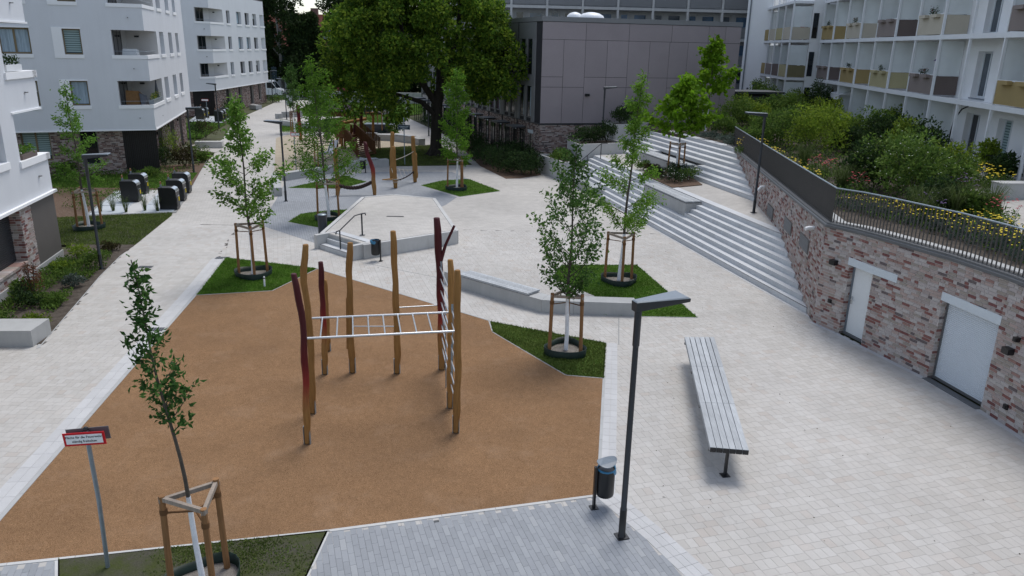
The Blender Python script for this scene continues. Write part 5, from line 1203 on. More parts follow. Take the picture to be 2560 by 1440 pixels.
for zl in (Z1, Z2):
    for k, col in enumerate(BAL[zl]):
        u0 = -.75 if k == 0 else 2.6 + 6.7 * k; u1 = u0 + 3.35
        if k == 0 and False: continue
        b = thing('balcony', None, 'balcony', bp((u0 + u1) / 2, 0, zl), group='balconies on the white building')
        nm = {'panel_ochre': 'ochre', 'panel_taupe': 'taupe brown', 'panel_olive': 'olive yellow', 'panel_cream': 'cream'}[col]
        ordn = ['nearest the right picture edge', 'second from the right picture edge', 'third from the right picture edge', 'fourth from the right picture edge', 'beside the downpipe'][k]
        b['label'] = f"balcony with {nm} front panel, {'lower' if zl == Z1 else 'upper'} row, {ordn}"
        bbox(u0 + .07, u1 - .07, -.03, .01, zl + .10, zl + 1.05).build('front_panel', M[col], b)
        bbox(u0 + .05, u1 - .05, -.05, .06, zl + 1.05, zl + 1.10).build('cap_rail', M['white_paint'], b)
        for ue in (u0, u1):
            bbox(ue - .02, ue + .02, .08, DEP - .05, zl + .10, zl + 1.02).build('end_panel', M[END[col]], b)
            bbox(ue - .012, ue + .012, .08, DEP - .05, zl + 1.04, zl + 2.72).build('screen', M['frosted'], b)
        for q_ in (.28, .72):
            uc = u0 + (u1 - u0) * q_
            bx_ = bbox(uc - .42, uc + .42, -.24, -.035, zl + .92, zl + 1.08).build('flower_box', M[col], b)
# frosted ground floor screens
for k, p in enumerate(posts[5:]):
    bbox(p - .012, p + .012, .06, DEP + .2, 2.9, Z1 - .18).build('garden_screen', M['frosted'], balc)
    if k % 2: bbox(p - .012 - 1.4, p - 1.38, .5, DEP, 2.9, Z1 - .18).build('garden_screen', M['frosted'], balc)
MB().tube([bp(33.2, .3, 2.5), bp(33.2, .3, 17)], .09, 8).build('downpipe', M['clad_dark'], balc)
# farther wing of the balcony building, set forward a little
b2 = thing('balcony_building', 'farther wing of the white balcony building beyond the downpipe', 'building', bp(34, 0, 3))
WU0, WU1 = 33.6, 45.8; DF = -2.2
MB().prism([bp(WU0, DF + 1.5, 0)[:2], bp(WU1, DF + 1.5, 0)[:2], bp(WU1, 9, 0)[:2], bp(WU0, 9, 0)[:2]], 2.3, 17).build('wall', M['render_bright'], b2)
for zl in levels: bbox(WU0 - .1, WU1, DF - .05, DF + 1.5, zl - .14, zl + .06).build('floor_plate', M['white_paint'], b2)
for k in range(4):
    u = WU0 + 3.0 * k; bbox(u - .06, u + .06, DF - .06, DF + .06, 2.6, 17).build('post', M['white_paint'], b2)
    for zi, zl in enumerate((2.9, Z1, Z2)):
        bbox(u + .9, u + 1.9, DF + 1.46, DF + 1.505, zl + .1, zl + 2.2).build('window', M['window_mid'], b2)
        bbox(u - .015, u + .015, DF + .08, DF + 1.45, zl + (1.05 if zi else 0), zl + 2.6).build('screen', M['frosted'], b2)
        if zi: bbox(u - .02, u + .02, DF + .08, DF + 1.45, zl + .1, zl + 1.02).build('end_panel', M[['panel_cream', 'panel_olive', 'panel_brown', 'panel_ochre', 'panel_taupe'][(k + zi) % 5]], b2)
    for zi, zl in enumerate((Z1, Z2)):
        cc = [['panel_olive', 'panel_brown', 'panel_taupe', 'panel_ochre', 'panel_sand'], ['panel_cream', 'panel_olive', 'panel_cream', 'panel_ochre', 'panel_taupe']][zi][k % 5]
        bbox(u + .08, u + 2.92, DF - .03, DF + .01, zl + .1, zl + 1.05).build('front_panel', M[cc], b2)
bbox(WU0 - .02, WU0 + .02, DF + .08, DF + 1.45, Z1 + .1, Z1 + 1.02).build('end_panel', M['panel_olive'], b2); bbox(WU0 - .021, WU0 + .021, DF + .08, DF + 1.45, Z2 + .1, Z2 + 1.02).build('end_panel', M['panel_cream'], b2)
for zz in (3.0, Z1, Z2): bbox(WU0 - .06, WU0 - .003 + .006, DF + 1.6, DF + 2.0, zz + .2, zz + 2.1).build('window', M['window_dark'], b2)

# ---- house with red roof far behind the trees
hs_ = thing('red_roof_house', 'old house with dark red tiled roof behind the background trees', 'house', (-42, 140, 0))
MB().prism([(-52, 138), (-22, 138), (-22, 148), (-52, 148)], 0, 6.8).build('wall', M['house_wall'], hs_)
mb = MB(); mb.quad((-52.5, 137.4, 6.6), (-21.5, 137.4, 6.6), (-21.5, 143, 12.6), (-52.5, 143, 12.6)); mb.quad((-21.5, 148.6, 6.6), (-52.5, 148.6, 6.6), (-52.5, 143, 12.6), (-21.5, 143, 12.6)); mb.build('roof', M['roof_tile'], hs_)
for x in (-47, -41, -35, -28):
    w_ = MB().box((x, 137.95, 5), (1.3, .14, 1.6)).build('window', M['window_mid'], hs_); MB().box((x, 137.9, 5), (1.1, .12, 1.4)).build('pane', M['window_blue'], w_)
for x in (-44, -33): MB().box((x, 139.5, 9.2), (1.5, 1.5, 1.5)).build('dormer', M['house_wall'], hs_)
MB().box((-36, 143, 12.8), (1.2, .8, 1.6)).build('chimney', M['brick_dark'], hs_)
# ================================================================== THINGS
def at_y(px, py, y):      # point seen at (px,py) in the vertical plane y = const
    v = RC @ Vector((px - 1280, 720 - py, -FOCAL)); t = y / v.y
    return (v.x * t, y, CAM_H + v.z * t)
def own_origin(o, loc):   # move an object's origin to loc keeping its place
    loc = Vector(loc); o.data.transform(Matrix.Translation(-loc)); o.location = loc
    return o

# ---- climbing frame
cf = thing('climbing_frame', 'climbing frame of bent robinia posts with steel overhead ladder on ochre rubber', 'climbing frame', (-2.9, 15.6, 0))
def rpost(pxs, mat, r0=.066, parent=cf, foot=True, name='post', y=None, k=1.0):
    b = sv(*pxs[-1]); y = y or b[1]; pts = [at_y(px, py, y) for px, py in pxs[:-1]][::-1]
    pts = [(b[0], b[1], 0.03)] + pts; zz = [p[2] for p in pts]; n = 14; sm = []; H_ = zz[-1]
    for i in range(n + 1):
        z = .03 + (H_ - .03) * i / n; x = float(np.interp(z, zz, [p[0] for p in pts]))
        sm.append((x + .008 * math.sin(i * 1.7 + px * .1), y + .012 * math.sin(i * 1.1 + px * .3), z))
    rs = [r0 * (.80 if i == 0 else .86 if i == 1 else 1.0 + .07 * math.sin(i * 1.3 + px)) * (1 - .12 * i / n) for i in range(n + 1)]
    rs[-1] *= .93
    o = MB().tube(sm + [(sm[-1][0], sm[-1][1], sm[-1][2] + .012)], rs + [rs[-1] * .8], 10).build(name, M[mat]); own_origin(o, (b[0], b[1], 0)); attach(o, parent)
    if foot:
        for d in (-1, 1): MB().box((b[0] + d * r0 * .85, b[1], .2), (.012, .075, .40)).build('steel_shoe', M['galvanised'], parent)
    return sm
sA = rpost([(735, 685), (744, 740), (756, 790), (760, 860), (764, 950), (769, 1110)], 'robinia_red', .072)
sB = rpost([(765, 612), (757, 690), (768, 760), (775, 830), (779, 930), (782, 1034)], 'robinia', .078)
sC = rpost([(802, 655), (804, 720), (808, 780), (811, 850), (813, 936)], 'robinia_red', .074)
sD = rpost([(813, 700), (816, 760), (819, 820), (822, 878)], 'robinia', .06)
sE = rpost([(876, 607), (872, 670), (875, 740), (876, 820), (879, 890), (882, 932)], 'robinia', .085)
sF = rpost([(983, 578), (985, 640), (989, 720), (991, 800), (994, 870), (993, 934)], 'robinia', .083)
sG = rpost([(1092, 545), (1097, 640), (1101, 720), (1103, 800), (1104, 860), (1105, 924)], 'robinia_red', .096)
sH = rpost([(1126, 650), (1128, 720), (1128, 800), (1126, 900), (1125, 1020)], 'robinia', .076)
sI = rpost([(1144, 676), (1143, 740), (1144, 830), (1145, 930), (1141, 1030), (1140, 1082)], 'robinia', .078)
# side branch of the tall red post and the stub on post E
yG = sG[0][1]; MB().tube([at_y(1101, 655, yG), at_y(1114, 612, yG), at_y(1136, 564, yG)], [.05, .036, .03], 8).build('branch', M['stain_red'], cf)
yE = sE[0][1]; MB().tube([at_y(869, 872, yE), at_y(868, 790, yE), at_y(867, 745, yE)], [.028, .028, .024], 7).build('stub', M['robinia'], cf)
r1a, r1b = at_y(768, 846, sA[0][1]), at_y(1138, 828, sI[0][1]); r2a, r2b = at_y(776, 796, sB[0][1]), at_y(1122, 781, sH[0][1])
zr = (r1a[2] + r1b[2] + r2a[2] + r2b[2]) / 4
for a, b in ((r1a, r1b), (r2a, r2b)): MB().tube([a, b], .027, 8).build('ladder_rail', M['steel'], cf)
for k in range(9): MB().tube([lerp(r1a, r1b, .085 + .108 * k), lerp(r2a, r2b, .085 + .108 * k)], .017, 6).build('rung', M['steel'], cf)
MB().tube([at_y(884, 816, yE), at_y(988, 816, sF[0][1])], .016, 6).build('turning_bar', M['steel'], cf)
MB().tube([at_y(996, 769, sF[0][1]), at_y(1096, 763, yG)], .017, 6).build('turning_bar', M['steel'], cf)
pG = lambda z: (float(np.interp(z, [p[2] for p in sG], [p[0] for p in sG])), yG, z); pH = lambda z: (float(np.interp(z, [p[2] for p in sH], [p[0] for p in sH])), sH[0][1], z); pI = lambda z: (float(np.interp(z, [p[2] for p in sI], [p[0] for p in sI])), sI[0][1], z)
for k in range(8): MB().tube([pG(.62 + .30 * k), pH(.62 + .30 * k)], .017, 6).build('rung', M['steel'], cf)
for k in range(7): MB().tube([pH(.62 + .29 * k), pI(.62 + .29 * k)], .017, 6).build('rung', M['steel'], cf)
for q, z0, z1, dx in ((pG, .55, 2.85, .05), (pH, .55, 2.5, .03)): MB().beam((q(z0)[0] + dx, q(z0)[1] - .07, z0), (q(z1)[0] + dx, q(z1)[1] - .07, z1), .05, .012, (0, 1, 0)).build('side_plate', M['galvanised'], cf)
c = sv(1115, 968); MB().tube([c, (c[0], c[1], at_y(1115, 765, c[1])[2])], .014, 6).build('pole', M['galvanised'], cf)

# ---- street lamps
def street_lamp(label, base, z0, headdir, H_=4.1, parts=True):
    t = thing('street_lamp', label, 'lamp', (base[0], base[1], z0))
    x, y = base[:2]
    MB().lathe((x, y, z0), [(.07, 0), (.07, .02), (.058, .03), (.058, .55), (.050, .56), (.046, H_ - .72), (.046, H_ - .70), (.056, H_ - .69), (.056, H_ - .05)], 14).build('pole', M['anthracite'], t)
    MB().lathe((x, y, z0), [(.085, 0), (.085, .015), (.0595, .03), (.0595, .54)], 14, False).build('base_sleeve', M['black_metal'], t)
    MB().box((x, y, z0 + .012), (.20, .20, .022), .3).build('foot_plate', M['black_metal'], t)
    d = Vector(headdir).normalized(); s = Vector((-d.y, d.x)); L = .78
    def hp(a, b, z): return (x + d.x * a + s.x * b, y + d.y * a + s.y * b, z0 + H_ + z)
    lo = [hp(-.08, -.07, -.12), hp(L, -.20, .005), hp(L, .20, .005), hp(-.08, .07, -.12)]; up = [hp(-.08, -.08, .03), hp(L, -.21, .06), hp(L, .21, .06), hp(-.08, .08, .03)]
    MB().hexa(lo + up).build('lamp_head', M['anthracite'], t)
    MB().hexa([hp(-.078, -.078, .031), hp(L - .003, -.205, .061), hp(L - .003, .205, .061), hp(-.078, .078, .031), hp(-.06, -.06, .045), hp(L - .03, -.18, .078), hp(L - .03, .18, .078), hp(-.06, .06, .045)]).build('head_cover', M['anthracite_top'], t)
    MB().hexa([hp(.25, -.09, -.075), hp(L - .08, -.14, -.012), hp(L - .08, .14, -.012), hp(.25, .09, -.075), hp(.25, -.09, -.065), hp(L - .08, -.14, .0), hp(L - .08, .14, .0), hp(.25, .09, -.065)]).build('lens', M['sign_grey'], t)
    return t
street_lamp('tall dark street lamp standing on grey paving in the foreground', sv2(1554, 1342), 0, (.93, .36), 4.14)
street_lamp('dark street lamp in the planted bed by the left building', sv2(254, 673), 0, (.97, .2), 4.0)
street_lamp('dark street lamp between grey paving and the sandpit wall', sv2(715, 503), 0, (-1, .05), 4.0)
street_lamp('dark street lamp in the bed behind the waste containers', sv2(485, 432), 0, (.98, .1), 3.9)
street_lamp('dark street lamp on the stair landing by the brick wall', sv2(1884, 532, 1.36), 1.36, (-.98, -.1), 4.05)
street_lamp('dark street lamp in front of the grey clad wall', sv2(1504, 372, 1.36), 1.36, (.98, .1), 4.0)
street_lamp('dark street lamp at the far walk beside the grass', sv2(717, 299), 0, (-.98, .1), 4.1)
street_lamp('dark street lamp before the corner of the far white building', sv2(682, 256), 0, (.98, .1), 4.1)
street_lamp('slim dark street lamp beside the big tree path', sv2(1072, 340), 0, (.9, .3), 3.9)
street_lamp('dark street lamp near the far end beyond the waste containers', sv2(548, 320), 0, (-.9, .1), 4.0)
t = thing('street_lamp', 'tall pale grey road lamp at the far street', 'lamp', sv(826, 236)); b = sv(826, 236)
MB().tube([b, (b[0], b[1], 8.6)], [.09, .06], 8).build('pole', M['sign_grey'], t); MB().box((b[0] + .35, b[1], 8.62), (.9, .22, .1)).build('lamp_head', M['sign_grey'], t)

# ---- signs
def text(body, size, loc, rot, mat, parent, align='CENTER', ext=.001):
    cu = bpy.data.curves.new('lettering', 'FONT'); cu.body = body; cu.size = size; cu.align_x = align; cu.align_y = 'CENTER'; cu.extrude = ext; cu.resolution_u = 3
    o = bpy.data.objects.new('lettering', cu); COL.objects.link(o); o.data.materials.append(mat)
    o.matrix_world = Matrix.Translation(loc) @ rot.to_4x4()
    bpy.context.view_layer.update(); me = bpy.data.meshes.new_from_object(o); bpy.data.objects.remove(o)
    o = bpy.data.objects.new('lettering', me); COL.objects.link(o); o.matrix_basis = Matrix.Translation(loc) @ rot.to_4x4(); attach(o, parent)
    return o
def board(t, c, w_, h_, yaw, tilt, mat, th=.02, dep=0.0, name='panel'):
    # board facing -Y turned by yaw; returns rotation
    R_ = Matrix.Rotation(yaw, 3, 'Z') @ Matrix.Rotation(tilt, 3, 'Y'); mb = MB()
    cc = Vector(c) + R_ @ Vector((0, -dep, 0))
    mb.hexa([cc + R_ @ Vector(q) for q in ((-w_ / 2, -th / 2, -h_ / 2), (w_ / 2, -th / 2, -h_ / 2), (w_ / 2, th / 2, -h_ / 2), (-w_ / 2, th / 2, -h_ / 2), (-w_ / 2, -th / 2, h_ / 2), (w_ / 2, -th / 2, h_ / 2), (w_ / 2, th / 2, h_ / 2), (-w_ / 2, th / 2, h_ / 2))]); mb.build(name, M[mat], t); return R_, cc
b = sv(270, 1419); sg = thing('fire_lane_sign', 'white sign with red frame on a grey post at the lower left', 'sign', b)
sgp = [(b[0], b[1], 0), (b[0] + .02, b[1] + .02, 1.2), (b[0] + .0, b[1] + .02, 2.36)]
MB().tube(sgp, .032, 12).build('post', M['galvanised'], sg); MB().lathe((b[0], b[1] + .02, 2.36), [(.036, 0), (.036, .04), (.015, .055)], 12).build('post_cap', M['black_metal'], sg)
sc_ = at_y(211, 1097, b[1] - .06); yaw, tl = math.radians(3), math.radians(-4)
R_, cc = board(sg, sc_, .595, .205, yaw, tl, 'red_paint', .012); board(sg, sc_, .525, .145, yaw, tl, 'sign_white', .012, .003, 'sign_face')
board(sg, (sc_[0], sc_[1] + .11, sc_[2] + .02), .60, .20, yaw + .06, tl, 'coping_zinc', .012, 0, 'rear_panel')
for dz in (.05, -.05): MB().box((b[0], b[1] + .0, sc_[2] + dz), (.12, .12, .025)).build('clamp', M['black_metal'], sg)
rot = Matrix.Rotation(yaw, 3, 'Z') @ Matrix.Rotation(tl, 3, 'Y') @ Matrix.Rotation(PI / 2, 3, 'X')
for ln, dz in (('Fläche für die Feuerwehr', .033), ('ständig freihalten', -.033)): text(ln, .052, cc + R_ @ Vector((0, -.0115, dz)), rot, M['sign_ink'], sg)
b = sv(741, 431); s2 = thing('fire_lane_sign', 'small white sign with red frame standing in the grass by the sandpit', 'sign', b)
MB().tube([b, (b[0], b[1], 2.4)], .032, 8).build('post', M['galvanised'], s2); c2 = at_y(739, 336, b[1] - .06); R_, cc = board(s2, c2, .62, .24, 0, 0, 'red_paint', .012); board(s2, c2, .55, .17, 0, 0, 'sign_white', .012, .003, 'sign_face')
rot = Matrix.Rotation(PI / 2, 3, 'X')
for ln, dz in (('Fläche für die Feuerwehr', .04), ('ständig freihalten', -.035)): text(ln, .052, cc + Vector((0, -.0115, dz)), rot, M['sign_ink'], s2)
b = sv(1012, 412); s3 = thing('street_name_sign', 'dark blue name sign on a grey post near the big tree', 'sign', b)
MB().tube([b, (b[0], b[1], 3.15)], .035, 8).build('post', M['galvanised'], s3); c3 = at_y(1010, 318, b[1] - .06); R_, cc = board(s3, c3, .82, .32, 0, 0, 'sign_grey', .014); board(s3, c3, .79, .29, 0, 0, 'sign_blue', .014, .003, 'sign_face')
# the wording is too small to read in the photo: lines of lettering as blurred there
for wd, hh, dz in ((.66, .05, .035), (.50, .035, -.045), (.26, .03, -.10)):
    xs = -wd / 2; rr = random.Random(int(wd * 100))
    while xs < wd / 2 - .02:
        lw = rr.uniform(.018, .03); MB().box((cc.x + xs + lw / 2, cc.y - .0115, cc.z + dz), (lw * .72, .002, hh * rr.uniform(.7, 1))).build('lettering', M['sign_letter'], s3); xs += lw + (.022 if rr.random() < .14 else .003)
b = sv(728, 296); s4 = thing('path_sign', 'grey back of a small sign beside the far walk', 'sign', b); MB().tube([b, (b[0], b[1], 2.2)], .03, 6).build('post', M['galvanised'], s4); MB().box((b[0] - .1, b[1] - .04, 1.9), (.75, .02, 1.0)).build('panel', M['sign_grey'], s4)
b = sv(520, 300); s5 = thing('notice_sign', 'small white notice sign at the far waste containers', 'sign', b); MB().tube([b, (b[0], b[1], 2.1)], .03, 6).build('post', M['galvanised'], s5); MB().box((b[0] - .1, b[1] - .04, 2.0), (.72, .02, .2)).build('panel', M['red_paint'], s5); MB().box((b[0] - .1, b[1] - .052, 2.0), (.66, .02, .15)).build('sign_face', M['sign_white'], s5)
b = sv(690, 246); s6 = thing('direction_sign', 'stack of dark direction boards on a post near the van', 'sign', b); MB().tube([b, (b[0], b[1], 4.4)], .05, 6).build('post', M['galvanised'], s6)
for k in range(4): MB().box((b[0] + .05 * (k % 2), b[1] - .06, 4.2 - k * .42), (.75, .03, .36)).build('board', M['sign_blue'], s6)

# ---- litter bins
def bin_(label, base, rz, lid=True, H_=.95, bag=True):
    x, y = base[:2]; t = thing('litter_bin', label, 'bin', (x, y, 0)); d = Vector((math.cos(rz), math.sin(rz)))
    cx_, cy_ = x + d.x * .195, y + d.y * .195
    MB().box((x, y, H_ * .47), (.04, .07, H_ * .94), rz).build('post', M['black_metal'], t); MB().box((x, y, .01), (.14, .14, .018), rz).build('foot_plate', M['black_metal'], t)
    MB().lathe((cx_, cy_, 0), [(.13, .24), (.152, .26), (.16, .30), (.16, H_ - .13), (.155, H_ - .12)], 20).build('body', M['black_metal'], t)
    n = 22; rr = random.Random(4); ra = [[Vector((cx_ + math.cos(2 * PI * k / n) * (.148 + dr + rr.uniform(-.004, .02) * (1 if i else 0)), cy_ + math.sin(2 * PI * k / n) * (.148 + dr + rr.uniform(-.004, .02) * (1 if i else 0)), z + rr.uniform(-.02, .01) * (1 if i > 1 else 0))) for k in range(n)] for i, (dr, z) in enumerate(((.0, H_ - .10), (.02, H_ - .085), (.028, H_ - .12), (.024, H_ - .20)))]
    a0 = rz + .5
    for ring in ra[1:]:
        for v_ in ring:
            a_ = math.atan2(v_.y - cy_, v_.x - cx_); g_ = max(0.0, math.cos(a_ - a0)) ** .7; dx, dy = v_.x - cx_, v_.y - cy_; q_ = 1 - .12 * (1 - g_)
            v_.x, v_.y, v_.z = cx_ + dx * q_, cy_ + dy * q_, v_.z - (0 if g_ > .15 else -.0) + (.03 * g_ - .0)
            if g_ < .2: v_.z = max(v_.z, H_ - .12)
    if bag: MB().tube_rings(ra, False).build('bag', M['blue_bag'], t)
    if lid:
        mb = MB(); ring = []; r2 = []
        for k in range(24):
            a = 2 * PI * k / 24; px_, py_ = cx_ + math.cos(a) * .175, cy_ + math.sin(a) * .175; s_ = (math.cos(a) * .20)
            zz = H_ + .0 + .05 * math.cos(a - rz) ** 2 + .03 * math.cos(a - rz)
            ring.append(Vector((px_, py_, zz))); r2.append(Vector((px_, py_, zz + .012)))
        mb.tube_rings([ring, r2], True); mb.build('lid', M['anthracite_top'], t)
    else: MB().lathe((cx_, cy_, 0), [(.165, H_ - .13), (.17, H_ - .06), (.16, H_ - .06)], 20, False).build('rim', M['black_metal'], t)
    return t
bin_('black litter bin with blue bag and lid in the foreground', sv2(1484, 1270), .25, True, .88)
bin_('black litter bin with blue bag at the podium wall', sv2(952, 653), PI * .95, False, .88)
bin_('black litter bin before the seat wall near the rope posts', sv2(914, 432), PI * .9, True, .88, False)
b = sv(662, 718); t = thing('marker_post', 'short white marker post in the lawn beside the light green tree', 'marker', b); MB().lathe(b, [(.03, 0), (.03, .36), (.015, .38)], 8).build('post', M['white_paint'], t); MB().lathe((b[0], b[1], .30), [(.031, 0), (.031, .03)], 8).build('band', M['black_metal'], t)
# ---- bollard
b = sv(808, 590); t = thing('bollard', 'thick dark round bollard with steel cap beside the podium steps', 'bollard', b)
MB().lathe(b, [(.205, 0), (.205, .02), (.19, .03), (.19, .92)], 24).build('body', M['anthracite'], t); MB().lathe((b[0], b[1], .92), [(.19, 0), (.185, .02), (.02, .035)], 24).build('cap', M['galvanised'], t)

# ---- long bench
lb = thing('long_bench', 'long backless bench of weathered grey slats on the right plaza', 'bench', (4.6, 16, 0)); zb = .66
q = [Vector(sv(*p, zb)) for p in ((1711, 842), (1786, 842), (1873, 1126), (1775, 1118))]
for k in range(6):
    f0, f1 = k / 6 + .014, (k + 1) / 6 - .014
    a0, a1 = q[0].lerp(q[1], (f0 + f1) / 2), q[3].lerp(q[2], (f0 + f1) / 2); wd = (q[1] - q[0]).length * (f1 - f0)
    for j in range(3): MB().beam(a0.lerp(a1, j / 3 + .0008) - Vector((0, 0, .05)), a0.lerp(a1, (j + 1) / 3 - .0008) - Vector((0, 0, .05)), wd, .10).build('slat', M['bench_wood'], lb)
    MB().beam(a1 - Vector((0, 0, .05)) + (a1 - a0).normalized() * .001, a1 - Vector((0, 0, .05)) + (a1 - a0).normalized() * .006, wd * .98, .094).build('end_cap', M['black_metal'], lb)
ca, cb = q[0].lerp(q[1], .5), q[3].lerp(q[2], .5)
for f_ in (.03, .35, .66, .975):
    p = ca.lerp(cb, f_); w1 = q[0].lerp(q[3], f_); w2 = q[1].lerp(q[2], f_)
    MB().beam((w1.x, w1.y, zb - .125), (w2.x, w2.y, zb - .125), .06, .045).build('bearer', M['black_metal'], lb); MB().box((p.x, p.y, (zb - .14) / 2), (.05, .05, zb - .14), .2).build('leg', M['black_metal'], lb); MB().box((p.x, p.y, .006), (.16, .16, .012), .2).build('foot_plate', M['black_metal'], lb)

# ---- underground waste container inlets
def make_container(rz):
    t = thing('waste_container', None, 'waste container', (0, 0, 0), rz)
    W_, D_, H_ = .62, .92, 1.20
    prof = [(-D_ / 2, 0), (D_ / 2, 0), (D_ / 2, .90)] + [(D_ / 2 - .24 + .24 * math.cos(a), .94 + .24 * math.sin(a)) for a in [PI / 2 * k / 6 for k in range(1, 7)]] + [(-D_ / 2, H_ - .02)]
    n = len(prof); mb = MB()      # x is the long direction, chute on +x
    vs = [(p[0], -W_ / 2, p[1]) for p in prof] + [(p[0], W_ / 2, p[1]) for p in prof]
    mb.add(vs, [tuple(range(n)), tuple(range(2 * n - 1, n - 1, -1))] + [(i, n + i, n + (i + 1) % n, (i + 1) % n) for i in range(n)]); mb.build('body', M['black_metal'], t, True)
    hood = MB(); hp = [(D_ / 2 - .24 + .252 * math.cos(a), .94 + .252 * math.sin(a)) for a in [PI / 2 * k / 8 for k in range(0, 9)]]
    hood.add([(p[0], -W_ / 2 - .01, p[1]) for p in hp] + [(p[0], W_ / 2 + .01, p[1]) for p in hp], [(i, 9 + i, 9 + i + 1, i + 1) for i in range(8)], True); hood.build('hood', M['foil'], t, True)
    MB().box((D_ / 2 + .012, 0, .40), (.02, W_ * .8, .5)).build('front_plate', M['anthracite'], t, True); MB().box((D_ / 2 + .03, 0, .70), (.03, W_ * .5, .04)).build('handle', M['steel'], t, True)
    MB().box((D_ / 2 + .024, .12, .52), (.01, .16, .22)).build('sticker', M['flower_yellow'], t, True)
    MB().tube([(-.38, 0, H_ - .05), (-.38, 0, H_ + .12)], .05, 10).build('lug_base', M['galvanised'], t, True); MB().tube([(-.38, .0 + .075 * math.cos(2 * PI * k / 12), H_ + .20 + .075 * math.sin(2 * PI * k / 12)) for k in range(13)], .026, 6, False).build('lifting_lug', M['terracotta'], t, True)
    return t
ca_ = math.atan2(1.9, 6.3) - .15
proto = None
pad = thing('container_pad', 'pale steel and stone pad under the five waste containers', 'pad', sv(350, 505))
pp = [(-19.64, 34.25), (-16.05, 35.3), (-17.68, 41.05), (-21.3, 40.2)]
for i in range(2):
    for j in range(3):
        g_ = lambda a, b: lerp(lerp(pp[0], pp[3], b), lerp(pp[1], pp[2], b), a)
        a0, a1 = (.02, .40) if i == 0 else (.60, .98); MB().prism([g_(a0, j / 3 + .008), g_(a1, j / 3 + .008), g_(a1, (j + 1) / 3 - .008), g_(a0, (j + 1) / 3 - .008)], 0, .045).build('plate', M['pad_plate'], pad)
MB().prism([g_(.40, 0), g_(.60, 0), g_(.60, 1), g_(.40, 1)], 0, .035).build('middle_strip', M['concrete_pale'], pad); MB().prism([g_(-.02, -.02), g_(1.02, -.02), g_(1.02, 1.02), g_(-.02, 1.02)], -.05, .025).build('frame', M['concrete_dark'], pad)
CONT = [((-19.15, 37.55), 'black waste container inlet on the left pad, front one of two'), ((-19.75, 39.65), 'black waste container inlet on the left pad, rear one of two'), ((-16.55, 36.0), 'black waste container inlet beside the walk, front one of three'), ((-17.1, 38.1), 'black waste container inlet beside the walk, middle one of three'), ((-17.7, 40.2), 'black waste container inlet beside the walk, rear one of three')]
FARC = [((-31.6, 79.5), 'black waste container inlet at the far building, first from the left'), ((-31.2, 82.5), 'black waste container inlet at the far building, second from the left'), (sv2(549, 304), 'black waste container inlet at the far walk, front one of three'), (sv2(556, 300), 'black waste container inlet at the far walk, middle one of three'), (sv2(563, 296), 'black waste container inlet at the far walk, rear one of three')]
FARC[0] = (sv2(502, 298), FARC[0][1]); FARC[1] = (sv2(512, 294), FARC[1][1])
for i, (p, lbl) in enumerate(CONT + FARC):
    if proto is None: proto = make_container(ca_); o = proto
    else: o = copy_tree(proto)
    o.scale = (.86, .9, .88); o.location = (*p, .045 if i < 5 else .02); o.rotation_euler = (0, 0, ca_ if i < 5 else ca_ * .6); o['label'] = lbl; o['group'] = 'waste container inlets'
pad2 = thing('container_pad', 'pale steel pad under the far waste containers', 'pad', sv(520, 300)); MB().prism([sv2(*p) for p in ((470, 304), (555, 307), (582, 292), (490, 290))], 0, .02).build('plate', M['pad_plate'], pad2)

# ---- rope course behind the podium
rc = thing('rope_course', 'rope balancing course of robinia posts on the grey paving', 'play equipment', sv(960, 470))
def rp(pxs, mat, r0): return rpost(pxs, mat, r0, rc, False)
qa_ = rp([(838, 372), (840, 420), (845, 455), (844, 489)], 'robinia', .13)
o_sm = rp([(912, 355), (918, 385), (932, 420), (934, 455), (937, 488)], 'robinia_red', .12)
qc_ = rp([(981, 330), (980, 380), (979, 450)], 'robinia', .13); qd_ = rp([(983, 366), (985, 410), (989, 471)], 'robinia', .13); qe_ = rp([(1032, 340), (1035, 395), (1038, 456)], 'robinia', .13); qf_ = rp([(1039, 383), (1040, 415), (1042, 445)], 'robinia', .09)
pa_, pb_ = Vector((qa_[0][0] + .1, qa_[0][1], .55)), Vector((o_sm[0][0] - .1, o_sm[0][1], .72)); mb = MB()
pts = [pa_.lerp(pb_, k / 24) - Vector((0, 0, .22 * math.sin(PI * k / 24))) for k in range(25)]
for ph in range(3):
    mb.tube([p + Vector((0, .055 * math.cos(k * 1.1 + ph * 2.094), .055 * math.sin(k * 1.1 + ph * 2.094))) for k, p in enumerate(pts)], .06, 6)
mb.build('thick_rope', M['rope_dark'], rc)
for k in (0, -1): MB().tube([pts[k], pts[k] + (pts[1] - pts[0]) * .5], .13, 8).build('rope_sleeve', M['black_metal'], rc)
def rope(a, b, sag, r, mat='rope_pale'): a, b = Vector(a), Vector(b); MB().tube([a.lerp(b, k / 8) - Vector((0, 0, sag * math.sin(PI * k / 8))) for k in range(9)], r, 5).build('rope', M[mat], rc)
P_d = lambda z: (qd_[0][0], qd_[0][1], z); P_c = lambda z: (qc_[0][0], qc_[0][1], z); P_e = lambda z: (qe_[0][0], qe_[0][1], z)
rope(P_d(1.6), P_e(1.85), .05, .02); rope(P_d(.45), P_e(.7), .12, .035, 'rope_dark')
for k in range(7): rope(lerp(P_c(.75), P_e(.75), k / 6), lerp(P_d(.45), P_e(.7), k / 6), .03, .014)
rope(P_c(.75), P_e(.75), .08, .022)
for k in range(6):
    p = lerp(P_d(.45), P_e(.7), (k + .5) / 6); MB().tube([(p[0], p[1] - .06, p[2] - .1), (p[0], p[1] + .06, p[2] - .1)], .04, 6).build('foothold', M['rope_dark'], rc)
c = sv(975, 469); rope((c[0] - .3, c[1], .45), P_d(.45), .0, .012); 
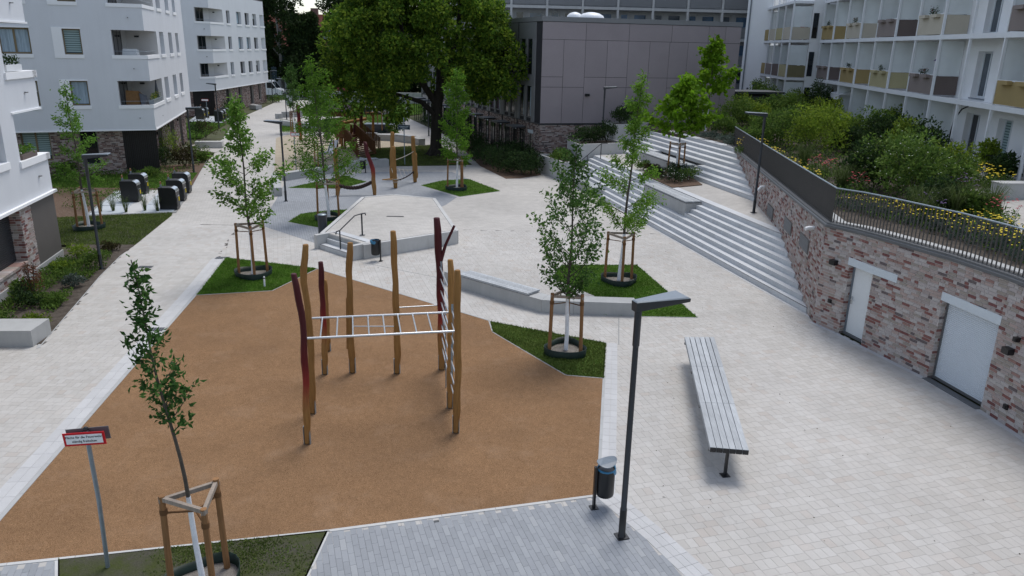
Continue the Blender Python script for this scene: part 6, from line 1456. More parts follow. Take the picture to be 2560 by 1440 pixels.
for a, b in (((-.42, 0), (.42, -.1)), ((-.42, 0), (0, .35)), ((.42, -.1), (0, .35))): MB().tube([(c[0] + a[0], c[1] + a[1], .45), (c[0] + b[0], c[1] + b[1], .45)], .03, 6).build('swing_bar', M['robinia'], rc)
for z in (.35, .5): MB().lathe((qd_[0][0], qd_[0][1], z), [(.15, 0), (.17, .03), (.15, .06)], 10).build('rope_wrap', M['rope_pale'], rc)

# ---- wooden play tower with ramp, slide, sand crane
pt_ = thing('play_tower', 'brown wooden play platform with sloping slatted ramp in the sandpit', 'play equipment', sv(900, 380))
def ppost(px, py_b, py_t, r, mat='robinia_dark', dx=0):
    b = sv(px, py_b); tp = at_y(px + dx, py_t, b[1]); MB().tube([b, lerp(b, tp, .5), tp], [r, r * .97, r * .9], 8).build('post', M[mat], pt_); return b, tp
for a in ((862, 373, 325, .10), (878, 372, 312, .10), (882, 366, 320, .09), (890, 368, 315, .10), (843, 368, 322, .09), (850, 360, 318, .09)): ppost(*a)
ppost(886, 372, 278, .13, 'stain_red', 2); ppost(902, 366, 275, .14, 'stain_red', 1); ppost(932, 362, 282, .11, 'robinia', 1); ppost(855, 372, 305, .10, 'robinia')
mb = MB(); b1_, b2_ = at_y(858, 307, 60), at_y(914, 297, 62); mb.tube([b1_, b2_], .13, 8).build('cross_beam', M['robinia'], pt_)
b1_, b2_ = at_y(917, 282, 60), at_y(936, 281, 61); MB().beam(b1_, b2_, .3, .07).build('crane_arm', M['robinia'], pt_); MB().beam(at_y(925, 284, 60.2), at_y(932, 291, 60.5), .1, .1).build('brace', M['robinia'], pt_)
DK = [sv2(838, 380), sv2(866, 382), sv2(895, 372), sv2(868, 362)]
MB().prism(DK, 1.05, 1.15).build('platform', M['robinia_dark'], pt_)
# ramp: two slatted sides and treads
RA0, RA1 = Vector((*sv2(862, 380), 1.1)), Vector((*sv2(897, 397), .1)); RB0, RB1 = Vector((*sv2(888, 372), 1.1)), Vector((*sv2(940, 388), .1))
for a, b, n in ((RA0, RA1, 15), (RB0, RB1, 18)):
    for k in range(n):
        p = a.lerp(b, (k + .5) / n); MB().box((p.x, p.y, p.z + .42), (.09, .05, .95), .4).build('baluster', M['robinia_dark'], pt_)
    MB().beam(a + Vector((0, 0, .85)), b + Vector((0, 0, .85)), .06, .09).build('handrail', M['robinia_dark'], pt_); MB().beam(a + Vector((0, .05, .05)), b + Vector((0, .05, .05)), .05, .14).build('stringer', M['robinia_dark'], pt_)
for k in range(12):
    a, b = RA0.lerp(RA1, (k + .5) / 12), RB0.lerp(RB1, (k + .5) / 12); MB().beam(a, b, .16, .04).build('tread', M['robinia_dark'], pt_)
RC0, RC1 = Vector((*sv2(893, 371), 1.1)), Vector((*sv2(942, 384), .15))
for k in range(13): p = RC0.lerp(RC1, (k + .5) / 13); MB().box((p.x + .1, p.y + 1.2, p.z + .42), (.09, .05, .95), .4).build('baluster', M['robinia_dark'], pt_)
for k in range(8): p = lerp(DK[0], DK[1], (k + .5) / 8); MB().box((p[0], p[1], 1.55), (.09, .05, .85), .1).build('baluster', M['robinia_dark'], pt_)
MB().beam((*DK[0], 2.0), (*DK[1], 2.0), .07, .09).build('handrail', M['robinia_dark'], pt_); MB().beam((*DK[0], 2.0), (*DK[3], 2.0), .07, .09).build('handrail', M['robinia_dark'], pt_)
MB().lathe((*lerp(DK[0], DK[3], .5), 1.15), [(.4, 0), (.42, .5), (.38, .55)], 12).build('drum', M['robinia_dark'], pt_)
c0, c1, c2 = at_y(838, 362, 54.8), at_y(828, 388, 53.6), at_y(795, 385, 53.2)
mb = MB(); sl_ = [Vector((c0[0], c0[1], 1.2)), Vector((c1[0], c1[1], .42)), Vector((c2[0], c2[1], .35))]
for a, b in zip(sl_, sl_[1:]):
    d = (b - a).normalized(); s_ = Vector((-d.y, d.x, 0)).normalized() * .25; mb.hexa([a - s_ - Vector((0, 0, .03)), b - s_ - Vector((0, 0, .03)), b + s_ - Vector((0, 0, .03)), a + s_ - Vector((0, 0, .03)), a - s_, b - s_, b + s_, a + s_])
    for e in (-1, 1): mb.hexa([a + s_ * e, b + s_ * e, b + s_ * e * 1.1, a + s_ * e * 1.1, a + s_ * e + Vector((0, 0, .14)), b + s_ * e + Vector((0, 0, .14)), b + s_ * e * 1.1 + Vector((0, 0, .14)), a + s_ * e * 1.1 + Vector((0, 0, .14))])
mb.build('slide', M['steel'], pt_)
# leaning red pole in the sand
rp1 = thing('play_pole', 'leaning dark red wooden pole with ochre foot in the sand', 'play equipment', sv(752, 351)); rpost([(744, 262), (747, 295), (750, 325), (752, 351)], 'robinia_red', .16, rp1, False)
# playhouse with purple roof
ph = thing('playhouse', 'small wooden playhouse with dark purple slatted roof', 'play equipment', sv(860, 300)); b = sv(853, 298); x, y = b[0], b[1]
for dx in (-.9, .9):
    for dy in (-.5, .5): MB().tube([(x + dx, y + dy, 0), (x + dx, y + dy, 1.0)], .07, 6).build('post', M['robinia'], ph)
for k in range(6):
    f_ = k / 6; MB().box((x, y - .75 + f_ * .75 + .06, .95 + f_ * .62), (2.5, .16, .03), 0, ('X', math.radians(40))).build('roof_slat', M['playhouse_roof'], ph)
    MB().box((x, y + .75 - f_ * .75 - .06, .95 + f_ * .62), (2.5, .16, .03), 0, ('X', math.radians(-40))).build('roof_slat', M['playhouse_roof'], ph)
MB().prism([(x - .9, y - .5), (x + .9, y - .5), (x + .9, y + .5), (x - .9, y + .5)], .3, .85).build('wall', M['robinia_dark'], ph)
MB().add([(x + 1.22, y - .7, .95), (x + 1.22, y + .7, .95), (x + 1.22, y, 1.5)], [(0, 1, 2)]).build('gable', M['robinia'], ph)
# dark loungers / tables
def trough(label, px, py, L, W_, H_):
    b = sv(px, py); t = thing('park_table', label, 'table', b); x, y = b[:2]
    MB().hexa([(x - L * .38, y, .03), (x + L * .36, y, .03), (x + L * .36, y + W_, .03), (x - L * .38, y + W_, .03), (x - L / 2, y - .1, H_), (x + L / 2, y - .1, H_), (x + L / 2, y + W_ + .1, H_), (x - L / 2, y + W_ + .1, H_)]).build('body', M['anthracite'], t)
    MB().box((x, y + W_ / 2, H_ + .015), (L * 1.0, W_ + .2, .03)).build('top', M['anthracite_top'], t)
trough('dark sloping sided park table on the lawn by the sandpit wall', 947, 332, 2.7, 1.2, .75); trough('dark park table farther back on the lawn', 937, 287, 3.0, 1.3, .8); trough('dark park table at the far edge before the road', 974, 264, 3.0, 1.3, .8)

# ---- vehicles at the far street
def van(label, x, y, rz):
    t = thing('parked_van', label, 'van', (x, y, 0), rz); k = dict(local=True)
    L, W_ = 5.6, 1.95
    prof = [(-2.8, .45), (2.75, .45), (2.8, .95), (2.55, 1.18), (1.95, 1.35), (1.25, 2.30), (.9, 2.48), (-2.7, 2.55), (-2.8, 2.4)]; n = len(prof)
    MB().add([(p[0], -W_ / 2, p[1]) for p in prof] + [(p[0], W_ / 2, p[1]) for p in prof], [tuple(range(n)), tuple(range(2 * n - 1, n - 1, -1))] + [(i, n + i, n + (i + 1) % n, (i + 1) % n) for i in range(n)]).build('body', M['car_white'], t, **k)
    MB().add([(1.9, -W_ / 2 - .01, 1.4), (1.25, -W_ / 2 - .01, 2.2), (.55, -W_ / 2 - .01, 2.2), (.55, -W_ / 2 - .01, 1.4)], [(0, 1, 2, 3)]).build('side_window', M['window_dark'], t, **k); MB().add([(1.93, -.85, 1.42), (1.93, .85, 1.42), (1.3, .8, 2.28), (1.3, -.8, 2.28)], [(0, 1, 2, 3)]).build('windscreen', M['window_dark'], t, **k)
    for wx_ in (-1.75, 1.85):
        for s_ in (-1, 1):
            o = MB().tube([(wx_, s_ * (W_ / 2 - .12), .36), (wx_, s_ * (W_ / 2 + .02), .36)], .36, 16).build('wheel', M['tyre'], t, **k); MB().tube([(wx_, s_ * (W_ / 2 + .0), .36), (wx_, s_ * (W_ / 2 + .03), .36)], .2, 12).build('rim', M['galvanised'], o, **k)
    MB().box((2.79, 0, .62), (.08, W_ * .96, .3)).build('bumper', M['tyre'], t, **k)
    for s_ in (-.72, .72): MB().box((2.76, s_, 1.0), (.1, .36, .2)).build('headlight', M['window_mid'], t, **k)
    MB().box((1.45, -W_ / 2 - .16, 1.45), (.12, .2, .28)).build('mirror', M['tyre'], t, **k)
van('white delivery van parked at the far street behind the left buildings', -36.6, 114.5, -.05)
def car(label, x, y, rz):
    t = thing('parked_car', label, 'car', (x, y, 0), rz); k = dict(local=True); W_ = 1.78
    prof = [(-2.1, .35), (2.1, .35), (2.15, .7), (1.9, .85), (1.05, .95), (.4, 1.42), (-1.2, 1.45), (-1.95, 1.0), (-2.12, .9)]; n = len(prof)
    MB().add([(p[0], -W_ / 2 + (.12 if p[1] > 1.2 else 0), p[1]) for p in prof] + [(p[0], W_ / 2 - (.12 if p[1] > 1.2 else 0), p[1]) for p in prof], [tuple(range(n)), tuple(range(2 * n - 1, n - 1, -1))] + [(i, n + i, n + (i + 1) % n, (i + 1) % n) for i in range(n)]).build('body', M['car_red'], t, **k)
    for a0, a1 in ((-1.6, -.35), (-.25, .75)): MB().add([(a0, -W_ / 2 + .02, 1.0), (a1, -W_ / 2 + .02, 1.0), (a1 - .35, -W_ / 2 + .10, 1.37), (a0 + .3, -W_ / 2 + .10, 1.37)], [(0, 1, 2, 3)]).build('side_window', M['window_dark'], t, **k)
    for wx_ in (-1.3, 1.35):
        for s_ in (-1, 1): MB().tube([(wx_, s_ * (W_ / 2 - .15), .31), (wx_, s_ * (W_ / 2 + .01), .31)], .31, 14).build('wheel', M['tyre'], t, **k)
car('dark red car parked at the far street, left one', -26.0, 116.5, 0.05); car('dark red car parked at the far street under the big tree crown', -20.2, 116.2, 0.0)
b = sv(757, 244); t = thing('bollard', 'slim black and white bollard at the far end of the walk', 'bollard', b)
for k in range(5): MB().tube([(b[0], b[1], .2 * k), (b[0], b[1], .2 * k + .2)], .06, 8).build('band', M['white_paint' if k % 2 else 'black_metal'], t)
sw = thing('street_wall', 'low grey wall along the far street behind the lawn', 'wall', (-22, 108, 0)); 
for k in range(10): MB().box((-27.5 + 2.05 * k, 107.5, .75), (2.0, .25, 1.5)).build('wall_block', M['concrete'], sw)
fe = thing('wire_fence', 'grey wire fence beside the corner of the far white building', 'fence', (-34, 108, 0))
for k in range(8):
    MB().tube([(-34.2 + .55 * k, 108 + .2 * k, 0), (-34.2 + .55 * k, 108 + .2 * k, 1.5)], .03, 5).build('post', M['galvanised'], fe)
for z in (.3, .6, .9, 1.2, 1.48): MB().tube([(-34.2, 108, z), (-30.3, 109.4, z)], .012, 4).build('wire', M['galvanised'], fe)

# ---- things on loggias and balconies, terrace furniture
def grp(name, label, cat, loc): return thing(name, label, cat, loc)
def loggia_pt(C, uF, uS, a, b, z): return (C[0] + uF.x * a + uS.x * b, C[1] + uF.y * a + uS.y * b, z)
LP = lambda a, b, z: loggia_pt(C_M, uFm, uSm, a, b, z)
p = LP(1.2, .9, ZS - .93); t = grp('wicker_chair', 'wicker beach chair in the lowest corner loggia of the middle building', 'chair', p)
MB().hexa([LP(1.55, .4, p[2]), LP(.75, .5, p[2]), LP(.75, 1.3, p[2]), LP(1.55, 1.3, p[2]), LP(1.5, .6, p[2] + 1.75), LP(.8, .7, p[2] + 1.7), LP(.75, 1.4, p[2] + 1.5), LP(1.5, 1.4, p[2] + 1.5)]).build('shell', M['rattan'], t); MB().hexa([LP(.7, .45, p[2] + .9), LP(.5, .5, p[2] + .9), LP(.4, 1.2, p[2] + .8), LP(.7, 1.2, p[2] + .8), LP(.8, .6, p[2] + 1.6), LP(.6, .7, p[2] + 1.5), LP(.5, 1.3, p[2] + 1.4), LP(.8, 1.3, p[2] + 1.5)]).build('cushion', M['cloth_grey'], t)
p = LP(.2, 3.0, ZS - .9); t = grp('parasol', 'folded grey parasol in the lowest corner loggia of the middle building', 'parasol', p); MB().lathe(p, [(.03, 0), (.03, .8), (.16, .85), (.10, 1.6), (.03, 2.2)], 10).build('canopy', M['cloth_grey'], t); MB().lathe(p, [(.22, 0), (.22, .06)], 12).build('base', M['concrete_dark'], t)
p = LP(-.02, 1.8, ZS); t = grp('flower_box', 'grey flower box with yellow flowers on the lowest loggia ledge of the middle building', 'flower box', p)
MB().hexa([LP(.02, .5, ZS), LP(.28, .5, ZS), LP(.28, 3.6, ZS), LP(.02, 3.6, ZS), LP(.0, .5, ZS + .25), LP(.3, .5, ZS + .25), LP(.3, 3.6, ZS + .25), LP(.0, 3.6, ZS + .25)]).build('box', M['anthracite_top'], t)
p = LP(.9, 1.0, ZS + STO - .9); t = grp('covered_grill', 'white covered garden furniture in the second loggia of the middle building', 'furniture', p); MB().hexa([LP(1.5, .4, p[2] + .1), LP(.5, .4, p[2] + .1), LP(.5, 1.4, p[2] + .1), LP(1.5, 1.4, p[2] + .1), LP(1.35, .5, p[2] + 1.25), LP(.65, .5, p[2] + 1.25), LP(.65, 1.3, p[2] + 1.2), LP(1.35, 1.3, p[2] + 1.2)]).build('cover', M['tarp'], t)
for k in range(4): MB().box(LP([1.3, .7, 1.3, .7][k], [.6, .6, 1.2, 1.2][k], p[2] + .05), (.05, .05, .12)).build('leg', M['black_metal'], t)
# terrace
def chair(label, x, y, z, rz, mat='anthracite'):
    t = thing('garden_chair', label, 'chair', (x, y, z), rz); k = dict(local=True)
    MB().box((0, 0, .44), (.5, .48, .04)).build('seat', M[mat], t, **k); MB().box((0, .26, .78), (.5, .04, .62), 0, ('X', -.15)).build('backrest', M[mat], t, **k)
    for sx in (-.23, .23):
        for sy in (-.21, .21): MB().tube([(sx, sy, 0), (sx, sy, .44)], .014, 5).build('leg', M['anthracite'], t, **k)
        MB().tube([(sx * 1.08, -.22, .44), (sx * 1.08, -.2, .65), (sx * 1.08, .25, .66)], .013, 5).build('armrest', M['anthracite'], t, **k)
tz = lambda u, d: terz(*bp(u, d, 0)[:2])
p = bp(4.9, .7, 0); chair('dark garden chair before the glazed door on the terrace', p[0], p[1], tz(4.9, .7), 1.2)
p = bp(.3, 1.0, 0); chair('dark garden chair at the right picture edge on the terrace', p[0], p[1], tz(.3, 1.0), .4); p = bp(1.6, .2, 0)
t = thing('garden_table', 'small dark garden table on the terrace at the right edge', 'table', (*p[:2], tz(1.6, .2))); z = tz(1.6, .2); MB().box((p[0], p[1], z + .72), (.9, .8, .035), .1).build('top', M['anthracite'], t)
for sx in (-.38, .38):
    for sy in (-.33, .33): MB().tube([(p[0] + sx, p[1] + sy, z), (p[0] + sx, p[1] + sy, z + .71)], .018, 5).build('leg', M['anthracite'], t)
p = bp(6.5, .1, 0); z = tz(6.5, .1); t = thing('arc_pole', 'curved black parasol pole on the terrace before a frosted screen', 'pole', (*p[:2], z)); MB().tube([(p[0], p[1], z), (p[0] + .02, p[1], z + 1.3), (p[0] + .1, p[1], z + 1.9), (p[0] + .35, p[1], z + 2.35), (p[0] + .65, p[1], z + 2.5)], .035, 8).build('arm', M['black_metal'], t); MB().lathe((p[0], p[1], z), [(.25, 0), (.25, .05), (.04, .08)], 12).build('base', M['black_metal'], t)
p = bp(5.7, -.3, 0); z = tz(5.7, -.3); t = thing('plant_pot', 'tall dark plant pot with clipped plant on the terrace', 'plant pot', (*p[:2], z)); MB().lathe((p[0], p[1], z), [(.2, 0), (.26, .6), (.22, .6), (.22, .5)], 14).build('pot', M['anthracite'], t)
p = bp(29.5, .5, 0); z = tz(29.5, .5); t = thing('parasol', 'folded dark red parasol on the terrace', 'parasol', (*p[:2], z)); MB().lathe((p[0], p[1], z), [(.03, 0), (.03, .8), (.42, .9), (.28, 1.6), (.03, 2.5)], 10).build('canopy', M['umbrella_red'], t); MB().lathe((p[0], p[1], z), [(.25, 0), (.25, .08)], 12).build('base', M['concrete_dark'], t)
p = bp(27.0, .2, 0); z = tz(27, .2); t = thing('garden_awning', 'white pleated awning roof on the terrace next to the red parasol', 'awning', (*p[:2], z)); MB().hexa([bp(25.6, .0, z + 1.95), bp(25.6, 1.4, z + 1.95), bp(28.2, 1.4, z + 1.95), bp(28.2, 0, z + 1.95), bp(25.6, -.05, z + 2.0), bp(25.6, 1.4, z + 2.3), bp(28.2, 1.4, z + 2.3), bp(28.2, -.05, z + 2.0)]).build('roof', M['awning_white'], t)
bbox(25.6, 28.2, -.04, -.01, z + 1.6, z + 1.96).build('valance', M['awning_white'], t)
for u in (25.7, 28.1): MB().tube([bp(u, .0, z), bp(u, .0, z + 1.95)], .03, 5).build('post', M['white_paint'], t)
p = bp(35.2, -1.0, Z2); t = thing('parasol', 'folded bright red parasol on an upper balcony of the farther wing', 'parasol', p); MB().lathe(p, [(.03, 0), (.03, 1.0), (.22, 1.1), (.12, 1.9), (.03, 2.5)], 8).build('canopy', M['red_paint'], t); MB().lathe(p, [(.2, 0), (.2, .06)], 10).build('base', M['concrete_dark'], t)
p = bp(10.2, .5, Z1 + .06); t = thing('bird_house', 'dark purple bird house on the lower taupe balcony', 'bird house', p); MB().lathe(p, [(.02, 0), (.02, 1.25), (.22, 1.3), (.22, 1.36), (.03, 1.38)], 8).build('stand', M['black_metal'], t); MB().hexa([bp(9.9, .3, Z1 + 1.75), bp(9.9, .8, Z1 + 1.75), bp(10.6, .8, Z1 + 1.75), bp(10.6, .3, Z1 + 1.75), bp(10.1, .5, Z1 + 2.0), bp(10.1, .6, Z1 + 2.0), bp(10.4, .6, Z1 + 2.0), bp(10.4, .5, Z1 + 2.0)]).build('roof', M['flower_violet'], t)
# dark shed at the back of the terrace and hedge panel
s0_ = sv2(1800, 288, 2.8); x, y = 17.0, 58.5; t = thing('garden_shed', 'black flat roofed garden shed at the back of the terrace', 'shed', (x, y, 2.75))
MB().box((x, y, 3.75), (4.6, 2.4, 2.0), .12).build('wall', M['dark_slat'], t); MB().box((x, y, 4.95), (5.0, 2.8, .16), .12).build('roof', M['anthracite'], t)
for k in range(16): MB().box((x - 2.15 + .287 * k + .15, y - 1.22 + (-2.15 + .287 * k) * .12, 3.75), (.24, .04, 1.98), .12).build('board', M['dark_slat'], t)
MB().box((x - .4, y - 1.28, 4.55), (2.6, .05, .3), .12).build('window_band', M['window_mid'], t)
# concrete planter block on the terrace at the right edge
p = sv(2540, 505, 3.1); t = thing('terrace_block', 'pale concrete block on the terrace at the right picture edge', 'block', p); MB().box((p[0] + .9, p[1] + .9, p[2] + .25), (2.4, .5, .55), .1).build('block', M['concrete_pale'], t); MB().box((p[0] + .9, p[1] + .9, p[2] + .53), (2.44, .54, .03), .1).build('cap', M['concrete_pale'], t)
on_terrace([sv2(*a, 3.1) for a in ((2400, 470), (2520, 468), (2640, 475), (2640, 640), (2545, 590), (2470, 530), (2400, 500))], 'terrace_path', M['paving_far'])
on_terrace([bp(-6, -1.6, 0)[:2], bp(8, -1.6, 0)[:2], bp(8, 1.5, 0)[:2], bp(-6, 1.5, 0)[:2]], 'terrace_patio', M['paving_far'], .03)
b = bp(20.5, -3.0, 0); z = tz(20.5, -3); t = thing('garden_light', 'small dark bollard light between the terrace shrubs', 'lamp', (*b[:2], z)); MB().lathe((b[0], b[1], z), [(.09, 0), (.09, .7), (.10, .71), (.10, .95), (.02, .97)], 12).build('body', M['anthracite'], t); MB().lathe((b[0], b[1], z + .74), [(.102, 0), (.102, .12)], 12).build('lens', M['sign_grey'], t)
# ================================================================== PLANTS
def leaf_cloud(C, out, L, asp, r, droop=.3, rand=.8, fold=.18, sizevar=.35):
    n = len(C); d = out + r.normal(0, rand, (n, 3)); d[:, 2] -= droop
    d /= np.linalg.norm(d, axis=1)[:, None] + 1e-9
    u = np.cross(d, r.normal(0, 1, (n, 3))); u /= np.linalg.norm(u, axis=1)[:, None] + 1e-9; w_ = np.cross(d, u)
    l = L * r.uniform(1 - sizevar, 1 + sizevar, n)[:, None]; hw = l * asp / 2
    V = np.zeros((n, 4, 3)); V[:, 0] = C; V[:, 1] = C + d * l * .45 + u * hw + w_ * l * fold; V[:, 2] = C + d * l; V[:, 3] = C + d * l * .45 - u * hw + w_ * l * fold
    return V.reshape(-1, 3), np.arange(4 * n).reshape(-1, 4)
def curve_pts(a, d, L, n, up, r, wob=.06):
    pts = [Vector(a)]; d = Vector(d).normalized()
    for i in range(n):
        d = (d + Vector((r.normal(0, wob), r.normal(0, wob), up / n))).normalized(); pts.append(pts[-1] + d * (L / n))
    return pts
def young_tree(label, base, H_, z0, prof, leafmat_, leaf=(.09, .5), n=2500, nbr=16, seed=1, r0=.045, white=1.6, lean=(0, 0), up=.7, droop=.3, spray=0, rise=.5, name='young_tree', bark='bark', sig=.10):
    """prof: [(height fraction of crown, radius)]; crown from z0 to H_"""
    r = np.random.default_rng(seed); bx_, by_, bz = base
    t = thing(name, label, 'tree', base)
    ax = lambda z: Vector((bx_ + lean[0] * (z / H_) ** 1.3 + .02 * math.sin(z * 2.3 + seed), by_ + lean[1] * (z / H_) + .02 * math.cos(z * 1.9 + seed), bz + z))
    zs = [H_ * k / 12 for k in range(13)]; rad = lambda z: max(.007, r0 * (1 - .88 * z / H_))
    if white:
        MB().tube([ax(z) for z in np.linspace(0, white, 5)], [rad(z) * 1.12 for z in np.linspace(0, white, 5)], 9).build('whitewashed_trunk', M['white_coat'], t)
    zz = np.linspace(max(white - .02, 0), H_, 12); MB().tube([ax(z) for z in zz], [rad(z) for z in zz], 8).build('trunk', M[bark], t)
    br = MB(); C = []; O = []
    fr = [p[0] for p in prof]; rr = [p[1] for p in prof]
    for k in range(nbr):
        f = (k + r.uniform(.1, .9)) / nbr; zc = z0 + (H_ - z0) * f * .93; R_ = float(np.interp(f, fr, rr)) * r.uniform(.7, 1.15)
        a = k * 2.399 + r.normal(0, .35); d = (math.cos(a), math.sin(a), rise)
        st_ = max(z0 - .25, zc - R_ * rise * .9); pts = curve_pts(ax(st_), d, R_ * 1.15, 5, up * .6, r); r_b = rad(st_) * .45
        br.tube(pts, [r_b, r_b * .8, r_b * .6, r_b * .45, r_b * .3, .003], 5, False)
        subs = [(pts, 1.0)]
        for j in range(3):
            i0 = 1 + j; dd = (pts[i0 + 1] - pts[i0]).normalized() + Vector((r.normal(0, .55), r.normal(0, .55), r.normal(.1, .3))); tw = curve_pts(pts[i0], dd, R_ * .55 * r.uniform(.6, 1.1), 3, up * .3 - droop * .3, r)
            br.tube(tw, [r_b * .35, r_b * .25, r_b * .2, .002], 4, False); subs.append((tw, .6))
        m = max(6, int(n / nbr * (.4 + R_ / (max(rr) + .01)) * .75))
        for _ in range(m):
            p_, wgt = subs[int(r.integers(0, len(subs)))] if r.random() > .42 else subs[0]
            q = r.uniform(.22, 1.0) ** .8 * (len(p_) - 1); i = min(int(q), len(p_) - 2); c = p_[i].lerp(p_[i + 1], q - i)
            o = (p_[-1] - p_[0]).normalized(); jx = r.normal(0, sig, 3)
            C.append((c.x + jx[0], c.y + jx[1], c.z + jx[2] * .8 - (abs(r.normal(0, spray)) if spray else 0))); O.append((o.x, o.y, o.z * .4))
    for _ in range(int(n * .07)):
        z = r.uniform(z0 + (H_ - z0) * .55, H_); c = ax(z); j = r.normal(0, sig * .8, 3); C.append((c.x + j[0], c.y + j[1], c.z + j[2])); O.append((j[0] * 8, j[1] * 8, .5))
    br.build('branches', M[bark], t)
    V, F = leaf_cloud(np.array(C), np.array(O), leaf[0], leaf[1], r, droop); np_object('foliage', V, F, M[leafmat_], t)
    return t, ax
def stakes(label, base, rot, H_=1.85, rad=.48, ring=True, grey=False, name='tree_stake', ringlabel=None, sc=1.0):
    x, y, z = base; t = thing(name, label, 'tree stake', base); rr = random.Random(int(abs(x) * 100))
    P_ = []
    for k in range(3):
        a = rot + k * 2 * PI / 3; p = (x + math.cos(a) * rad, y + math.sin(a) * rad, z); q = (x + math.cos(a) * rad * .93, y + math.sin(a) * rad * .93, z + H_ + rr.uniform(-.01, .06)); P_.append(q)
        MB().tube([p, lerp(p, q, .5), q], [.05, .048, .046], 8).build('post', M['stake_wood'], t)
        MB().lathe((q[0], q[1], q[2] - .30), [(.057, 0), (.060, .04), (.057, .08)], 8).build('binding', M['tie'], t)
    for k in range(3):
        a, b = P_[k], P_[(k + 1) % 3]; e = .10; a2 = lerp(a, b, -e * .6); b2 = lerp(a, b, 1 + e * .6); zz = z + H_ - .04 - .012 * k
        MB().beam((a2[0], a2[1], zz), (b2[0], b2[1], zz), .055, .065).build('rail', M['stake_grey'], t)
        c = (x + (a[0] - x) * .07, y + (a[1] - y) * .07, z + H_ - .27)
        MB().tube([(a[0], a[1], z + H_ - .27), lerp((a[0], a[1], z + H_ - .27), c, .5), c], .016, 5).build('tie', M['tie'], t)
    if ring:
        t2 = thing('watering_ring', ringlabel, 'watering ring', base); n = 30; ro = []
        for i, (dr, zz) in enumerate(((.0, 0), (.02, .22), (.01, .225), (-.01, .02))):
            ring_ = []
            for k in range(n):
                a = 2 * PI * k / n; tri = .5 + .5 * math.cos(3 * (a - rot)); R_ = (rad + .10) * (.80 + .22 * tri) + dr; ring_.append(Vector((x + math.cos(a) * R_, y + math.sin(a) * R_, z + zz + .03 * (tri - .5) * (zz > .1))))
            ro.append(ring_)
        MB().tube_rings(ro, False).build('wall', M['rubber_green'], t2)
        MB().tube_rings([[Vector((x + (p.x - x) * s_, y + (p.y - y) * s_, z + .05 + (.04 if s_ < .5 else 0))) for p in ro[3]] for s_ in (1.0, .5, .02)], False).build('mulch', M['gravel'], t2)
    return t
G3 = lambda px, py, z=0.0: sv(px, py, z)
T1 = (-4.48, 9.42, 0.0)
young_tree('slender young tree with dark pointed leaves in the left foreground', T1, 5.05, 2.75, [(0, .30), (.2, .55), (.42, .50), (.62, .26), (.85, .17), (1, .08)], 'leaf_cherry', (.10, .46), 1150, 22, 3, .042, 1.55, (-.52, .1), .8, .35, sig=.055, rise=.8)
stakes('three wooden tree stakes with rails in the left foreground', T1, PI + .15, 1.62, .47, True, True, ringlabel='black watering ring around the foreground tree')
T2 = G3(635, 690)
young_tree('airy light green young tree in the lawn beside the walk', T2, 6.1, 2.05, [(0, .7), (.2, 1.25), (.42, 1.30), (.6, .85), (.75, .35), (.88, .22), (1, .2)], 'leaf_oak', (.12, .6), 4000, 24, 5, .06, 1.75, (-.1, 0), .5, .2, sig=.10)
stakes('three wooden tree stakes around the light green tree by the walk', T2, .9, 1.85, .55, ringlabel='dark watering ring in the lawn beside the walk')
T3 = G3(1413, 882)
young_tree('bushy dark green young tree in the wedge of lawn', T3, 5.6, 1.75, [(0, .45), (.2, 1.1), (.45, 1.35), (.65, 1.2), (.85, .85), (1, .35)], 'leaf_hornbeam', (.092, .62), 4400, 34, 7, .052, 1.6, (.05, 0), .8, .35, rise=.75, sig=.075)
stakes('three wooden tree stakes around the bushy tree in the wedge of lawn', T3, 1.45, 1.70, .48, ringlabel='dark watering ring in the wedge of lawn')
T4 = G3(1548, 706)
young_tree('tall feathery light green young tree behind the seat wall', T4, 7.1, 2.0, [(0, 1.05), (.15, 1.45), (.35, 1.25), (.55, .95), (.7, .42), (.85, .40), (1, .2)], 'leaf_locust', (.115, .38), 6200, 20, 11, .06, 1.75, (.32, 0), .35, .55, .10, sig=.08)
stakes('three wooden tree stakes around the feathery tree behind the seat wall', T4, .55, 1.75, .55, ringlabel='dark watering ring in the lawn behind the seat wall')
T5 = G3(822, 548)
young_tree('bright green feathery young tree left of the podium', T5, 7.2, 1.8, [(0, 1.5), (.13, 1.9), (.3, 1.4), (.5, 1.25), (.7, 1.05), (.85, .85), (1, .35)], 'leaf_locust_deep', (.14, .36), 6200, 26, 13, .065, 1.8, (-.45, 0), .45, .5, .12, sig=.12)
stakes('three wooden tree stakes beside the round bollard', T5, -.3, 1.75, .55, ringlabel='dark watering ring beside the round bollard')
T6 = G3(1143, 474)
young_tree('bright green feathery young tree right of the rope course', T6, 6.6, 1.7, [(0, 1.0), (.2, .95), (.45, .85), (.7, 1.0), (.9, .7), (1, .3)], 'leaf_locust_deep', (.15, .4), 4300, 22, 17, .06, 1.75, (0, 0), .5, .45, .10, sig=.12)
stakes('three wooden tree stakes right of the rope course', T6, 1.2, 1.75, .55, ringlabel='dark watering ring right of the rope course')
T7 = G3(222, 572)
young_tree('thin young tree before the left brick facade', T7, 6.1, 1.9, [(0, .75), (.2, .95), (.5, .85), (.75, .55), (.9, .25), (1, .15)], 'leaf_oak', (.12, .42), 2700, 18, 19, .055, 1.7, (-.1, 0), .45, .3, .05, sig=.10)
stakes('three wooden tree stakes in the dull grass on the left', T7, .2, 1.7, .55, ringlabel='dark watering ring in the dull grass on the left')
T8 = (8.85, 41.6, 1.36)
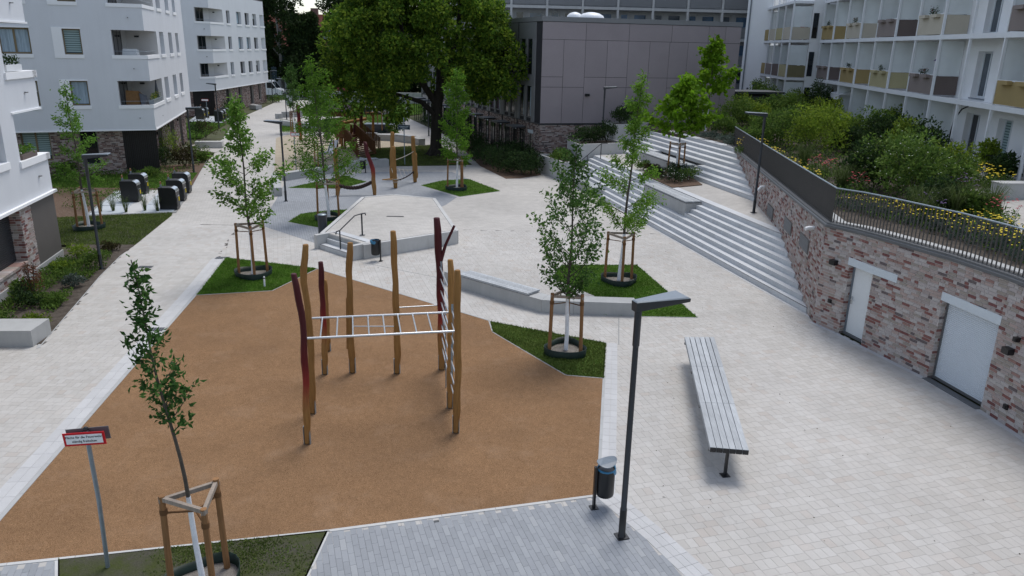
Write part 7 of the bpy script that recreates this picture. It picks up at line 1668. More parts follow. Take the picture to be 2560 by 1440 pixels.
young_tree('bright green broad leaved young tree on the stair landing', T8, 5.1, 2.35, [(0, 1.25), (.2, 1.7), (.45, 1.4), (.7, .8), (.88, .45), (1, .3)], 'leaf_maple', (.25, .85), 2300, 22, 23, .06, 1.7, (.1, 0), .3, .35, sig=.14, rise=.35)
stakes('three dark wooden tree stakes on the stair landing', T8, .5, 1.65, .5, False)
T9 = (12.55, 51.0, 2.72)
young_tree('bright green broad leaved young tree before the grey clad wall', T9, 5.9, 2.6, [(0, 1.1), (.25, 1.5), (.5, 1.2), (.75, .7), (1, .3)], 'leaf_maple', (.27, .85), 1700, 22, 29, .06, 1.6, (.1, 0), .3, .35, sig=.16, rise=.4)
T10 = G3(808, 424)
young_tree('small dark leaved tree at the edge of the sandpit', T10, 5.0, 2.0, [(0, .7), (.3, 1.1), (.7, .9), (1, .3)], 'leaf_hornbeam', (.12, .6), 2600, 18, 31, .06, 1.7, sig=.12); stakes('three wooden tree stakes at the edge of the sandpit', T10, .4, 1.8, .8, ringlabel='dark watering ring at the edge of the sandpit')
T11 = G3(737, 332)
young_tree('slender dark young tree left of the far sandpit', T11, 6.0, 2.1, [(0, .7), (.3, .95), (.7, .7), (1, .25)], 'leaf_hornbeam', (.14, .55), 2200, 18, 37, .06, 1.8, sig=.12); stakes('three wooden tree stakes left of the far sandpit', T11, .1, 1.9, .5, False)
T12 = G3(957, 331)
young_tree('thin young tree on the far lawn under the big crown', T12, 5.6, 2.4, [(0, .6), (.4, 1.1), (1, .4)], 'leaf_hornbeam', (.15, .55), 1500, 14, 41, .05, 1.8, sig=.14); stakes('dark tree stakes on the far lawn under the big crown', T12, .6, 1.9, .55, True, ringlabel='dark watering ring on the far lawn')
T13 = G3(931, 296)
young_tree('thin young tree farther back on the far lawn', T13, 5.4, 2.2, [(0, .5), (.4, .9), (1, .3)], 'leaf_oak', (.15, .5), 1200, 14, 43, .05, 1.8, sig=.14); stakes('dark tree stakes farther back on the far lawn', T13, .9, 1.9, .7, False)

# ---- big trees
def clump_tree(label, base, clumps, per, leaf, mat, limbs, bark='bark_dark', seed=1, name='tree', droop=.35, shell=.62):
    r = np.random.default_rng(seed); t = thing(name, label, 'tree', base); mb = MB()
    for pts, rs in limbs: mb.tube(pts, rs, 9, False)
    mb.build('trunk', M[bark], t)
    Cs = []; Os = []
    for (x, y, z, R_, sq) in clumps:
        m = int(per * R_ * R_); d = r.normal(0, 1, (m, 3)); d /= np.linalg.norm(d, axis=1)[:, None]; rad_ = R_ * (shell + (1 - shell) * r.random(m)) * (1 + .18 * np.sin(d[:, 0] * 5 + d[:, 1] * 4 + x)); p = d * rad_[:, None]; p[:, 2] *= sq
        Cs.append(p + np.array([x, y, z])); Os.append(d)
    C = np.concatenate(Cs); O = np.concatenate(Os); V, F = leaf_cloud(C, O * .8, leaf[0], leaf[1], r, droop); np_object('crown', V, F, M[mat], t); return t
rb = np.random.default_rng(99)
BX, BY = -5.86, 56.8
def big_r(z):      # crown half-width by height
    return float(np.interp(z, [3.2, 4.2, 6, 8.5, 10, 12, 14.6], [2.8, 5.0, 6.3, 6.3, 5.6, 4.6, 2.0]))
cl = []
for k in range(330):
    z = rb.uniform(4.2, 14.4); R_ = big_r(z); a = rb.uniform(0, 2 * PI); f = rb.uniform(.45, 1.0) ** .5; off = -.75
    x = BX + off + math.cos(a) * R_ * f; y = BY + math.sin(a) * R_ * f * .92
    if z < 5.2 and abs(x - BX) < 2.2 and y < BY + 1: continue
    cl.append((x, y, z, rb.uniform(.5, 1.05), rb.uniform(.55, .85)))
for x, y, z, R_ in ((-8.0, 53.2, 3.6, .95), (-8.3, 53.0, 2.7, .7), (-11.5, 54.5, 3.9, 1.2), (-12.6, 55.5, 4.6, 1.1), (-9.6, 54.2, 4.2, 1.1), (-12.8, 56, 6.2, 1.2), (-13.2, 57, 7.6, 1.1), (-.2, 55, 6.4, 1.1), (.4, 56, 7.4, 1.0), (-1.4, 54, 5.4, 1.0), (-.6, 54.6, 4.9, .8), (-12.4, 56, 9.2, 1.0)): cl.append((x, y, z, R_, .85))
limbs = [([(BX, BY, -.05), (BX, BY, .35), (BX + .02, BY, 1.5), (BX + .1, BY, 3.2), (BX + .25, BY, 4.6)], [.70, .46, .40, .38, .36]), ([(BX + .2, BY, 4.4), (BX + .9, BY + .3, 6.2), (BX + 1.6, BY + .8, 9), (BX + 2.0, BY, 12)], [.30, .24, .17, .07]), ([(BX + .15, BY, 3.6), (BX - .9, BY - .3, 5.2), (BX - 2.2, BY - .5, 8), (BX - 2.6, BY, 12)], [.26, .22, .15, .06]), ([(BX + .05, BY - .1, 2.9), (BX - .9, BY - .9, 3.9), (BX - 2.4, BY - 2.4, 4.5), (BX - 3.6, BY - 3.2, 4.3)], [.22, .17, .10, .05]), ([(BX + .2, BY, 4.2), (BX + .1, BY + 1.8, 7), (BX, BY + 2.5, 11)], [.2, .14, .06]), ([(BX + .3, BY, 4.8), (BX + 2.2, BY - .8, 6.0), (BX + 4.4, BY - 1.5, 6.8)], [.16, .11, .05])]
for k in range(6):
    a = k * 1.05; limbs.append(([(BX + math.cos(a) * .25, BY + math.sin(a) * .25, .5), (BX + math.cos(a) * .62, BY + math.sin(a) * .62, .06), (BX + math.cos(a) * .95, BY + math.sin(a) * .95, -.05)], [.22, .14, .05]))
clump_tree('big old broad crowned tree standing behind the rope course', (BX, BY, 0), cl, 450, (.24, .62), 'leaf_big', limbs, seed=4, name='big_tree')
def back_tree(label, x, y, H_, R_, z0, seed, mat='leaf_back', n=60, bark='bark_dark', per=150, leaf=.42, cone=False, spars=1.0):
    r = np.random.default_rng(seed); cl = []
    for k in range(n):
        f = r.uniform(0, 1); z = z0 + (H_ - z0) * f; rr = R_ * ((1.05 - f) if cone else math.sqrt(max(.05, 1 - (2 * f - .85) ** 2 * .8))); a = r.uniform(0, 2 * PI); q = r.uniform(.3, 1) ** .5
        cl.append((x + math.cos(a) * rr * q, y + math.sin(a) * rr * q, z, r.uniform(.7, 1.5) * spars, r.uniform(.6, 1.0)))
    li = [([(x, y, 0), (x + r.normal(0, .2), y, H_ * .5), (x + r.normal(0, .4), y, H_ * .93)], [.32, .22, .06])]
    for k in range(5):
        z = z0 + (H_ - z0) * r.uniform(.05, .6); a = r.uniform(0, 2 * PI); li.append(([(x, y, z), (x + math.cos(a) * R_ * .4, y + math.sin(a) * R_ * .4, z + 1.6), (x + math.cos(a) * R_ * .8, y + math.sin(a) * R_ * .8, z + 3.5)], [.14, .09, .03]))
    clump_tree(label, (x, y, 0), cl, per, (leaf, .6), mat, li, bark, seed, 'background_tree')
for i, a in enumerate([('dark birch like tree right behind the far white building', -36.0, 121, 16.5, 3.6, 2.5, 1, 'leaf_back', 80, 'bark_birch'), ('dense dark evergreen in front of the red roofed house', -31.5, 122, 11.5, 2.6, 1, 2, 'leaf_back', 70, 'bark_dark', 170, .35, True), ('tall open crowned tree whose branches stand against the sky', -24.5, 127, 19, 6.5, 8.5, 3, 'leaf_back', 46), ('dark rounded tree below the red roofed house', -26.5, 124, 8.6, 3.6, 1, 4, 'leaf_back', 60), ('dark tree left of the big crown at the far street', -18.5, 125, 12.5, 4.0, 1.2, 5, 'leaf_back', 80), ('dark tree behind the big crown at the far street', -11.5, 124, 14, 4.4, 1.2, 6, 'leaf_back', 80), ('dark tree behind the grey building gable', -4.0, 120, 13.5, 4.2, 1.2, 7, 'leaf_back', 80), ('leafy tree at the far left behind the white buildings', -42, 126, 15, 4.2, 2, 8, 'leaf_back', 70), ('slim dark tree at the far right of the street trees', 3.5, 116, 13, 3.6, 1.5, 9, 'leaf_back', 60), ('dark tree farthest back behind the red roofed house', -30, 150, 17, 5, 6, 10, 'leaf_back', 50), ('low dark tree close to the far street lamp', -21.5, 121, 7, 3.2, .6, 11, 'leaf_back', 60), ('second low dark tree beside the far white van', -32.5, 119.5, 6.0, 2.6, .5, 12, 'leaf_back', 55)]): back_tree(*a)

# ---- shrubs and perennials
def shrub(label, base, R_, H_, mat, n=900, leaf=(.09, .55), seed=1, lobes=7, name='shrub', flowers=None, cat='shrub', droop=.2, stems=True, up=.35):
    r = np.random.default_rng(seed); t = thing(name, label, cat, base); x, y, z = base; Cs = []; Os = []
    lob = [(0, 0, H_ * .45, R_ * .55)] + [(math.cos(a) * R_ * q_, math.sin(a) * R_ * q_, H_ * (r.uniform(.25, .6) if q_ > .5 else r.uniform(.5, .85)), R_ * r.uniform(.22, .42)) for a, q_ in zip(np.linspace(0, 4 * PI, lobes * 2, endpoint=False) + r.uniform(0, 1), r.uniform(.25, .78, lobes * 2))]
    tot = sum(l[3] ** 2 for l in lob)
    for lx_, ly_, lz_, lr in lob:
        m = max(8, int(n * lr * lr / tot)); d = r.normal(0, 1, (m, 3)); d /= np.linalg.norm(d, axis=1)[:, None]; p = d * (lr * r.uniform(.45, 1.08, m))[:, None]; p[:, 2] *= H_ / (2 * R_) * 1.15; p += np.array([lx_, ly_, lz_]); p[:, 2] = np.maximum(p[:, 2], .03); Cs.append(p + np.array([x, y, z])); d[:, 2] += up; Os.append(d)
    C = np.concatenate(Cs); O = np.concatenate(Os); V, F = leaf_cloud(C, O, leaf[0], leaf[1], r, droop); np_object('foliage', V, F, M[mat], t)
    if stems:
        mb = MB()
        for k in range(6): a = r.uniform(0, 2 * PI); mb.tube([(x, y, z - .02), (x + math.cos(a) * R_ * .3, y + math.sin(a) * R_ * .3, z + H_ * .4), (x + math.cos(a) * R_ * .55, y + math.sin(a) * R_ * .55, z + H_ * .75)], [.018, .012, .005], 5, False)
        mb.build('stems', M['bark'], t)
    if flowers:
        fm, fn, fs = flowers; k = r.choice(len(C), fn); out = O[k] / (np.linalg.norm(O[k], axis=1)[:, None]); P_ = C[k] + out * .05; flower_discs(P_, fs, fm, t, r)
    return t
def flower_discs(P_, s_, mat, parent, r, flat=True, name='flowers'):
    n = len(P_); V = np.zeros((n, 7, 3)); rad = s_ * r.uniform(.6, 1.3, n)
    for k in range(6): a = PI / 3 * k; V[:, k] = P_ + np.stack([np.cos(a) * rad, np.sin(a) * rad, r.normal(0, .12, n) * rad], 1)
    V[:, 6] = P_ + np.array([0, 0, 1.0]) * (rad * .35)[:, None]
    F = np.concatenate([np.stack([np.arange(n) * 7 + k, np.arange(n) * 7 + (k + 1) % 6, np.arange(n) * 7 + 6], 1) for k in range(6)]); np_object(name, V.reshape(-1, 3), F, M[mat], parent)
def clump_grass(label, base, R_, H_, mat='grass_tall', n=260, seed=1, name='grass_clump', flower=None):
    r = np.random.default_rng(seed); t = thing(name, label, 'ornamental grass', base); x, y, z = base; a = r.uniform(0, 2 * PI, n); b0 = r.uniform(0, .25, n) * R_; ln = H_ * r.uniform(.6, 1.15, n); sp = R_ * r.uniform(.4, 1.25, n); w_ = .007
    V = np.zeros((n, 8, 3)); side = np.stack([-np.sin(a), np.cos(a), 0 * a], 1)
    for i, (f, hz) in enumerate(((0, 0), (.35, .62), (.7, .95), (1, .86))):
        P_ = np.stack([x + np.cos(a) * (b0 + sp * f), y + np.sin(a) * (b0 + sp * f), z + ln * hz], 1); ww = w_ * (1 - .8 * f); V[:, 2 * i] = P_ - side * ww; V[:, 2 * i + 1] = P_ + side * ww
    F = np.concatenate([np.stack([np.arange(n) * 8 + 2 * i, np.arange(n) * 8 + 2 * i + 1, np.arange(n) * 8 + 2 * i + 3, np.arange(n) * 8 + 2 * i + 2], 1) for i in range(3)]); np_object('blades', V.reshape(-1, 3), F, M[mat], t); return t
def yarrow(label, base, R_, H_, seed, fol='leaf_silver', fm='flower_yellow', nf=26, fs=.045, nl=420, cat='flower'):
    r = np.random.default_rng(seed); t = thing('flower_clump', label, cat, base); x, y, z = base
    a = r.uniform(0, 2 * PI, nl); q = np.sqrt(r.random(nl)) * R_; C = np.stack([x + np.cos(a) * q, y + np.sin(a) * q, z + r.uniform(.02, .62, nl) * H_ * (1 - .5 * (q / R_) ** 2)], 1); O = np.stack([np.cos(a) * .4, np.sin(a) * .4, np.full(nl, .9)], 1); V, F = leaf_cloud(C, O, .085, .42, r, .0); np_object('foliage', V, F, M[fol], t)
    a = r.uniform(0, 2 * PI, nf); q = np.sqrt(r.random(nf)) * R_ * 1.05; P_ = np.stack([x + np.cos(a) * q, y + np.sin(a) * q, z + H_ * r.uniform(.72, 1.05, nf) * (1 - .25 * (q / R_) ** 2)], 1); flower_discs(P_, fs, fm, t, r)
    mb = MB()
    for p in P_[:14]: mb.tube([(x + (p[0] - x) * .6, y + (p[1] - y) * .6, z + .05), tuple(p)], .006, 4, False)
    mb.build('stems', M['grass_tall'], t); return t
def cover(label, poly, n, hmax, mat, leaf, seed, zf=None, cat='ground cover', density_noise=True):
    r = np.random.default_rng(seed); xs = [p[0] for p in poly]; ys = [p[1] for p in poly]; X = r.uniform(min(xs), max(xs), n * 3); Y = r.uniform(min(ys), max(ys), n * 3); k = inside(poly, X, Y)
    if density_noise: k &= (np.sin(X * 2.3 + 1.1 * np.sin(Y * 1.9 + seed)) + np.sin(Y * 2.1 + .7 * X + seed) + r.normal(0, .5, len(X))) > -.25
    X, Y = X[k][:n], Y[k][:n]; h = hmax * (.35 + .65 * np.clip(.5 + .5 * np.sin(X * 3.1 + seed) * np.sin(Y * 2.7 + seed * 2), 0, 1)); Z = np.array([zf(a, b) if zf else .015 for a, b in zip(X, Y)]) + h * r.random(len(X)) ** .7
    O = np.stack([r.normal(0, .4, len(X)), r.normal(0, .4, len(X)), np.full(len(X), .8)], 1); V, F = leaf_cloud(np.stack([X, Y, Z], 1), O, leaf[0], leaf[1], r, .1); np_object('ground_cover', V, F, M[mat], None, label=label, category=cat, kind='stuff')

# left beds
cover('low green ground cover in the bed beside the left building', [(-13.2, 19.3), (-14.2, 24.3), (-15.0, 27.5), (-16.5, 27.0), (-15.6, 22.5), (-14.9, 19.2)], 5200, .32, 'leaf_shrub', (.10, .5), 3)
cover('sparse low plants in the mulch before the left brick facade', [(-20, 34.5), (-18.0, 41.2), (-19.7, 46.6), (-22.5, 48.2), (-27.5, 45.8), (-26.5, 40)], 4200, .38, 'leaf_shrub', (.12, .4), 5)
cover('low plants in the bed along the side of the middle building', [(-20.2, 47.6), (-21.3, 52), (-23.4, 54), (-25.4, 60), (-24.0, 60), (-21.5, 54)], 2600, .5, 'leaf_shrub', (.13, .45), 7)
rr = random.Random(12)
LS = [('rounded bright green perennial in the left bed near the concrete block', (-13.35, 19.9), .42, .45, 'leaf_shrub_bright'), ('bluish green perennial at the concrete block end of the left bed', (-14.2, 19.8), .5, .5, 'leaf_shrub'), ('dark feathery perennial in the middle of the left bed', (-14.6, 21.6), .5, .55, 'leaf_shrub_dark'), ('green perennial at the path edge of the left bed', (-13.9, 21.8), .38, .4, 'leaf_shrub'), ('leafy green perennial beside the brick plinth', (-15.6, 22.9), .45, .5, 'leaf_shrub'), ('pale green perennial with white spikes in the left bed', (-14.35, 23.6), .35, .5, 'leaf_silver'), ('green mound around the foot of the left street lamp', (-14.85, 26.0), .55, .7, 'leaf_shrub'), ('small green mound before the bronze panel', (-15.6, 25.2), .45, .4, 'leaf_shrub_bright'), ('green mound right of the bronze panel corner', (-16.1, 27.2), .5, .55, 'leaf_shrub_bright'), ('sparse grey green perennial beyond the left lamp', (-15.5, 28.2), .4, .35, 'leaf_bronze')]
for i, (l_, p, R_, h, m) in enumerate(LS): shrub(l_, (*p, .01), R_, h, m, 520, (.09, .5), 100 + i, 5, 'perennial', ('flower_white', 14, .02) if 'spikes' in l_ else None, 'perennial', stems=False)
t = shrub('thin upright reddish shrub before the brick pier on the left', (-15.0, 22.6, .01), .30, 1.5, 'leaf_rust', 420, (.07, .5), 131, 6, up=.9); shrub('lower green half of the thin shrub before the brick pier', (-15.15, 22.35, .01), .28, .8, 'leaf_shrub_dark', 260, (.08, .45), 132, 5)
for i, (l_, p, R_, h, m) in enumerate([('tall bamboo like shrub at the dark slats of the middle building', sv2(428, 405), .95, 2.4, 'leaf_shrub_bright'), ('dark green shrub beside the bamboo like shrub', sv2(412, 418), .9, 1.6, 'leaf_shrub_dark'), ('brownish shrub behind the lamp in the bed', sv2(462, 418), 1.0, 1.5, 'leaf_bronze'), ('low shrub right of the lamp in the bed', sv2(505, 405), .7, .7, 'leaf_shrub'), ('brownish upright shrub before the far slatted wall', sv2(515, 345), 1.2, 1.8, 'leaf_bronze'), ('dark shrub beside the brownish upright shrub', sv2(490, 345), 1.0, 1.5, 'leaf_shrub_dark'), ('bright bushy shrub near the far waste containers', sv2(590, 305), 1.2, 1.5, 'leaf_shrub'), ('spiky shrub before the far brick facade', sv2(575, 290), 1.2, 1.8, 'leaf_shrub_dark'), ('shrub at the corner of the far white building', sv2(690, 256), 1.4, 1.2, 'leaf_shrub'), ('green shrub before the left brick facade near the window', sv2(170, 440), .8, .9, 'leaf_shrub'), ('low shrub before the dark slats', sv2(370, 445), .7, .6, 'leaf_shrub')]): shrub(l_, (*p, .01), R_, h, m, 900, (.15, .3 if 'bamboo' in l_ or 'upright' in l_ else .5), 140 + i, up=.8 if 'upright' in l_ or 'bamboo' in l_ else .35)
for i, p in enumerate([(-18.9, 35.2), (-18.2, 35.0), (-17.5, 35.4), (-16.9, 35.4), (-19.4, 35.0)]): clump_grass(('thin grass tuft before the container pad, ' + ['second from the left', 'third from the left', 'fourth from the left', 'rightmost', 'leftmost'][i]), (*p, .02), .28, .75, 'grass_tall', 60, 160 + i)
# dark shrubs along the grey building
HB = [(1150, 345, 1.3, 1.9), (1175, 372, 1.3, 1.6), (1195, 395, 1.3, 1.5), (1215, 412, 1.4, 1.5), (1245, 425, 1.4, 1.6), (1275, 432, 1.3, 1.5), (1305, 437, 1.3, 1.6), (1328, 436, 1.1, 1.5), (1265, 405, 1.4, 1.7), (1300, 412, 1.2, 1.8)]
for i, (px, py, R_, h) in enumerate(HB): shrub('dark green shrub along the grey building, ' + ['farthest', 'second from the far end', 'third from the far end', 'fourth from the far end', 'fifth from the far end', 'sixth from the far end', 'seventh from the far end', 'nearest the stairs', 'behind the fifth', 'at the last window'][i], (*sv2(px, py), .01), R_, h, 'leaf_shrub_dark', 1300, (.13, .5), 170 + i, 8)
MB().prism([sv2(*p) for p in [(1128, 300), (1150, 300), (1350, 420), (1352, 438), (1300, 446), (1265, 447), (1200, 415), (1165, 380), (1135, 345)]], -.02, .012).build('planting_bed', M['mulch'], kind='structure')
for i, (px, py, R_, h) in enumerate([(1075, 300, 1.4, 2.0), (1085, 318, 1.2, 1.6), (1100, 330, 1.0, 1.5)]): shrub('clipped green hedge shrub beside the far path, ' + ['rear', 'middle', 'front'][i], (*sv2(px, py), .01), R_, h, 'leaf_shrub_dark' if i else 'leaf_shrub', 1000, (.16, .5), 185 + i)
# stairs: planters and landing bed
for i, (n_, t_, z, R_, h, m) in enumerate([(-.1, 26.4, 1.05, .8, .7, 'leaf_shrub'), (.3, 27.8, 1.05, .7, .6, 'leaf_shrub_dark'), (1.6, 27.5, 1.95, .9, 1.1, 'leaf_shrub_dark'), (2.6, 27.9, 1.95, 1.0, 1.2, 'leaf_shrub_dark'), (3.5, 28.2, 1.95, .9, 1.4, 'leaf_shrub_dark'), (5.0, 29.7, 2.9, .8, 1.3, 'leaf_shrub_dark'), (6.2, 30.6, 2.9, .8, 1.9, 'leaf_shrub_dark')]): shrub('planter shrub by the stairs, ' + ['light green in the lowest box', 'dark in the lowest box', 'left in the middle box', 'centre of the middle box', 'right in the middle box', 'low in the upper box', 'tall grassy in the upper box'][i], st(n_, t_, z), R_, h, m, 1000, (.12, .5), 190 + i)
BEDL = [(6.9, 40.9), (7.75, 37.0), (9.45, 38.0), (9.35, 42.3), (7.6, 43.4)]
MB().prism(BEDL, 1.34, 1.40).build('landing_bed', M['mulch'], kind='structure')
for i, (x, y, R_, h, m, fl) in enumerate([(8.1, 38.6, .75, .75, 'leaf_shrub_dark', ('flower_white', 46, .03)), (9.0, 39.2, .7, .85, 'leaf_shrub', None), (7.6, 40.2, .6, .55, 'leaf_shrub_dark', None), (8.7, 40.8, .8, .7, 'leaf_shrub_dark', ('flower_white', 20, .03)), (7.5, 41.6, .6, .5, 'leaf_bronze', None), (7.2, 42.6, .55, .5, 'leaf_shrub', None)]): shrub('landing bed shrub, ' + ['white flowering at the front', 'feathery at the right front', 'low at the left front', 'below the bright tree', 'brownish behind the tree', 'grassy at the far end'][i], (x, y, 1.39), R_, h, m, 900, (.085, .5), 200 + i, 7, flowers=fl)
# terrace garden
TG = [sv2(*p, 2.95) for p in [(1800, 345), (1850, 330), (1905, 400), (1990, 480), (2075, 520), (2160, 548), (2330, 590), (2560, 680), (2640, 700), (2640, 640), (2545, 590), (2470, 530), (2400, 500), (2390, 460), (2440, 430), (2300, 370), (2200, 330), (2080, 290), (1960, 262), (1830, 262)]]
cover('dense low green planting covering the garden terrace', TG, 20000, .5, 'leaf_shrub', (.11, .45), 21, terz, density_noise=False)
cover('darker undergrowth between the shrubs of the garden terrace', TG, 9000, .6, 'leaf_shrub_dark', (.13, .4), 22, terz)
TS = [(1812, 330, .9, 1.0, 'leaf_shrub', ''), (1835, 318, 1.2, 1.5, 'leaf_shrub', ''), (1870, 312, 1.3, 1.6, 'leaf_shrub_dark', ''), (1915, 305, 1.4, 1.7, 'leaf_shrub', ''), (1960, 300, 1.3, 1.4, 'leaf_shrub', ''), (1900, 280, 1.5, 1.8, 'leaf_shrub_dark', ''), (1955, 275, 1.6, 1.6, 'leaf_shrub', ''), (2005, 290, 1.5, 1.7, 'leaf_shrub', ''), (2045, 300, 1.2, 2.0, 'leaf_shrub_dark', ''), (2060, 318, 1.2, 1.3, 'leaf_shrub_bright', ''), (1925, 350, 1.2, 1.5, 'leaf_shrub_dark', ''), (1975, 362, 1.5, 1.8, 'leaf_shrub', ''), (2030, 380, 1.3, 1.6, 'leaf_shrub', ''), (2075, 365, 1.1, 1.7, 'leaf_shrub_bright', ''), (2120, 380, 1.0, 1.3, 'leaf_shrub_dark', ''), (2165, 370, 1.1, 1.4, 'leaf_shrub', ''), (2215, 378, 1.1, 1.3, 'leaf_shrub_dark', ''), (2255, 395, .9, 1.6, 'leaf_shrub', ''), (2310, 410, .9, 1.8, 'leaf_shrub_dark', ''), (2215, 470, 1.3, 1.5, 'leaf_shrub', 'w'), (2270, 500, 1.3, 1.6, 'leaf_shrub', 'w'), (2330, 480, 1.1, 1.4, 'leaf_shrub', 'w'), (2375, 445, .8, 1.1, 'leaf_shrub', 'w'), (2150, 470, .9, 1.1, 'leaf_shrub_dark', ''), (2340, 530, .8, .9, 'leaf_shrub_dark', ''), (2430, 545, .6, .7, 'leaf_shrub', ''), (2500, 455, .6, .7, 'leaf_shrub_dark', ''), (2230, 350, .7, 1.5, 'leaf_bronze', ''), (1890, 355, .8, 1.0, 'leaf_shrub', ''), (2465, 435, .5, 1.1, 'leaf_shrub_bright', '')]
where = ['leftmost at the top of the stairs', 'second from the stairs', 'third from the stairs', 'behind the landing lamp', 'right of the landing lamp', 'before the garden shed', 'right of the garden shed', 'before the farther wing', 'at the downpipe', 'low below the downpipe', 'behind the railing start', 'large behind the railing', 'large left of the bollard light', 'bright right of the bollard light', 'dark below the red parasol', 'before the awning', 'before the third screen', 'tall at the fourth screen', 'tall dark at the arc pole', 'white flowering, left one of three', 'white flowering, largest in front', 'white flowering, right one of three', 'white flowering by the plant pot', 'dark behind the railing bend', 'dark before the white flowering shrub', 'low beside the terrace path', 'low at the garden chair', 'thin brownish before the screens', 'low above the railing start', 'light green before the terrace table']
for i, ((px, py, R_, h, m, fl), wv) in enumerate(zip(TS, where)):
    p = sv2(px, py, 2.95); shrub('terrace shrub, ' + wv, (*p, terz(*p)), R_ * 1.2 * (1 + .12 * math.sin(i * 2.1)), h * 1.38 * (1 + .15 * math.sin(i * 1.7)), ['leaf_shrub', m, 'leaf_shrub_bright', m, m][i % 5], 2100 if R_ > .9 else 1200, (.15, .55), 300 + i, 9, flowers=('flower_white', 150, .022) if fl else None)
YR = [(2120, 512), (2165, 522), (2210, 532), (2262, 545), (2310, 557), (2362, 575), (2415, 592), (2470, 612), (2525, 632), (2580, 655), (2440, 566), (2495, 588), (2545, 610)]
for i, (px, py) in enumerate(YR):
    p = sv2(px, py, 3.05); yarrow('yellow flowering clump with grey leaves behind the front railing, ' + ['first', 'second', 'third', 'fourth', 'fifth', 'sixth', 'seventh', 'eighth', 'ninth', 'tenth'][i] + ' from the left' if i < 10 else 'yellow flowering clump in the second row behind the railing, ' + ['left', 'middle', 'right'][i - 10] + ' one', (*p, terz(*p)), .55, .52 + .05 * (i % 3), 400 + i, 'leaf_silver', 'flower_yellow', 9 if i < 2 else 22 + (i % 3) * 9, .036, 620)
for i, (px, py) in enumerate([(1868, 352), (1893, 378), (1925, 405), (1962, 432), (2010, 465)]):
    p = sv2(px, py, 2.8); yarrow('yellow flowering clump behind the climbing railing, ' + ['first', 'second', 'third', 'fourth', 'fifth'][i] + ' from the stairs', (*p, terz(*p)), .6, .75, 420 + i, 'leaf_shrub', 'flower_yellow', 36, .045, 420)
for i, (px, py) in enumerate([(2445, 455), (2490, 462), (2465, 470)]):
    p = sv2(px, py, 3.1); yarrow('tall yellow flowers beside the terrace path, ' + ['left', 'right', 'front'][i] + ' clump', (*p, terz(*p)), .6, .8, 430 + i, 'leaf_shrub', 'flower_yellow', 22, .05, 420)
for i, (px, py, m, l_) in enumerate([(2045, 430, 'flower_red', 'red flower spikes left of the white flowering shrubs'), (2075, 440, 'flower_red', 'red flower spikes behind the railing bend'), (2140, 478, 'flower_red', 'red flower spikes behind the front railing'), (2390, 468, 'flower_red', 'rusty red flowers beside the terrace path'), (2405, 492, 'flower_violet', 'violet flower spikes at the terrace path'), (2320, 545, 'flower_violet', 'violet flowers below the white flowering shrub'), (2500, 560, 'flower_red', 'pinkish flowers at the path near the right edge'), (1860, 372, 'flower_yellow', 'yellow flowers hanging over the start of the railing')]):
    p = sv2(px, py, 3.0); yarrow(l_, (*p, terz(*p)), .45, .85, 440 + i, 'leaf_rust' if 'rusty' in l_ else 'leaf_shrub', m, 30, .04, 300)
for i, (px, py) in enumerate([(2010, 405), (2105, 470), (2300, 545), (2385, 540), (2120, 330), (2470, 545)]):
    p = sv2(px, py, 3.0); clump_grass('tall ornamental grass on the terrace, ' + ['left of the red spikes', 'arching behind the railing bend', 'below the white flowering shrub', 'right of the violet flowers', 'under the awning', 'near the terrace path'][i], (*p, terz(*p)), .6, 1.0, 'grass_tall', 300, 450 + i)
for i, (n_, t_) in enumerate([(7.9, 19.5), (8.2, 21.0), (8.0, 22.6)]): shrub('silvery cushion plant at the top of the stairs, ' + ['right', 'middle', 'left'][i], st(n_, t_, 2.72), .65, .5, 'leaf_silver', 800, (.10, .4), 460 + i, stems=False)
# plants in boxes
def box_plants(parent, pts, mat, fl, seed, n=140, h=.22):
    r = np.random.default_rng(seed); a = np.array(pts[0]); b = np.array(pts[1]); f = r.random(n)[:, None]; C = a + (b - a) * f + r.normal(0, .05, (n, 3)); C[:, 2] += r.uniform(0, h, n); O = np.stack([r.normal(0, .4, n), r.normal(0, .4, n), np.full(n, .8)], 1); V, F = leaf_cloud(C, O, .09, .5, r, .1); np_object('plants', V, F, M[mat], parent, kind='stuff')
    if fl: flower_discs(C[:fl[1]] + np.array([0, 0, .05]), .035, fl[0], parent, r)
fbx = [o for o in COL.objects if o.name.startswith('flower_box') and o.parent is None][0]; box_plants(fbx, (LP(.15, .6, ZS + .25), LP(.15, 3.5, ZS + .25)), 'leaf_shrub', ('flower_yellow', 40), 1, 220, .3)
a, b = gn(LN - 2.0, 3.90, -.12), gn(LN - .75, 3.90, -.12)
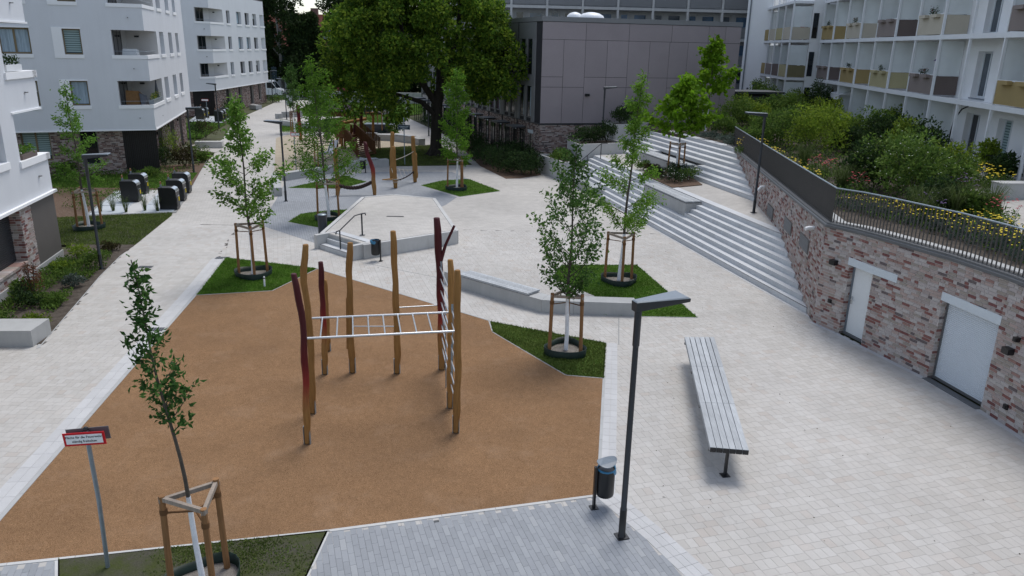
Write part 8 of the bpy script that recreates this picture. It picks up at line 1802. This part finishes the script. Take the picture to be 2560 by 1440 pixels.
t = thing('flower_box', 'dark flower box with green plants on the lower ledge of the near left building', 'flower box', a); MB().beam((a[0], a[1], 3.97), (b[0], b[1], 3.97), .2, .16).build('box', M['panel_brown'], t); box_plants(t, ((a[0], a[1], 4.06), (b[0], b[1], 4.06)), 'leaf_oak', None, 3, 200, .22)
a, b = gn(LN - 2.1, 6.72, -.12), gn(LN - .9, 6.72, -.12)
t = thing('flower_box', 'white flower box with dark plants on the upper ledge of the near left building', 'flower box', a); MB().beam((a[0], a[1], 6.82), (b[0], b[1], 6.82), .25, .2).build('box', M['white_paint'], t); box_plants(t, ((a[0], a[1], 6.92), (b[0], b[1], 6.92)), 'leaf_shrub_dark', None, 4, 200, .22)
for o in [o for o in COL.objects if o.name.startswith('balcony') and o.get('category') == 'balcony']:
    if 'nearest' in o['label']: continue
    u_ = rr.random(); i = BAL[Z1 if 'lower' in o['label'] else Z2]; L_ = o.location
    if u_ < .75: box_plants(o, ((L_.x - .14 - BD.x * .9, L_.y - BD.y * .9, L_.z + 1.08), (L_.x - .14 - BD.x * .1, L_.y - BD.y * .1, L_.z + 1.08)), 'leaf_shrub_dark', (rr.choice(['flower_violet', 'flower_white', 'flower_red']), 16), int(u_ * 1000), 90, .25)
pot = [o for o in COL.objects if o.name.startswith('plant_pot')][0]; r = np.random.default_rng(5); L_ = pot.location; d = r.normal(0, 1, (260, 3)); d /= np.linalg.norm(d, axis=1)[:, None]; V, F = leaf_cloud(d * .24 + np.array([L_.x, L_.y, L_.z + .85]), d, .06, .6, r); np_object('foliage', V, F, M['leaf_shrub_dark'], pot)
# litter: a few loose twigs and leaves on the paving
r = np.random.default_rng(77); n = 260; X = r.uniform(-9, 10, n); Y = r.uniform(9.5, 32, n); k = inside(PLAZA, X, Y)
for poly in covers: k &= ~inside(poly, X, Y)
X, Y = X[k], Y[k]; V, F = leaf_cloud(np.stack([X, Y, np.full(len(X), .006)], 1), np.stack([r.normal(0, 1, len(X)), r.normal(0, 1, len(X)), np.zeros(len(X))], 1) * 3, .035, .5, r, 0, .05, .05); np_object('leaf_litter', V, F, M['leaf_bronze'], None, label='a few fallen leaves scattered on the paving', category='leaf litter', kind='stuff')
